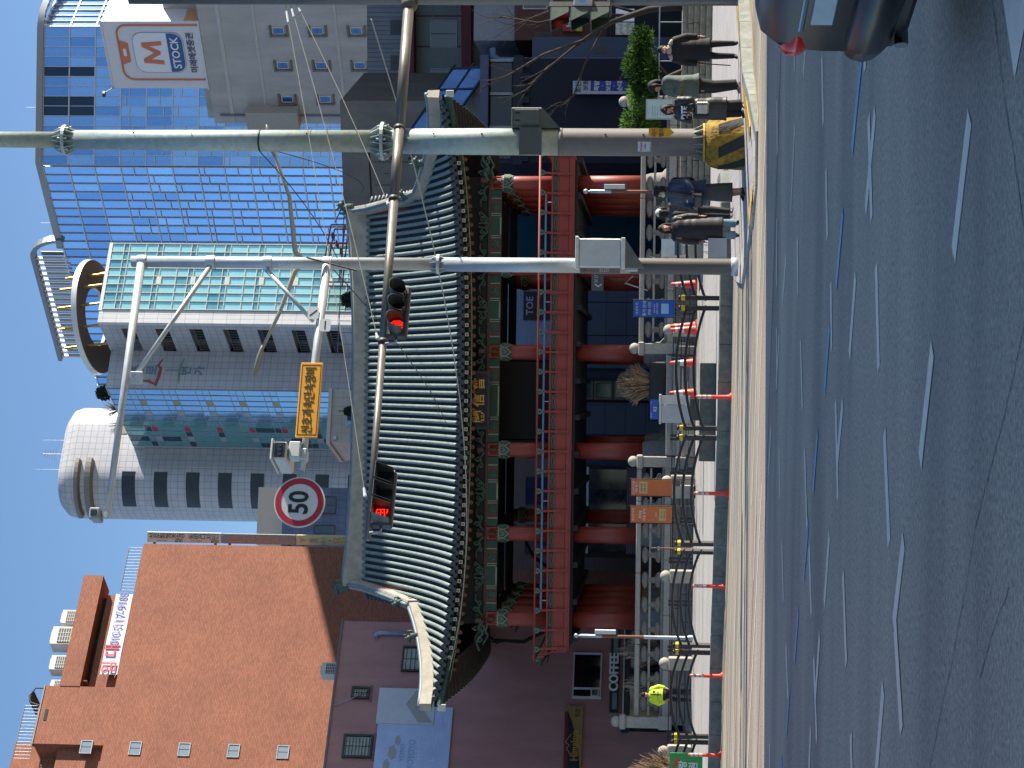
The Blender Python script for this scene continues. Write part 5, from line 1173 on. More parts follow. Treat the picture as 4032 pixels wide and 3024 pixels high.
# reed-like dry bushes
def drybush(loc, n, r, h, seed, label):
    t = thing('dry_bush', label, 'bush', loc); rnd = random.Random(seed); ms_ = [M('reed_a', 'c6ab8a', .8, var=.15), M('reed_b', '9a8468', .8, var=.15), M('reed_c', '57493c', .8, var=.15)]
    for j in range(6):
        mb = MB(); mb.mi = 0
        for k in range(n//6):
            a = rnd.uniform(0, 6.28); q = rnd.random()**.6; base = Vector((math.cos(a)*q*.5*r, math.sin(a)*q*.5*r, 0)); tip = Vector((math.cos(a)*q*r*rnd.uniform(.8, 1.15), math.sin(a)*q*r, h*(1-.55*q*q)*rnd.uniform(.75, 1.08)))
            mid = base*.4+tip*.6+Vector((rnd.uniform(-.06, .06), rnd.uniform(-.06, .06), h*.1)); mb.tube([base, mid, tip], [.008, .009, .006], 3)
        mb.build('stems', ms_[j % 3], t)
    mb = MB(); mb.lathe([(r*.35, -.1), (r*.5, .12), (r*.35, .35)], 10); mb.build('root_clump', ms_[2], t)
    return t
drybush((.07, 76.0, 1.95), 1500, .78, 1.2, 1, 'round dry brown bush in a pot at the head of the podium steps')
B('planter', M('planter_dark', '2a2c2e', .7, var=.2), None, -.75, .9, 75.5, 76.6, PZ, 1.98, .05)['label'] = 'dark square planter box holding the dry bush on the podium'
bpy.data.objects['planter']['category'] = 'planter'
drybush((-13.2, 67.5, .4), 1800, 1.15, 2.35, 2, 'large dry reed bush beside the green street banner')
drybush((-9.9, 76.0, 1.5), 260, .6, 1.5, 5, 'thin dry twig clump behind the left balustrade')
drybush((-11.2, 76.3, 1.5), 260, .6, 1.3, 6, 'thin dry twig clump near the end of the left balustrade')
# lamp / camera posts in the yard
SIL = M('post_silver', '9fa3a5', .4, metal=.5, var=.1); BRW = M('post_brown', '6f4228', .5, var=.15)
def yardpost(x, y, h, label):
    t = thing('yard_post', label, 'post', (x, y, .38)); MB().lathe([(.1, 0), (.1, .12), (.065, .2), (.065, h*.42)], 10).build('lower_tube', SIL, t, 50); MB().lathe([(.055, h*.42), (.055, h*.78)], 10).build('middle_tube', BRW, t, 50); MB().lathe([(.06, h*.78), (.06, h-.15), (.03, h-.12), (.03, h-.08)], 10).build('upper_tube', SIL, t, 50); MB().sphere((0, 0, h), .08, 10, 7).build('ball_top', SIL, t, True); B('control_box', M('box_white', 'c3c5c2', .5), t, .08, .22, -.1, .1, h*.66, h*.84, .01)
yardpost(-8.42, 68.2, 3.9, 'slender brown and silver post with a white box in front of the plum building'); yardpost(6.05, 63.5, 3.6, 'slender brown and silver post behind the woman in the navy jacket')
t = thing('spotlight_post', 'short brown post with a black spotlight before the podium wall', 'spotlight', (-5.5, 69, .38)); MB().lathe([(.05, 0), (.035, .1), (.03, 1.15)], 8).build('post', BRW, t, 50); B('bracket', SIL, t, -.06, .06, -.03, .03, 1.15, 1.22); B('lamp_body', BLK, t, -.12, .04, -.12, .1, 1.22, 1.46, .03)
t = thing('info_board', 'pale green information board on a stand behind the woman in the lettered sweatshirt', 'sign', (8.15, 60, .15)); B('panel', M('info_mint', '9fb8b4', .4, var=.06), t, -.26, .26, -.02, .02, 1.2, 1.92); B('frame', SIL, t, -.3, .3, 0, .03, 1.16, 1.96); MB().tube([(0, .05, 0), (0, .05, 1.2)], .03, 6).build('leg', SIL, t)
for k in range(6): B('text_line', M('text_grey', '5d706f', .5), t, -.2, .05+.04*(k % 3), -.023, -.02, 1.36+.08*k, 1.375+.08*k)
t = thing('info_board', 'dark blue-grey slanted information board beside the camera pole', 'sign', (4.1, 62, .4)); b_ = B('panel', M('info_slate', '4f6272', .4, var=.1), t, -.33, .33, -.03, .03, .0, .58, .02); b_.location = (0, 0, .62); b_.rotation_euler = (R(-25), 0, 0); B('frame', M('info_frame', 'b7c2c4', .4), t, -.38, .38, .05, .08, .5, 1.2); B('pedestal', STONE_L, t, -.2, .2, -.1, .2, -.1, .55, .02)
# ------------------------------------------------------------------ terraces, conifer and bare tree at the right
tr = thing('stone_terrace', 'stepped granite terrace wall behind the waiting pedestrians', 'wall', (0, 0, 0))
for k in range(5):
    x = 4.8
    while x < 18:
        L = random.choice((1.6, 2.1, 2.6)); MB().box(.006, L-.006, 0, .5, 0, .175, .012).build('terrace_stone', M('terrace_granite', '7f7c6c', .85, var=.28, scale=5, bump=.3, bscale=40), tr, None, (x, 62+k*.14+random.uniform(-.01, .01), .14+k*.182)); x += L
B('core', STONE, tr, 4.9, 18, 62.9, 70, .1, 1.0)
MB().tube([(8.6, 62.7, 1.75), (13, 62.7, 1.75)], .025, 6).build('handrail', M('handrail_steel', '9aa4ad', .3, metal=.6), tr)
for k in range(4): MB().tube([(8.8+k*1.2, 62.7, 1.0), (8.8+k*1.2, 62.7, 1.75)], .02, 6).build('handrail_post', MATS['handrail_steel'], tr)
def leafcloud(blobs, n, leaf, mats, seed, needle=True):
    rnd = random.Random(seed); out = []
    for bi, (c, r) in enumerate(blobs):
        mb = MB()
        for k in range(n):
            d = Vector((rnd.gauss(0, 1), rnd.gauss(0, 1), rnd.gauss(0, 1))).normalized(); q = rnd.random()**.4
            p = Vector(c)+Vector((d.x*r[0], d.y*r[1], d.z*r[2]))*q
            u = (d*.6+Vector((rnd.gauss(0, .6), rnd.gauss(0, .6), rnd.gauss(.25, .5)))).normalized(); v = u.orthogonal().normalized(); l = leaf*rnd.uniform(.6, 1.5); w_ = l*(.16 if needle else .5)
            mb.quad(p-v*w_, p+u*l*.5-v*w_*.8, p+u*l, p+u*l*.4+v*w_)
        out.append(mb.mesh('foliage', mats[bi % len(mats)]))
    return out
NE = [M('needle_a', '3d5a22', .95, var=.3, scale=2, spec=.05), M('needle_b', '2b431b', .95, var=.3, scale=2, spec=.05), M('needle_c', '4c6a2c', .95, var=.3, scale=2, spec=.05)]
t = thing('conifer', 'low spreading dark green conifer above the stone terrace', 'tree', (9.5, 63.2, .95)); rnd = random.Random(9)
bl = [((rnd.uniform(-1.9, 1.5), rnd.uniform(-.6, .6), rnd.uniform(.85, 1.75)), (rnd.uniform(.35, .6), rnd.uniform(.3, .5), rnd.uniform(.18, .3))) for k in range(26)]
for me in leafcloud(bl, 480, .13, NE, 4): obj('foliage', me, t)
mb = MB(); mb.tube([(.3, 0, 0), (.1, 0, .5), (-.6, 0, 1.0), (-1.5, .1, 1.3)], [.09, .07, .05, .02], 7); mb.tube([(.1, 0, .5), (.7, .1, 1.0), (1.4, 0, 1.4)], [.06, .04, .02], 6); mb.tube([(.1, 0, .4), (-.4, -.2, .6), (-1.2, -.3, .8)], [.05, .035, .015], 6); mb.build('trunk', M('bark_grey', '4a4238', .9, var=.3, scale=8), t, True)
def baretree(name, label, loc, limbs, mat, seed, twigs=3, tw=.5):
    t = thing(name, label, 'tree', loc); rnd = random.Random(seed)
    for li, (P, r0, r1) in enumerate(limbs):
        n = len(P); mb = MB(); mb.tube(P, [r0+(r1-r0)*i/(n-1) for i in range(n)], 7)
        lm = mb.build('trunk' if li == 0 else 'limb', mat, t, True)
        if li:
            for j in range(twigs):
                q = Vector(P[-1])*(1-.22*j)+Vector(P[-2])*.22*j; d = (Vector(P[-1])-Vector(P[-2])).normalized()
                pts = [q]; rr = [r1*.9]
                for s in range(3):
                    d = (d+Vector((rnd.uniform(-.5, .5), rnd.uniform(-.3, .3), rnd.uniform(-.35, .45)))).normalized(); pts.append(pts[-1]+d*tw*rnd.uniform(.5, 1)); rr.append(rr[-1]*.7)
                MB().tube(pts, rr, 5).build('twig', mat, lm, True)
    return t
BARK = M('bark_dark', '3d332b', .9, var=.3, scale=6, bump=.3, bscale=30)
baretree('bare_tree', 'pruned bare tree with pale twig ends leaning over the terrace', (12.3, 66, .9), [([(0, 0, 0), (-.1, 0, 1.2), (-.5, 0, 2.4), (-1.1, 0, 3.3)], .13, .07), ([(-.5, 0, 2.4), (-1.3, .1, 3.6), (-2.1, .1, 4.6), (-2.8, .1, 5.2)], .055, .022), ([(-1.1, 0, 3.3), (-1.6, -.2, 4.6), (-2.2, -.2, 5.6), (-2.5, -.2, 6.2)], .055, .02), ([(-.3, 0, 2.0), (-.2, .2, 3.4), (-.5, .2, 4.8), (-.3, .2, 6.0)], .055, .018), ([(-.7, 0, 2.7), (-2.0, -.1, 3.3), (-2.9, -.1, 3.6), (-3.4, -.1, 4.3)], .045, .016), ([(-.2, 0, 1.6), (.2, .1, 3.0), (-.1, .1, 4.4), (-.6, .1, 5.6)], .05, .018)], BARK, 3, 7, .5)
baretree('pollard_tree', 'dark pollarded tree with knobbly branch ends behind the left corner of pavilion', (-9.6, 90.5, .5), [([(0, 0, 0), (-.1, 0, 2.5), (-.3, 0, 4.6)], .25, .18), ([(-.2, 0, 4.2), (-.5, 0, 5.6), (-.75, 0, 6.6), (-.9, 0, 7.1)], .14, .09), ([(-.3, 0, 4.6), (-1.3, 0, 5.9), (-1.9, 0, 7.0), (-1.85, 0, 8.3)], .13, .07), ([(-.3, 0, 4.3), (-1.5, .2, 5.3), (-2.4, .2, 5.9)], .1, .06), ([(-.1, 0, 4.0), (.9, 0, 5.2), (1.9, 0, 6.6), (3.0, 0, 7.2)], .12, .05)], M('bark_black', '221e1c', .9, var=.3), 8, 3, .3)
# ------------------------------------------------------------------ steel poles
GALV = M('galvanised', 'a3b0a8', .5, metal=.25, var=.16, scale=9); GALL = M('galvanised_light', 'b4babb', .42, metal=.3, var=.08, scale=5); PGY = M('pole_paint', '6c6861', .55, var=.08)
def flange(parent, z, r, n=14):
    f = MB().lathe([(r*1.55, z-.03), (r*1.55, z+.03)], 24).build('flange', GALV, parent)
    rm = MB().prism([(r*.95, -.22), (r*1.5, -.03), (r*1.5, .03), (r*.95, .22)], -.008, .008).mesh('gusset', GALV)
    for k in range(n):
        obj('gusset', rm, f, (0, 0, z), (0, 0, 2*math.pi*k/n))
        if k % 2 == 0: obj('bolt', boltm, f, (r*1.35*math.cos(2*math.pi*(k+.5)/n), r*1.35*math.sin(2*math.pi*(k+.5)/n), z))
boltm = MB().lathe([(.022, -.09), (.022, .09)], 6).mesh('bolt', GALL)
p1 = thing('steel_monopole', 'thick galvanised steel monopole on a striped yellow and black concrete foot', 'pole', (4.53, 37.9, .06))
MB().lathe([(.258, .8), (.257, 3.42)], 28, cap=False).build('painted_shaft', PGY, p1, True); MB().lathe([(.255, 3.42), (.25, 5), (.235, 6.78)], 28).build('lower_shaft', GALV, p1, True); MB().lathe([(.21, 6.78), (.2, 10), (.185, 12.86)], 28).build('middle_shaft', GALV, p1, True); MB().lathe([(.155, 12.86), (.145, 18)], 24).build('upper_shaft', GALV, p1, True)
MB().lathe([(.262, 3.4), (.262, 3.47)], 28).build('collar', PGY, p1, True); MB().lathe([(.214, 9.1), (.214, 9.13)], 28).build('band', BLK, p1, True)
flange(p1, 6.78, .235); flange(p1, 12.86, .185)
ft = MB().lathe([(.5, 0), (.49, .52), (.45, .66), (.36, .74), (.3, .76)], 32).build('concrete_foot', M('foot_yellow', 'a3812f', .85, var=.5, scale=7, bump=.5, bscale=18), p1, 60)
for k in range(7):
    a0 = k*2*math.pi/7; mb = MB(); n = 6; rr = []
    for j in range(n+1):
        z = .02+.5*j/n; c0 = a0-.5*j/n; w_ = .44
        rr.append([(c0+w_*q/5, z) for q in range(6)])
    for j in range(n):
        for q in range(5):
            f_ = lambda az: ((.506-.01*az[1]/.52)*math.cos(az[0]), (.506-.01*az[1]/.52)*math.sin(az[0]), az[1])
            mb.quad(f_(rr[j][q]), f_(rr[j][q+1]), f_(rr[j+1][q+1]), f_(rr[j+1][q]))
    mb.build('black_stripe', M('foot_black', '2a302e', .8, var=.3, scale=8, bump=.5, bscale=18), ft)
MB().lathe([(.36, .76), (.36, .8)], 24).build('base_plate', M('plate_yellow', 'bfa02e', .6, var=.15), p1)
gm = MB().prism([(.25, 0), (.35, 0), (.25, .2)], -.01, .01).mesh('base_gusset', M('gusset_grey', '7d847c', .6))
for k in range(14): obj('base_gusset', gm, p1, (0, 0, .8), (0, 0, 2*math.pi*k/14))
bx_ = B('control_box', M('box_olive', '55584f', .5, var=.08), p1, .24, .62, -.2, .25, 3.78, 4.36, .02); B('box_door', M('box_olive_l', '5f6258', .5), bx_, .29, .58, -.215, -.2, 3.84, 4.3, .008); MB().prism([(.24, 3.78), (.62, 3.78), (.24, 3.45)], -.18, .2).build('box_bracket', MATS['box_olive'], p1); B('box_strap', MATS['box_olive'], p1, -.27, .24, -.275, -.255, 3.78, 4.2)
for x in (.36, .5): B('box_hinge', BLK, bx_, x, x+.03, -.225, -.21, 4.2, 4.28)
lbp = MB().prism([(.06, 1.46), (.24, 1.46), (.24, 1.62), (.24, 1.74), (.06, 1.74)], -.275, -.255); lbp = MB().prism([(.08, 1.42), (.155, 1.33), (.235, 1.42), (.235, 1.8), (.08, 1.8)], -.272, -.262).build('yellow_tag', M('tag_yellow', 'd6a21c', .5), p1)
text('해뜨', .1, M('ink_red', 'b33b2a', .5, var=0), p1, .157, -.276, 1.69); text('별리', .1, K1, p1, .157, -.276, 1.56); 
B('sticker', M('sticker_white', 'c2c6ce', .5), p1, -.2, -.02, -.272, -.258, 1.75, 2.0); text('부착금지', .045, MATS['ink_red'], p1, -.11, -.275, 1.93); text('광고물', .035, M('ink_blue', '3a5aa0', .5, var=0), p1, -.11, -.275, 1.86)
for k in range(5): B('sticker_stripe', MATS['ink_blue'], p1, -.19+.035*k, -.175+.035*k, -.275, -.272, 1.755, 1.78)
for z in (2.6, 1.0+.9, 4.9, 5.8, 8.2, 10.4, 11.5): MB().sphere((.12, -.235 if z < 7 else -.185, z), .018, 6, 4).build('bolt', FRAME_D, p1)
# camera pole
p2 = thing('camera_pole', 'slim galvanised pole with two arms for speed camera and limit sign', 'pole', (2.35, 40, .1))
MB().lathe([(.16, 0), (.158, 2.1)], 22, cap=False).build('painted_shaft', M('pole_brown', '5d5852', .55, var=.08), p2, True); MB().lathe([(.185, 0), (.185, .12), (.16, .14)], 22).build('base_collar', GALL, p2, True); MB().lathe([(.15, 2.1), (.14, 5.9)], 22).build('lower_shaft', GALL, p2, True); MB().lathe([(.128, 5.9), (.11, 12.06)], 22).build('upper_shaft', GALL, p2, True)
f = MB().lathe([(.2, 5.87), (.2, 5.93)], 20).build('flange', GALL, p2)
rm = MB().prism([(.12, -.17), (.19, -.03), (.19, .03), (.12, .17)], -.007, .007).mesh('gusset', GALL)
for k in range(8): obj('gusset', rm, f, (0, 0, 5.9), (0, 0, 2*math.pi*k/8+.2))
for z in (11.85, 10.46, 9.31, 8.11): MB().lathe([(.135, z-.09), (.14, z), (.135, z+.09)], 20).build('clamp', GALL, p2, 60)
def armtube(parent, a, b, r0, r1, name='arm', org=(2.35, 40, .1), mat=None):
    a = Vector(a)-Vector(org); b = Vector(b)-Vector(org)
    return MB().tube([a, a*.5+b*.5, b], [r0, (r0+r1)/2, r1], 14).build(name, mat or GALL, parent, True)
armtube(p2, (2.3, 39.9, 11.95), (-2.62, 38, 12.05), .085, .058); armtube(p2, (2.25, 39.9, 10.56), (.02, 39, 11.83), .05, .045, 'strut')
armtube(p2, (2.3, 39.9, 8.21), (-1.7, 38.35, 8.38), .09, .06); armtube(p2, (2.2, 39.9, 9.41), (1.18, 39.5, 8.4), .045, .04, 'strut')
B('arm_plate', M('plate_white', 'c2c4c2', .5), p2, -2.45, -2.2, -1.02, -.98, 11.55, 11.8, .01)
cbx = B('cabinet', M('cab_steel', 'cfcdc5', .4, metal=.15, var=.08), p2, -.06, .5, -.52, -.1, 2.28, 3.1, .02); B('cabinet_roof', M('cab_light', 'dedcd4', .4, metal=.2), cbx, -.1, .54, -.57, -.06, 3.1, 3.17, .01); B('cabinet_base', MATS['cab_light'], cbx, -.08, .52, -.54, -.08, 2.2, 2.28, .01)
B('cabinet_door', M('cab_bronze', '7a706a', .4, metal=.3, var=.15), cbx, -.14, .08, -.535, -.3, 2.3, 3.08, .01) if False else None
MB().prism([(-.06, 2.2), (.5, 2.2), (-.06, 1.82)], -.5, -.12).build('cabinet_bracket', M('cab_under', '6d6a64', .5), p2)
B('front_plate', M('plate_bronze', '80756e', .4, metal=.3, var=.2, scale=3), p2, -.165, .02, -.2, -.16, 2.3, 3.08, .01); B('notice', M('notice_pink', 'bfa9a2', .5), p2, -.13, -.02, -.206, -.201, 2.52, 2.7)
for k in range(4): B('notice_line', FRAME_D, p2, -.12, -.03-.01*k, -.209, -.206, 2.55+.035*k, 2.56+.035*k)
text('구역', .07, K1, p2, -.07, -.205, 2.98); B('pole_device', FRAME_W, p2, -.12, .03, -.3, -.15, 1.95, 2.2, .02)
MB().tube([(-.2, -.05, 2.05), (-.34, -.1, 2.2), (-.48, -.1, 1.75)], .015, 5).build('loose_bracket', SIL, p2); 
t = thing('way_sign', 'dark grey wayfinding sign strip with white arrows mounted behind the camera pole', 'sign', (2.4, 40.35, 0)); B('board', M('way_grey', '55585a', .5, var=.06), t, -.52, .52, -.03, .03, 2.74, 2.97, .005); text('‹', .3, IW, t, -.42, -.035, 2.86); text('›', .3, IW, t, .42, -.035, 2.86); text('보신각', .09, IW, t, -.25, -.035, 2.88); B('clamp', SIL, t, -.1, .1, -.25, -.03, 2.8, 2.9)
AR2 = math.atan2(-1.55, -4.0)
def on2(s): a = Vector((2.3, 39.9, 8.21)); b = Vector((-1.7, 38.35, 8.38)); return a+(b-a)*s
ys = thing('enforcement_sign', 'yellow sign board with black Korean lettering bolted to the lower arm', 'sign', on2(.665)+Vector((0, -.12, 0)), AR2+math.pi)
B('board', M('sign_amber', 'e09a1c', .45, var=.03), ys, -.77, .77, -.02, .02, -.215, .215, .01); B('border', K1, ys, -.72, .72, -.024, -.02, .175, .187); B('border', K1, ys, -.72, .72, -.024, -.02, -.187, -.175); B('border', K1, ys, -.722, -.71, -.024, -.02, -.187, .187); B('border', K1, ys, .71, .722, -.024, -.02, -.187, .187)
text('신호과속단속장비', .235, K1, ys, 0, -.026, -.005, sx=.8)
s5 = thing('speed_limit_sign', 'round white speed limit sign 50 with red ring on the lower arm', 'sign', (-2.3, 38.2, 8.39), R(16))
def disc(r0, r1, y): 
    mb = MB(); n = 40
    for k in range(n):
        a, b = 2*math.pi*k/n, 2*math.pi*(k+1)/n
        mb.quad((r0*math.cos(a), y, r0*math.sin(a)), (r0*math.cos(b), y, r0*math.sin(b)), (r1*math.cos(b), y, r1*math.sin(b)), (r1*math.cos(a), y, r1*math.sin(a)))
    return mb
mb = MB(); n = 40; mb.prism([(.49*math.cos(2*math.pi*k/n), .49*math.sin(2*math.pi*k/n)) for k in range(n)], -.012, .012); mb.build('plate', M('sign_white', 'd2d1cc', .45, var=.02), s5)
disc(.355, .465, -.016).build('red_ring', M('ring_red', 'b01c2e', .45, var=.03), s5); text('50', .52, K1, s5, -.01, -.018, 0, sx=.88, off=.012)
B('mount', SIL, s5, -.08, .6, .02, .07, -.05, .05)
sc_ = thing('speed_camera', 'white box speed camera on top of the lower arm beside the limit sign', 'camera', on2(.93)+Vector((0, 0, .06)), R(22))
B('housing', M('cam_white', 'b9bcb8', .45, var=.05), sc_, -.17, .17, -.3, .6, .22, .48, .03); B('hood', MATS['cam_white'], sc_, -.21, .21, -.36, .5, .48, .52, .01); fr_ = B('front', M('cam_dark', '22252a', .3), sc_, -.15, .15, -.31, -.295, .25, .45)
for x in (-.09, 0, .09): MB().tube([(x, -.33, .35), (x, -.3, .35)], .035, 10).build('lens', BLK, fr_)
B('bracket', SIL, sc_, -.06, .06, -.06, .1, 0, .22); B('flash_box', MATS['cam_white'], sc_, -.1, .22, -.2, .1, -.02, .2, .02); B('clamp', GALL, sc_, -.12, .12, -.12, .12, -.14, .02, .03)
t = thing('arm_camera', 'small camera device on the far end of the upper arm', 'camera', (-2.6, 38, 12.05), R(20)); B('housing', M('cam_grey', '8d9298', .4), t, -.12, .1, -.2, .15, .1, .3, .02); B('bracket', SIL, t, -.05, .05, -.05, .05, -.02, .12); B('lens', BLK, t, -.06, .05, -.22, -.2, .15, .26)
for i, s in enumerate((.24, .3)):
    p = on2(s); t = thing('lane_plate', ['white lane plate with a slanted black mark above the lower arm', 'white lane plate with an upright black mark below the lower arm'][i], 'sign', p+Vector((0, -.11, .13 if i == 0 else -.13)), R(20)); MB().prism(rrect(-.13, .13, -.11, .11, .05, 4), -.008, .008).build('plate', MATS['sign_white'], t); o = B('mark', K1, t, -.09, .09, -.012, -.008, -.012, .012); o.rotation_euler = (0, R(50 if i == 0 else 0), 0)
# double street lamp standing behind
t = thing('street_lamp', 'tall double-armed street lamp with flat heads standing behind the camera pole', 'lamp', (3.57, 60, .3)); LB = M('lamp_beige', '8f8a7d', .5, var=.06)
MB().lathe([(.12, 0), (.11, 4), (.07, 12.2)], 12).build('mast', LB, t, True)
for sg_, tip in ((-1, (-2.6, -.4, 13.06)), (1, (3.19, -.4, 12.8))):
    MB().tube([(0, 0, 11.9), (sg_*.3, 0, 12.2), (tip[0]*.6, tip[1]*.6, tip[2]-.45), tip], [.07, .075, .06, .045], 8).build('arm', LB, t, True)
    h = MB(); h.sphere((0, 0, 0), .5, 14, 7, (1, .35, .16)); o = h.build('lamp_head', M('lamp_head', '77736a', .4, var=.05), t, True, (tip[0]+sg_*.38, tip[1], tip[2]+.12)); o.rotation_euler = (0, sg_*R(-14), 0)
# ------------------------------------------------------------------ signal mast with long arm
sm = thing('signal_mast', 'bronze-grey signal mast with a long tapered arm reaching over the road', 'pole', (7.5, 39.3, .1)); BZ = M('mast_bronze', '6f6a62', .4, metal=.35, var=.08)
MB().lathe([(.2, 0), (.2, .05), (.165, .1), (.15, 6), (.13, 12)], 22).build('mast', BZ, sm, True)
A0, A1 = Vector((7.34, 39.2, 6.55)), Vector((-2.62, 33.5, 6.4)); org = Vector((7.5, 39.3, .1))
def ona(s): return A0+(A1-A0)*s
for i, (s0, s1, r0, r1) in enumerate(((0, .26, .105, .1), (.26, .40, .098, .092), (.4, .665, .085, .075), (.665, 1.0, .068, .052))): MB().tube([ona(s0)-org, ona(s1)-org], [r0, r1], 16).build('arm_section', BZ, sm, True)
for s, r in ((.26, .108), (.4, .102), (.665, .09)): MB().tube([ona(s-.003)-org, ona(s+.004)-org], r, 16).build('arm_collar', M('collar_dark', '3c3935', .5), sm, True)
MB().sphere(A0-org, .17, 14, 8).build('arm_socket', M('socket', '57534c', .5), sm, True)
WIRE = M('wire_pale', '8f8f86', .5, metal=.2)
for s, z0 in ((.41, 8.56), (.66, 8.68), (.93, 8.78)):
    a, b = Vector((7.37, 39.2, z0+.2)), ona(s)+Vector((0, 0, .1)); d = b-a
    MB().tube([a+d*k/6-Vector((0, 0, .05*math.sin(math.pi*k/6)))-org for k in range(7)], .008, 6).build('guy_wire', WIRE, sm)
    MB().tube([a+d*.02-org, a+d*.045-org], .024, 8).build('turnbuckle', FRAME_W, sm); MB().tube([b-d*.015-org, b-org], [.02, .035], 8).build('wire_anchor', FRAME_W, sm)
HSG = M('signal_black', '202327', .45, var=.08); HSM = M('hood_grey', '3d4444', .4, var=.08); LENS = M('lens_dark', '111416', .15, var=0); REDL = M('led_red', 'ff2a18', .4, emit=1.6, var=0); REDG = M('led_red_glow', '7a100a', .3, emit=.05, var=0)
def hood_round(parent, x, lit):
    mb = MB(); n = 20; rr = []
    for k in range(n+1):
        a = R(-40+260*k/n); ro, ri = .155, .148; L = .36 if 0 < k < n else .3
        c, s = math.cos(a), math.sin(a); L = .18+.2*max(0, s*.5+.5)
        rr.append([(ro*c, 0, ro*s), (ro*c, -L, ro*s), (ri*c, -L, ri*s), (ri*c, 0, ri*s)])
    mb.loft(rr); h = mb.build('hood', HSM, parent, 40, (x, -.1, 0))
    l = MB().lathe([(.14, 0), (.1, .025), (.01, .035)], 18).build('lens', REDG if lit else LENS, parent, True, (x, -.1, 0)); l.rotation_euler = (R(90), 0, 0)
    if lit:
        mb = MB()
        for i in range(-5, 6):
            for j in range(-5, 6):
                if i*i+j*j < 26 and (i+j) % 2 == 0: mb.sphere((i*.024, -.045, j*.024), .009, 5, 3)
        mb.build('led_dots', REDL, parent, None, (x, -.1, 0))
def signal(loc, rz_, label, square=False):
    t = thing('traffic_signal', label, 'traffic light', loc, rz_, 'signals on the long arm'); B('housing', HSG, t, -.52, .52, -.1, .08, -.18, .18, .03)
    for i, x in enumerate((-.34, 0, .34)):
        lit = i == 0
        if not square: hood_round(t, x, lit); continue
        mb = MB(); mb.box(-.15, .15, -.36, 0, .13, .14); MB_ = mb
        for sx_ in (-1, 1): i0 = len(mb.v); mb.prism([(0, 0), (0, 0)], 0, 0) if False else mb.loft([[(sx_*.15, 0, -.14), (sx_*.15, 0, .14), (sx_*.15, -.36, .14), (sx_*.15, -.16, -.14)], [(sx_*.14, 0, -.14), (sx_*.14, 0, .14), (sx_*.14, -.36, .14), (sx_*.14, -.16, -.14)]])
        mb.build('hood', HSM, t, None, (x, -.1, 0)); B('lens', REDG if lit else LENS, t, x-.135, x+.135, -.112, -.1, -.13, .125)
        if lit:
            mb = MB()
            for (px, pz) in ((-.09, .08), (-.06, .09), (-.03, .09), (0, .09), (.03, .09), (.06, .09), (.09, .08), (-.09, .05), (-.09, .02), (-.06, .02), (-.03, .02), (0, .02), (.03, .02), (.06, .02), (.09, .02), (.09, .05), (.03, -.01), (.03, -.04), (.06, -.04), (.09, -.04), (.09, -.01), (-.03, -.05), (0, -.05), (.03, -.08), (.06, -.09), (.09, -.09), (0, .06), (.03, .055)): mb.sphere((px, -.12, pz), .011, 5, 3)
            mb.build('led_dots', REDL, t, None, (x, 0, 0))
    for sx_ in (-.6, .6): MB().tube([(sx_*.8, .0, .0), (sx_, .02, .02), (sx_, .06, .2)], .028, 6).build('bracket', SIL, t, True)
    B('side_plate', SIL, t, .52, .56, -.06, .06, -.14, .1)
signal(ona(.615)+Vector((0, -.12, -.26)), math.atan2(5.7, 9.96)+R(2), 'three-lens horizontal traffic signal showing round red light on the long arm')
signal(ona(.935)+Vector((0, -.12, -.24)), math.atan2(5.7, 9.96)+R(4), 'three-lens horizontal signal with square hoods showing a red symbol at the arm end', True)
# pedestrian signal on the mast
ps = thing('side_signal', 'dark three-hood signal with a faint red light clamped low on the signal mast', 'traffic light', (7.2, 39.05, 2.62), R(-60)); B('housing', HSG, ps, -.16, .16, -.05, .1, 0, 1.2, .02)
for k in range(3):
    z = .04+.385*k; mb = MB(); mb.box(-.16, .16, -.34, 0, .33, .345); mb.loft([[(-.16, 0, 0), (-.16, 0, .34), (-.16, -.34, .34), (-.16, -.12, 0)], [(-.15, 0, 0), (-.15, 0, .34), (-.15, -.34, .34), (-.15, -.12, 0)]]); mb.loft([[(.16, 0, 0), (.16, 0, .34), (.16, -.34, .34), (.16, -.12, 0)], [(.15, 0, 0), (.15, 0, .34), (.15, -.34, .34), (.15, -.12, 0)]])
    mb.build('hood', M('hood_green', '2f4038', .4, var=.1), ps, None, (0, -.05, z)); B('lens', REDG if k == 2 else M('lens_green', '41564c', .3), ps, -.14, .14, -.07, -.05, z+.02, z+.32)
mb = MB()
for i in range(5): mb.box(-.05+.025*i, -.035+.025*i, -.08, -.072, .95, 1.05+.01*i)
mb.build('led_bars', REDL, ps)
for z in (.05, 1.15): MB().tube([(0, .1, z), (0, .22, z), (.18, .3, z)], .03, 6).build('bracket', SIL, ps, True)
t = thing('push_button_box', 'small white control box on the signal mast', 'box', (7.36, 39.0, 2.98)); B('casing', FRAME_W, t, -.1, .1, -.12, .1, 0, .36, .02); B('logo', PALE, t, -.04, .04, -.124, -.12, .12, .24)
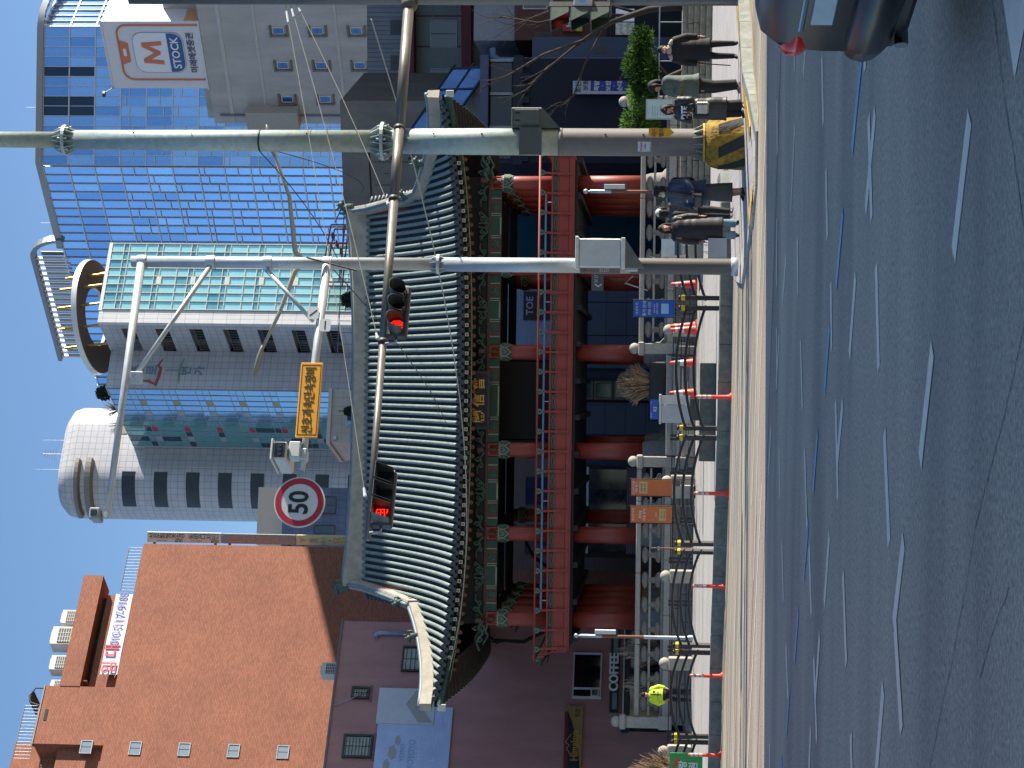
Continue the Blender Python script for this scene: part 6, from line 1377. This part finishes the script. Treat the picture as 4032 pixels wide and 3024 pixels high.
# overhead cables
CBL = M('cable_black', '1a1b1e', .6, var=0)
def cable(label, a, b, sagv, r=.009, mat=None):
    a, b = Vector(a), Vector(b); o = MB().tube([a+(b-a)*k/14-Vector((0, 0, sagv*4*(k/14)*(1-k/14))) for k in range(15)], r, 5).build('overhead_cable', mat or CBL); tag(o, label, 'cable')
cable('black cable drooping from the monopole band towards the camera pole', (4.3, 37.8, 9.15), (2.45, 39.9, 8.0), .12)
cable('black cable running from the camera pole clamp over the pavilion roof', (2.3, 39.9, 8.15), (-1.6, 73.8, 9.3), .3, .012)
cable('pale thin cable sagging across the pavilion roof to the left eave', (7.2, 40, 7.4), (-10.6, 74.6, 9.2), 1.2, .015, WIRE)
cable('black cable climbing from the concrete wall to the street lamp head', (6.8, 59.5, 13.0), (9.8, 104.5, 17.2), 1.0, .014)
cable('short looped black cable hanging at the clamp of the camera pole', (2.45, 39.8, 8.6), (2.2, 39.8, 7.6), .0, .02)
# ------------------------------------------------------------------ green street banner on the last guard rail
t = thing('street_banner', 'green street banner with white Korean lettering hung on the guard rail', 'banner', (-10.3, 50.25, KH), math.atan2(-.55, 2.65)); B('cloth', M('banner_green', '2f9a4e', .6, var=.08, scale=2), t, -1.45, 1.35, -.03, -.01, .15, .95); text('고향사랑', .22, IW, t, .75, -.036, .62, off=.006); text('조합원', .24, IW, t, .8, -.036, .36, off=.006); MB().prism([(.9, .9), (1.3, .78), (1.1, .7)], -.036, -.03).build('red_leaf', M('leaf_red', 'c0472e', .6), t)
# ------------------------------------------------------------------ people
def remesh(parts, mats, name, vox):
    """fuse tagged closed shapes into one continuous surface; the nearest source piece gives each face its material"""
    V, F, tg = [], [], []
    for mi, mb in parts:
        i = len(V); V += mb.v; F += [tuple(i+k for k in f) for f in mb.f]; tg += [mi]*len(mb.v)
    me = bpy.data.meshes.new('src'); me.from_pydata(V, [], F); o = bpy.data.objects.new('src', me); col.objects.link(o)
    md = o.modifiers.new('r', 'REMESH'); md.mode = 'VOXEL'; md.voxel_size = vox; md.use_smooth_shade = True
    sm_ = o.modifiers.new('s', 'SMOOTH'); sm_.iterations = 2; sm_.factor = .5
    dg = bpy.context.evaluated_depsgraph_get(); out = bpy.data.meshes.new_from_object(o.evaluated_get(dg)); out.name = name
    bpy.data.objects.remove(o); bpy.data.meshes.remove(me)
    kd = KDTree(len(V))
    for i, v in enumerate(V): kd.insert(v, i)
    kd.balance(); out.materials.clear()
    for m in mats: out.materials.append(m)
    idx = [tg[kd.find(p.center)[1]] for p in out.polygons]
    out.polygons.foreach_set('material_index', idx); out.shade_smooth(); out.update()
    return out
def dense(pts, rad, n=14, k=5):
    P, Q = [], []
    pts = [Vector(p) for p in pts]
    for i in range(len(pts)-1):
        for j in range(k):
            t = j/k; P.append(pts[i]*(1-t)+pts[i+1]*t); Q.append(rad[i]*(1-t)+rad[i+1]*t)
    P.append(pts[-1]); Q.append(rad[-1]); return P, Q
def limb(pts, rad, n=14, puff=0, pl=.09):
    P, Q = dense(pts, rad, k=7)
    if puff:
        d = 0; Q2 = [Q[0]]
        for i in range(1, len(P)):
            d += (P[i]-P[i-1]).length; Q2.append(Q[i]*(1+puff*abs(math.sin(math.pi*d/pl))-puff*.4))
        Q = Q2
    return MB().tube(P, Q, n)
def ell(rings, n=20, puff=0, pl=.1):
    """rings: (x, y, z, rx, ry); interpolated so that quilting can show"""
    rr = []
    for a, b in zip(rings, rings[1:]):
        for j in range(6):
            t = j/6; rr.append([a[i]*(1-t)+b[i]*t for i in range(5)])
    rr.append(list(rings[-1]))
    out = []
    for x, y, z, rx, ry in rr:
        k = 1+puff*abs(math.sin(math.pi*z/pl))-puff*.4 if puff else 1
        out.append([(x+rx*k*math.cos(2*math.pi*j/n), y+ry*k*math.sin(2*math.pi*j/n), z) for j in range(n)])
    return MB().loft(out)
def hand(w, d, side, curl=.5):
    """palm, four unequal fingers and a thumb; w wrist, d pointing direction"""
    w, d = Vector(w), Vector(d).normalized(); x = Vector((0, 1, 0)) if abs(d.y) < .8 else Vector((1, 0, 0)); sdw = (x-d*x.dot(d)).normalized(); nrm = d.cross(sdw)
    out = [MB().tube([w-d*.02, w+d*.03, w+d*.085], [.026, .034, .03], 10)]
    for k, L in enumerate((.062, .075, .07, .055)):
        o = (k-1.5)*.019; b = w+d*.08+sdw*o; m = b+d*L*.55+nrm*L*.2*curl*side; e = m+d*L*.35+nrm*L*.5*curl*side; out.append(MB().tube([b, m, e], [.0105, .0098, .008], 6))
    b = w+d*.025+sdw*.03; out.append(MB().tube([b, b+sdw*.025+d*.03, b+sdw*.022+d*.065], [.013, .011, .009], 6))
    return out
SKIN = M('skin', 'b98a72', .55, var=.06, scale=20); HAIR = M('hair_black', '17130f', .75, var=.2, scale=40); HAIRB = M('hair_brown', '2c1e18', .75, var=.2, scale=40)
BLACKC = M('cloth_black', '16161a', .75, var=.2, scale=8); BLACKT = M('cloth_black_trouser', '131419', .8, var=.2, scale=8); CHAR = M('cloth_charcoal', '2b2829', .7, var=.18, scale=8)
SHOE = M('shoe_black', '141416', .4, var=.1); SHOEG = M('shoe_grey', '6c6a68', .5, var=.2)
EYE = M('eye_dark', '14100e', .3, var=0); LIP = M('lip', '8a4a42', .5, var=0)
def person(label, loc, rz_, H, top, bottom, shoe, arms, hair='short', hem=.62, flare=.02, puff=.0, pl=.1, legs='trousers', legw=1.0, stance=.1, step=0, lean=0, headturn=0, hairmat=None, slim=1.0, headdown=0, coatopen=False, hands=True, collar=None):
    t = thing('person', label, 'person', loc, rz_, None); s = H/1.7; t.scale = (s, s, s)
    hm = hairmat or HAIR; lx = lean
    body = []
    for sd in (-1, 1):
        st = step*sd; kx = stance*sd
        hip = (sd*.085, 0, .9); kn = (kx, -.03-st*.5, .5); an = (kx*1.05, .02-st, .09)
        if legs == 'trousers': body.append((1, limb([hip, kn, an], [.1*legw, .078*legw, .062*legw*legw], 14)))
        else: body.append((0, limb([hip, kn, an], [.08, .055, .04], 12)))
        f = (an[0]+sd*.02, an[1]-.1, .04)
        body.append((2, MB().tube([(an[0], an[1]+.05, .05), (an[0], an[1], .06), f, (f[0]+sd*.008, f[1]-.07, .03)], [.038, .048, .042, .026], 12, squash=(1, 1, .8))))
    body.append((1, ell([(0, 0, .84, .15, .105), (0, 0, .98, .155, .11), (0, 0, 1.1, .14, .1)], 18)))
    body.append((3, ell([(0, 0, 1.05, .14, .1), (lx*.6, 0, 1.25, .155, .105), (lx, 0, 1.38, .17, .095), (lx, 0, 1.45, .09, .07)], 18)))
    hx, hy = lx, -.015-headdown*.05; hz = 1.592-headdown*.02
    body.append((0, MB().tube([(lx, .01, 1.4), (lx, .0, 1.48), (hx, hy+.015, 1.54)], [.062, .052, .05], 12)))
    Hm = Matrix.Translation((hx, hy, hz)) @ Matrix.Rotation(headturn, 4, 'Z') @ Matrix.Rotation(headdown*.5, 4, 'X')
    def hv(mb): mb.v = [tuple(Hm @ Vector(p)) for p in mb.v]; return mb
    body.append((0, hv(MB().sphere((0, 0, .01), .1, 18, 12, (.76, .93, 1.08))))); body.append((0, hv(MB().sphere((0, -.03, -.06), .055, 12, 8, (.92, .95, .85)))))
    body.append((0, hv(MB().tube([(0, -.085, .012), (0, -.103, -.018), (0, -.09, -.026)], [.008, .015, .012], 8))))
    for sd in (-1, 1): body.append((0, hv(MB().sphere((sd*.077, .008, -.005), .022, 8, 6, (.4, .8, 1.2)))))
    sleeve = []
    for sd, (el, wr, hd_) in zip((-1, 1), arms):
        sh_p = (sd*.165+lx, 0, 1.375); body.append((3, limb([sh_p, el, wr], [.05, .042, .032], 10)))
        if hands:
            for h in hand(wr, hd_, sd): body.append((0, h))
        sleeve.append(limb([(sd*.13+lx, 0, 1.38), (sd*.185+lx, 0, 1.35), el, Vector(el)*.12+Vector(wr)*.88], [.085*slim, .088*slim, .075*slim, .056*slim], 16, puff, pl))
    obj('body', remesh(body, [SKIN, bottom, shoe, top], 'body', .0115), t)
    # coat, jacket or sweater
    P = [(0, 0, hem, .2*slim+flare, .155*slim+flare*.8), (0, 0, max(hem+.12, .9) if hem < .8 else hem+.06, .195*slim+flare*.4, .15*slim), (lx*.6, 0, 1.15, .185*slim, .142*slim), (lx, 0, 1.32, .2*slim, .135*slim), (lx, 0, 1.41, .165*slim, .105*slim), (lx, 0, 1.47, .085, .075)]
    obj('coat', remesh([(0, ell(P, 24, puff, pl))]+[(0, q) for q in sleeve], [top], 'coat', .013), t)
    if collar is not None: ell([(lx, -.01, 1.43, .115, .1), (lx, -.012, 1.48, .105, .098), (lx, -.01, 1.52, .092, .088)], 18).build('collar', collar, t, True)
    if legs == 'skirt': ell([(0, 0, .24, .2, .17), (0, 0, .5, .19, .16), (0, 0, .8, .165, .135), (0, 0, 1.0, .15, .115)], 24).build('skirt', bottom, t, True)
    # face and hair
    for sd in (-1, 1):
        hv(MB().sphere((sd*.03, -.082, .018), .0095, 8, 5, (1.25, .6, .7))).build('eye', EYE, t, True); hv(MB().tube([(sd*.045, -.078, .038), (sd*.02, -.089, .041)], .004, 5)).build('eyebrow', hm, t)
    hv(MB().tube([(-.02, -.086, -.05), (0, -.091, -.052), (.02, -.086, -.05)], .0055, 6)).build('mouth', LIP, t, True)
    hb2 = [(0, MB().sphere((0, .02, .035), .112, 18, 12, (.8, .95, 1.0)))]
    if hair == 'long': hb2 += [(0, MB().tube([(0, .06, .05), (0, .085, -.1), (0, .09, -.3)], [.085, .085, .05], 14, squash=(1, .6, 1)))]+[(0, MB().tube([(sd*.07, -.01, .06), (sd*.088, -.015, -.06), (sd*.085, -.04, -.24)], [.03, .028, .02], 10)) for sd in (-1, 1)]
    if hair == 'bob': hb2 += [(0, MB().tube([(0, .05, .05), (0, .07, -.03), (0, .06, -.12)], [.09, .095, .08], 14, squash=(1, .7, 1)))]+[(0, MB().tube([(sd*.07, -.02, .07), (sd*.09, -.02, -.02), (sd*.082, -.035, -.11)], [.03, .034, .02], 10)) for sd in (-1, 1)]+[(0, MB().tube([(-.06, -.07, .075), (0, -.085, .07), (.06, -.07, .075)], .018, 8))]
    if hair == 'bun': hb2 += [(0, MB().sphere((0, .1, .11), .05, 10, 8))]
    for _, m_ in hb2: hv(m_)
    cut = remesh(hb2, [hm], 'hair', .0105); obj('hair', cut, t)
    return t, hv
DOWN = Vector((0, -.05, -1))
def capo(hv, t, mat, brim=True):
    hv(MB().sphere((0, .012, .055), .113, 18, 10, (.84, .98, .82))).build('cap', mat, t, True)
    if brim: hv(MB().loft([[(x*.075, -.07-.0*abs(x), .062-.004*i) for x in (-1, -.5, 0, .5, 1)]+[(x*.07, -.165+.03*abs(x)**2, .05-.004*i) for x in (1, .5, 0, -.5, -1)] for i in (0, 2)])).build('brim', mat, t, True)
# 1 elderly man with a stick
t, hv = person('elderly man in a long black parka holding a thin stick by the road sign mast', (6.62, 40.1, .14), R(-14), 1.56, BLACKC, BLACKT, SHOE, [((-.27, .0, 1.1), (-.29, -.06, .84), (0, -.15, -1)), ((.27, .05, 1.1), (.27, .02, .85), DOWN)], 'short', .6, .03, .03, .18, legw=.95, stance=.13, step=.03, slim=1.12, collar=M('fur_cream', 'c2b59e', .95, var=.25, scale=30, bump=.6, bscale=60))
ell([(0, -.03, 1.41, .07, .08), (0, -.04, 1.46, .06, .07)], 14).build('scarf', M('scarf_mustard', '8a6a1e', .8, var=.2, scale=20), t, True)
for sd in (-1, 1): limb([(sd*.1, -.06, 1.46), (sd*.17, -.03, 1.42), (sd*.2, .06, 1.36)], [.05, .06, .045], 10).build('shoulder_fur', MATS['fur_cream'], t, True)
tag(MB().tube([(6.33, 39.96, .92), (6.28, 39.9, .3)], .011, 8).build('walking_stick', M('stick_dark', '3a2420', .5)), 'thin dark stick held downward by the elderly man in the parka', 'stick')
# 2 person in green jacket
t, hv = person('person in a loose green jacket with crossed arms, dark cap and glasses', (5.72, 38.75, .13), R(-72), 1.74, M('cloth_green', '4f5d55', .75, var=.15, scale=6), BLACKT, SHOEG, [((-.25, -.06, 1.12), (-.02, -.25, 1.14), (1, -.1, .1)), ((.25, -.06, 1.12), (.04, -.24, 1.19), (-1, -.1, .1))], 'bob', .78, .035, .02, .22, legw=1.25, stance=.1, step=.05, slim=1.2, headdown=.25, hairmat=HAIR)
capo(hv, t, M('cap_dark', '231e1d', .8, var=.15))
for sd in (-1, 1): hv(MB().tube([(sd*.03+.026*math.cos(a), -.098, .016+.02*math.sin(a)) for a in [R(36*k) for k in range(11)]], .003, 5, caps=False)).build('glasses', BLACKC, t)
B('trouser_label', FRAME_W, t, -.02, .01, -.115, -.105, .68, .74)
# 3 woman with lettered sweatshirt
t, hv = person('woman in a long dark puffer and lettered black sweatshirt looking at her phone', (5.02, 36.85, .12), R(-42), 1.5, M('cloth_puffer_brown', '2a2726', .5, var=.18, scale=8), BLACKT, M('shoe_white_sole', '3a3a3a', .5, var=.3, scale=10), [((-.24, -.06, 1.12), (-.06, -.26, 1.15), (.6, -.5, .4)), ((.24, -.06, 1.12), (.06, -.26, 1.15), (-.6, -.5, .4))], 'bob', .38, .04, .09, .115, legw=1.3, stance=.09, slim=1.1, headdown=.5, hairmat=HAIRB)
ell([(0, -.06, .75, .13, .13), (0, -.06, 1.1, .13, .12), (0, -.05, 1.34, .12, .11)], 16).build('sweatshirt', BLACKC, t, True)
text('DTE', .17, IW, t, .02, -.192, 1.24, off=.006, rot=(R(84), 0, 0)); text('SEOUL', .1, IW, t, 0, -.2, 1.1, off=.004)
t2 = B('phone', BLACKC, None, 4.78, 4.86, 36.62, 36.65, 1.08, 1.22); tag(t2, 'dark phone held in the hands of the woman in the lettered sweatshirt', 'phone')
t2 = thing('handbag', 'small silver handbag at the side of the woman in the lettered sweatshirt', 'bag', (5.0, 36.6, .78), R(-42)); B('bag_body', M('silver_bag', '9b9794', .25, metal=.7, var=.3, scale=12), t2, -.12, .12, -.05, .05, 0, .24, .03); MB().tube([(-.1, 0, .24), (-.06, 0, .38), (.06, 0, .38), (.1, 0, .24)], .01, 6).build('strap', SHOE, t2, True)
# 4 woman in navy jacket
NVY = M('cloth_navy', '27344f', .6, var=.15, scale=5)
t, hv = person('woman in a quilted navy jacket and grey skirt with black beret and white mask', (3.6, 37.8, .07), R(-52), 1.66, NVY, M('cloth_grey_skirt', '4a4744', .85, var=.2, scale=9), M('sneaker_black', '2b2b2c', .5, var=.2), [((-.27, -.03, 1.1), (-.2, -.2, .95), (.4, -.5, -.2)), ((.27, -.02, 1.1), (.22, -.22, .98), (-.4, -.5, -.1))], 'bob', .74, .045, .03, .16, legs='skirt', stance=.08, step=.04, slim=1.22, collar=M('scarf_grey', '55524f', .9, var=.2, scale=20))
hv(MB().sphere((.0, .03, .085), .12, 16, 10, (.92, 1.0, .5))).build('beret', BLACKC, t, True)
hv(MB().sphere((0, -.05, -.045), .07, 12, 8, (.95, .85, .72))).build('mask', M('mask_white', 'b9c0bd', .7, var=.05), t, True)
limb([(.07, -.1, 1.42), (.1, -.17, 1.25), (.08, -.18, .95)], [.05, .05, .04], 10).build('scarf_end', MATS['scarf_grey'], t, True)
MB().box(-.14, .14, .14, .3, .95, 1.4, .05).build('backpack', BLACKC, t, True)
B('jacket_tag', FRAME_W, t, -.13, -.03, -.175, -.165, 1.08, 1.1)
t2 = thing('shoulder_bag', 'black shoulder bag carried in front by the woman in the navy jacket', 'bag', (3.42, 37.5, .85), R(-52)); B('bag_body', M('bag_black', '15151a', .3, var=.1), t2, -.16, .16, -.05, .06, 0, .17, .03); MB().tube([(-.14, 0, .16), (-.08, .02, .34), (.08, .02, .34), (.14, 0, .16)], .012, 6).build('handle', MATS['bag_black'], t2, True)
# 5 woman in long black coat
t, hv = person('woman in a long black padded coat with red scarf and pale jeans facing the road', (3.12, 40.4, .06), R(4), 1.58, M('cloth_black_pad', '151417', .5, var=.15, scale=6), M('jeans_pale', '6f8a96', .8, var=.2, scale=10), SHOE, [((-.26, .02, 1.08), (-.28, -.02, .82), DOWN), ((.26, .02, 1.08), (.26, -.04, .84), DOWN)], 'long', .36, .03, .035, .17, legw=1.2, stance=.12, slim=1.14)
ell([(0, -.07, 1.3, .035, .055), (0, -.06, 1.38, .05, .065), (0, -.03, 1.45, .065, .07)], 14).build('scarf', M('scarf_red', 'a1323a', .8, var=.2, scale=25), t, True)
for sd in (-1, 1): B('shoulder_fur', M('fur_beige', '8a7c6a', .95, var=.2), t, sd*.21-.03, sd*.21+.03, -.1, .06, 1.22, 1.36, .02)
t2 = thing('shopping_bag', 'pale grey paper shopping bag hanging from the hand of the woman in black', 'bag', (2.72, 40.25, .32), R(12)); B('bag_body', M('paper_pale', 'a9b2ba', .7, var=.05), t2, -.2, .2, -.07, .07, 0, .36, .008); 
for y in (-.06, .06): MB().tube([(-.08, y, .36), (-.06, y*.4, .46), (.06, y*.4, .46), (.08, y, .36)], .006, 5).build('handle', FRAME_W, t2, True)
# 6, 7 partly hidden behind
t, hv = person('person in a brown padded jacket and white cap walking behind the woman in black', (3.62, 42.6, .1), R(150), 1.6, M('cloth_brown', '4b443e', .55, var=.15, scale=6), BLACKT, SHOEG, [((-.27, -.02, 1.1), (-.3, -.14, .9), DOWN), ((.27, .05, 1.1), (.3, .16, .92), DOWN)], 'bob', .8, .03, .06, .12, stance=.1, step=.1, slim=1.18)
capo(hv, t, M('cap_white', 'b5b3ad', .8, var=.06))
MB().box(-.13, .13, .12, .26, .98, 1.36, .05).build('backpack', BLACKC, t, True)
t, hv = person('person dressed all in black with a hair bun behind the guard rail', (2.95, 48.2, KH), R(-80), 1.55, BLACKC, BLACKT, SHOE, [((-.22, -.05, 1.12), (-.1, -.2, 1.0), (.4, -.6, 0)), ((.22, -.05, 1.12), (.1, -.2, 1.02), (-.4, -.6, 0))], 'bun', .8, .03, .0, .1, stance=.09, slim=1.08)
# 8 officer
HV = M('cloth_hivis', 'b8d41c', .6, emit=.03, var=.1, scale=8)
t, hv = person('officer in a bright yellow-green jacket and dark cap standing before the balustrade', (-10.62, 70.0, .38), R(12), 1.68, HV, BLACKT, SHOE, [((-.29, .02, 1.12), (-.22, -.08, .9), (.5, -.2, -.8)), ((.29, .02, 1.12), (.24, -.06, .88), (-.3, -.2, -.8))], 'short', .98, .02, .02, .2, stance=.14, slim=1.15)
ell([(0, 0, .86, .2, .16), (0, 0, 1.04, .215, .17)], 20).build('jacket_hem', BLACKC, t, True); ell([(0, 0, 1.14, .222, .175), (0, 0, 1.17, .222, .175)], 20).build('reflective_band', M('band_silver', '8e9298', .3, metal=.4), t, True)
B('vest_strap', BLACKC, t, -.02, .02, -.18, -.165, 1.04, 1.42); B('chest_badge', BLACKC, t, .06, .14, -.18, -.165, 1.26, 1.32)
capo(hv, t, BLACKC); hv(MB().box(-.06, .06, -.1, -.085, .0, .03)).build('sunglasses', EYE, t)
# ------------------------------------------------------------------ dark saloon car leaving the frame at the right
CP = M('car_paint', '060b0a', .3, metal=0, var=0, spec=.35); CG = M('car_glass', '0c1014', .03, var=0, spec=.9); CT = M('tail_red', 'a8160f', .15, emit=.08, var=.1); CC = M('chrome', 'b7babd', .08, metal=1.0, var=0); TY = M('tyre', '101011', .8, var=.1)
car = thing('saloon_car', 'dark green-black saloon car driving off with its red tail lamp in view', 'car', (2.14, 11.0, 0), R(12))
def sec(x, hw, z0, z1, tuck=.12):
    return [(x, -hw*.9, z0), (x, -hw, z0+.2), (x, -hw*1.0, z0+(z1-z0)*.6), (x, -hw*.93, z1-.06), (x, -hw*.8, z1), (x, 0, z1+.02), (x, hw*.8, z1), (x, hw*.93, z1-.06), (x, hw*1.0, z0+(z1-z0)*.6), (x, hw, z0+.2), (x, hw*.9, z0), (x, 0, z0-.02)]
MB().loft([sec(-.07, .72, .36, .9), sec(-.03, .82, .3, .98), sec(.05, .88, .26, 1.05), sec(.2, .9, .22, 1.08), (sec(.9, .92, .2, 1.1)), sec(1.6, .92, .2, 1.0), sec(3.0, .92, .2, .98), sec(3.7, .91, .2, .95), sec(4.5, .86, .22, .85), sec(4.75, .75, .28, .7)]).build('body', CP, car, 50)
def cs(x, hw, z, dz): return [(x, -hw, z), (x, -hw*.92, z+dz*.6), (x, -hw*.78, z+dz), (x, 0, z+dz+.03), (x, hw*.78, z+dz), (x, hw*.92, z+dz*.6), (x, hw, z), (x, 0, z-.05)]
MB().loft([cs(.65, .72, 1.04, .05), cs(1.25, .8, 1.0, .38), cs(1.6, .82, .98, .46), cs(2.5, .82, .96, .47), cs(3.3, .76, .94, .1)]).build('cabin_glass', CG, car, 50)
MB().loft([[(x, -.62, z), (x, 0, z+.035), (x, .62, z), (x, 0, z-.02)] for x, z in ((1.3, 1.39), (1.7, 1.455), (2.4, 1.45), (2.75, 1.33))]).build('roof', CP, car, 50)
for sd in (-1, 1):
    MB().tube([(-.03, sd*.48, .85), (-.01, sd*.67, .85), (.025, sd*.785, .855), (.11, sd*.86, .87), (.29, sd*.9, .9)], [.04, .085, .095, .088, .03], 14).build('tail_lamp', CT, car, True)
    for x in (.95, 3.75):
        wh = MB().tube([(x, sd*.74, .33), (x, sd*.95, .33)], .33, 28).build('wheel', TY, car, 40); MB().tube([(x, sd*.93, .33), (x, sd*.965, .33)], .22, 20).build('rim', CC, wh, 40)
    B('mirror', CP, car, 3.05, 3.2, sd*1.05-.1, sd*1.05+.06, .98, 1.12, .03)
MB().tube([(.6, -.9, .46), (.25, -.92, .46), (.03, -.84, .46), (-.05, -.5, .46), (-.075, 0, .46), (-.05, .5, .46), (.03, .84, .46), (.25, .92, .46), (.6, .9, .46)], [.05, .1, .115, .12, .12, .12, .115, .1, .05], 14, squash=(1, 1, 1.1)).build('rear_bumper', CP, car, True); B('bumper_trim', BLK, car, -.05, .1, -.7, .7, .24, .35, .03); B('plate', M('plate_white_car', 'b9c6cc', .4), car, -.1, -.07, -.26, .26, .68, .8, .005); B('chrome_strip', CC, car, -.095, -.05, -.38, .38, .83, .86, .008)
MB().tube([(-.12, .5, .28), (.1, .5, .28)], .04, 10).build('exhaust', CC, car)
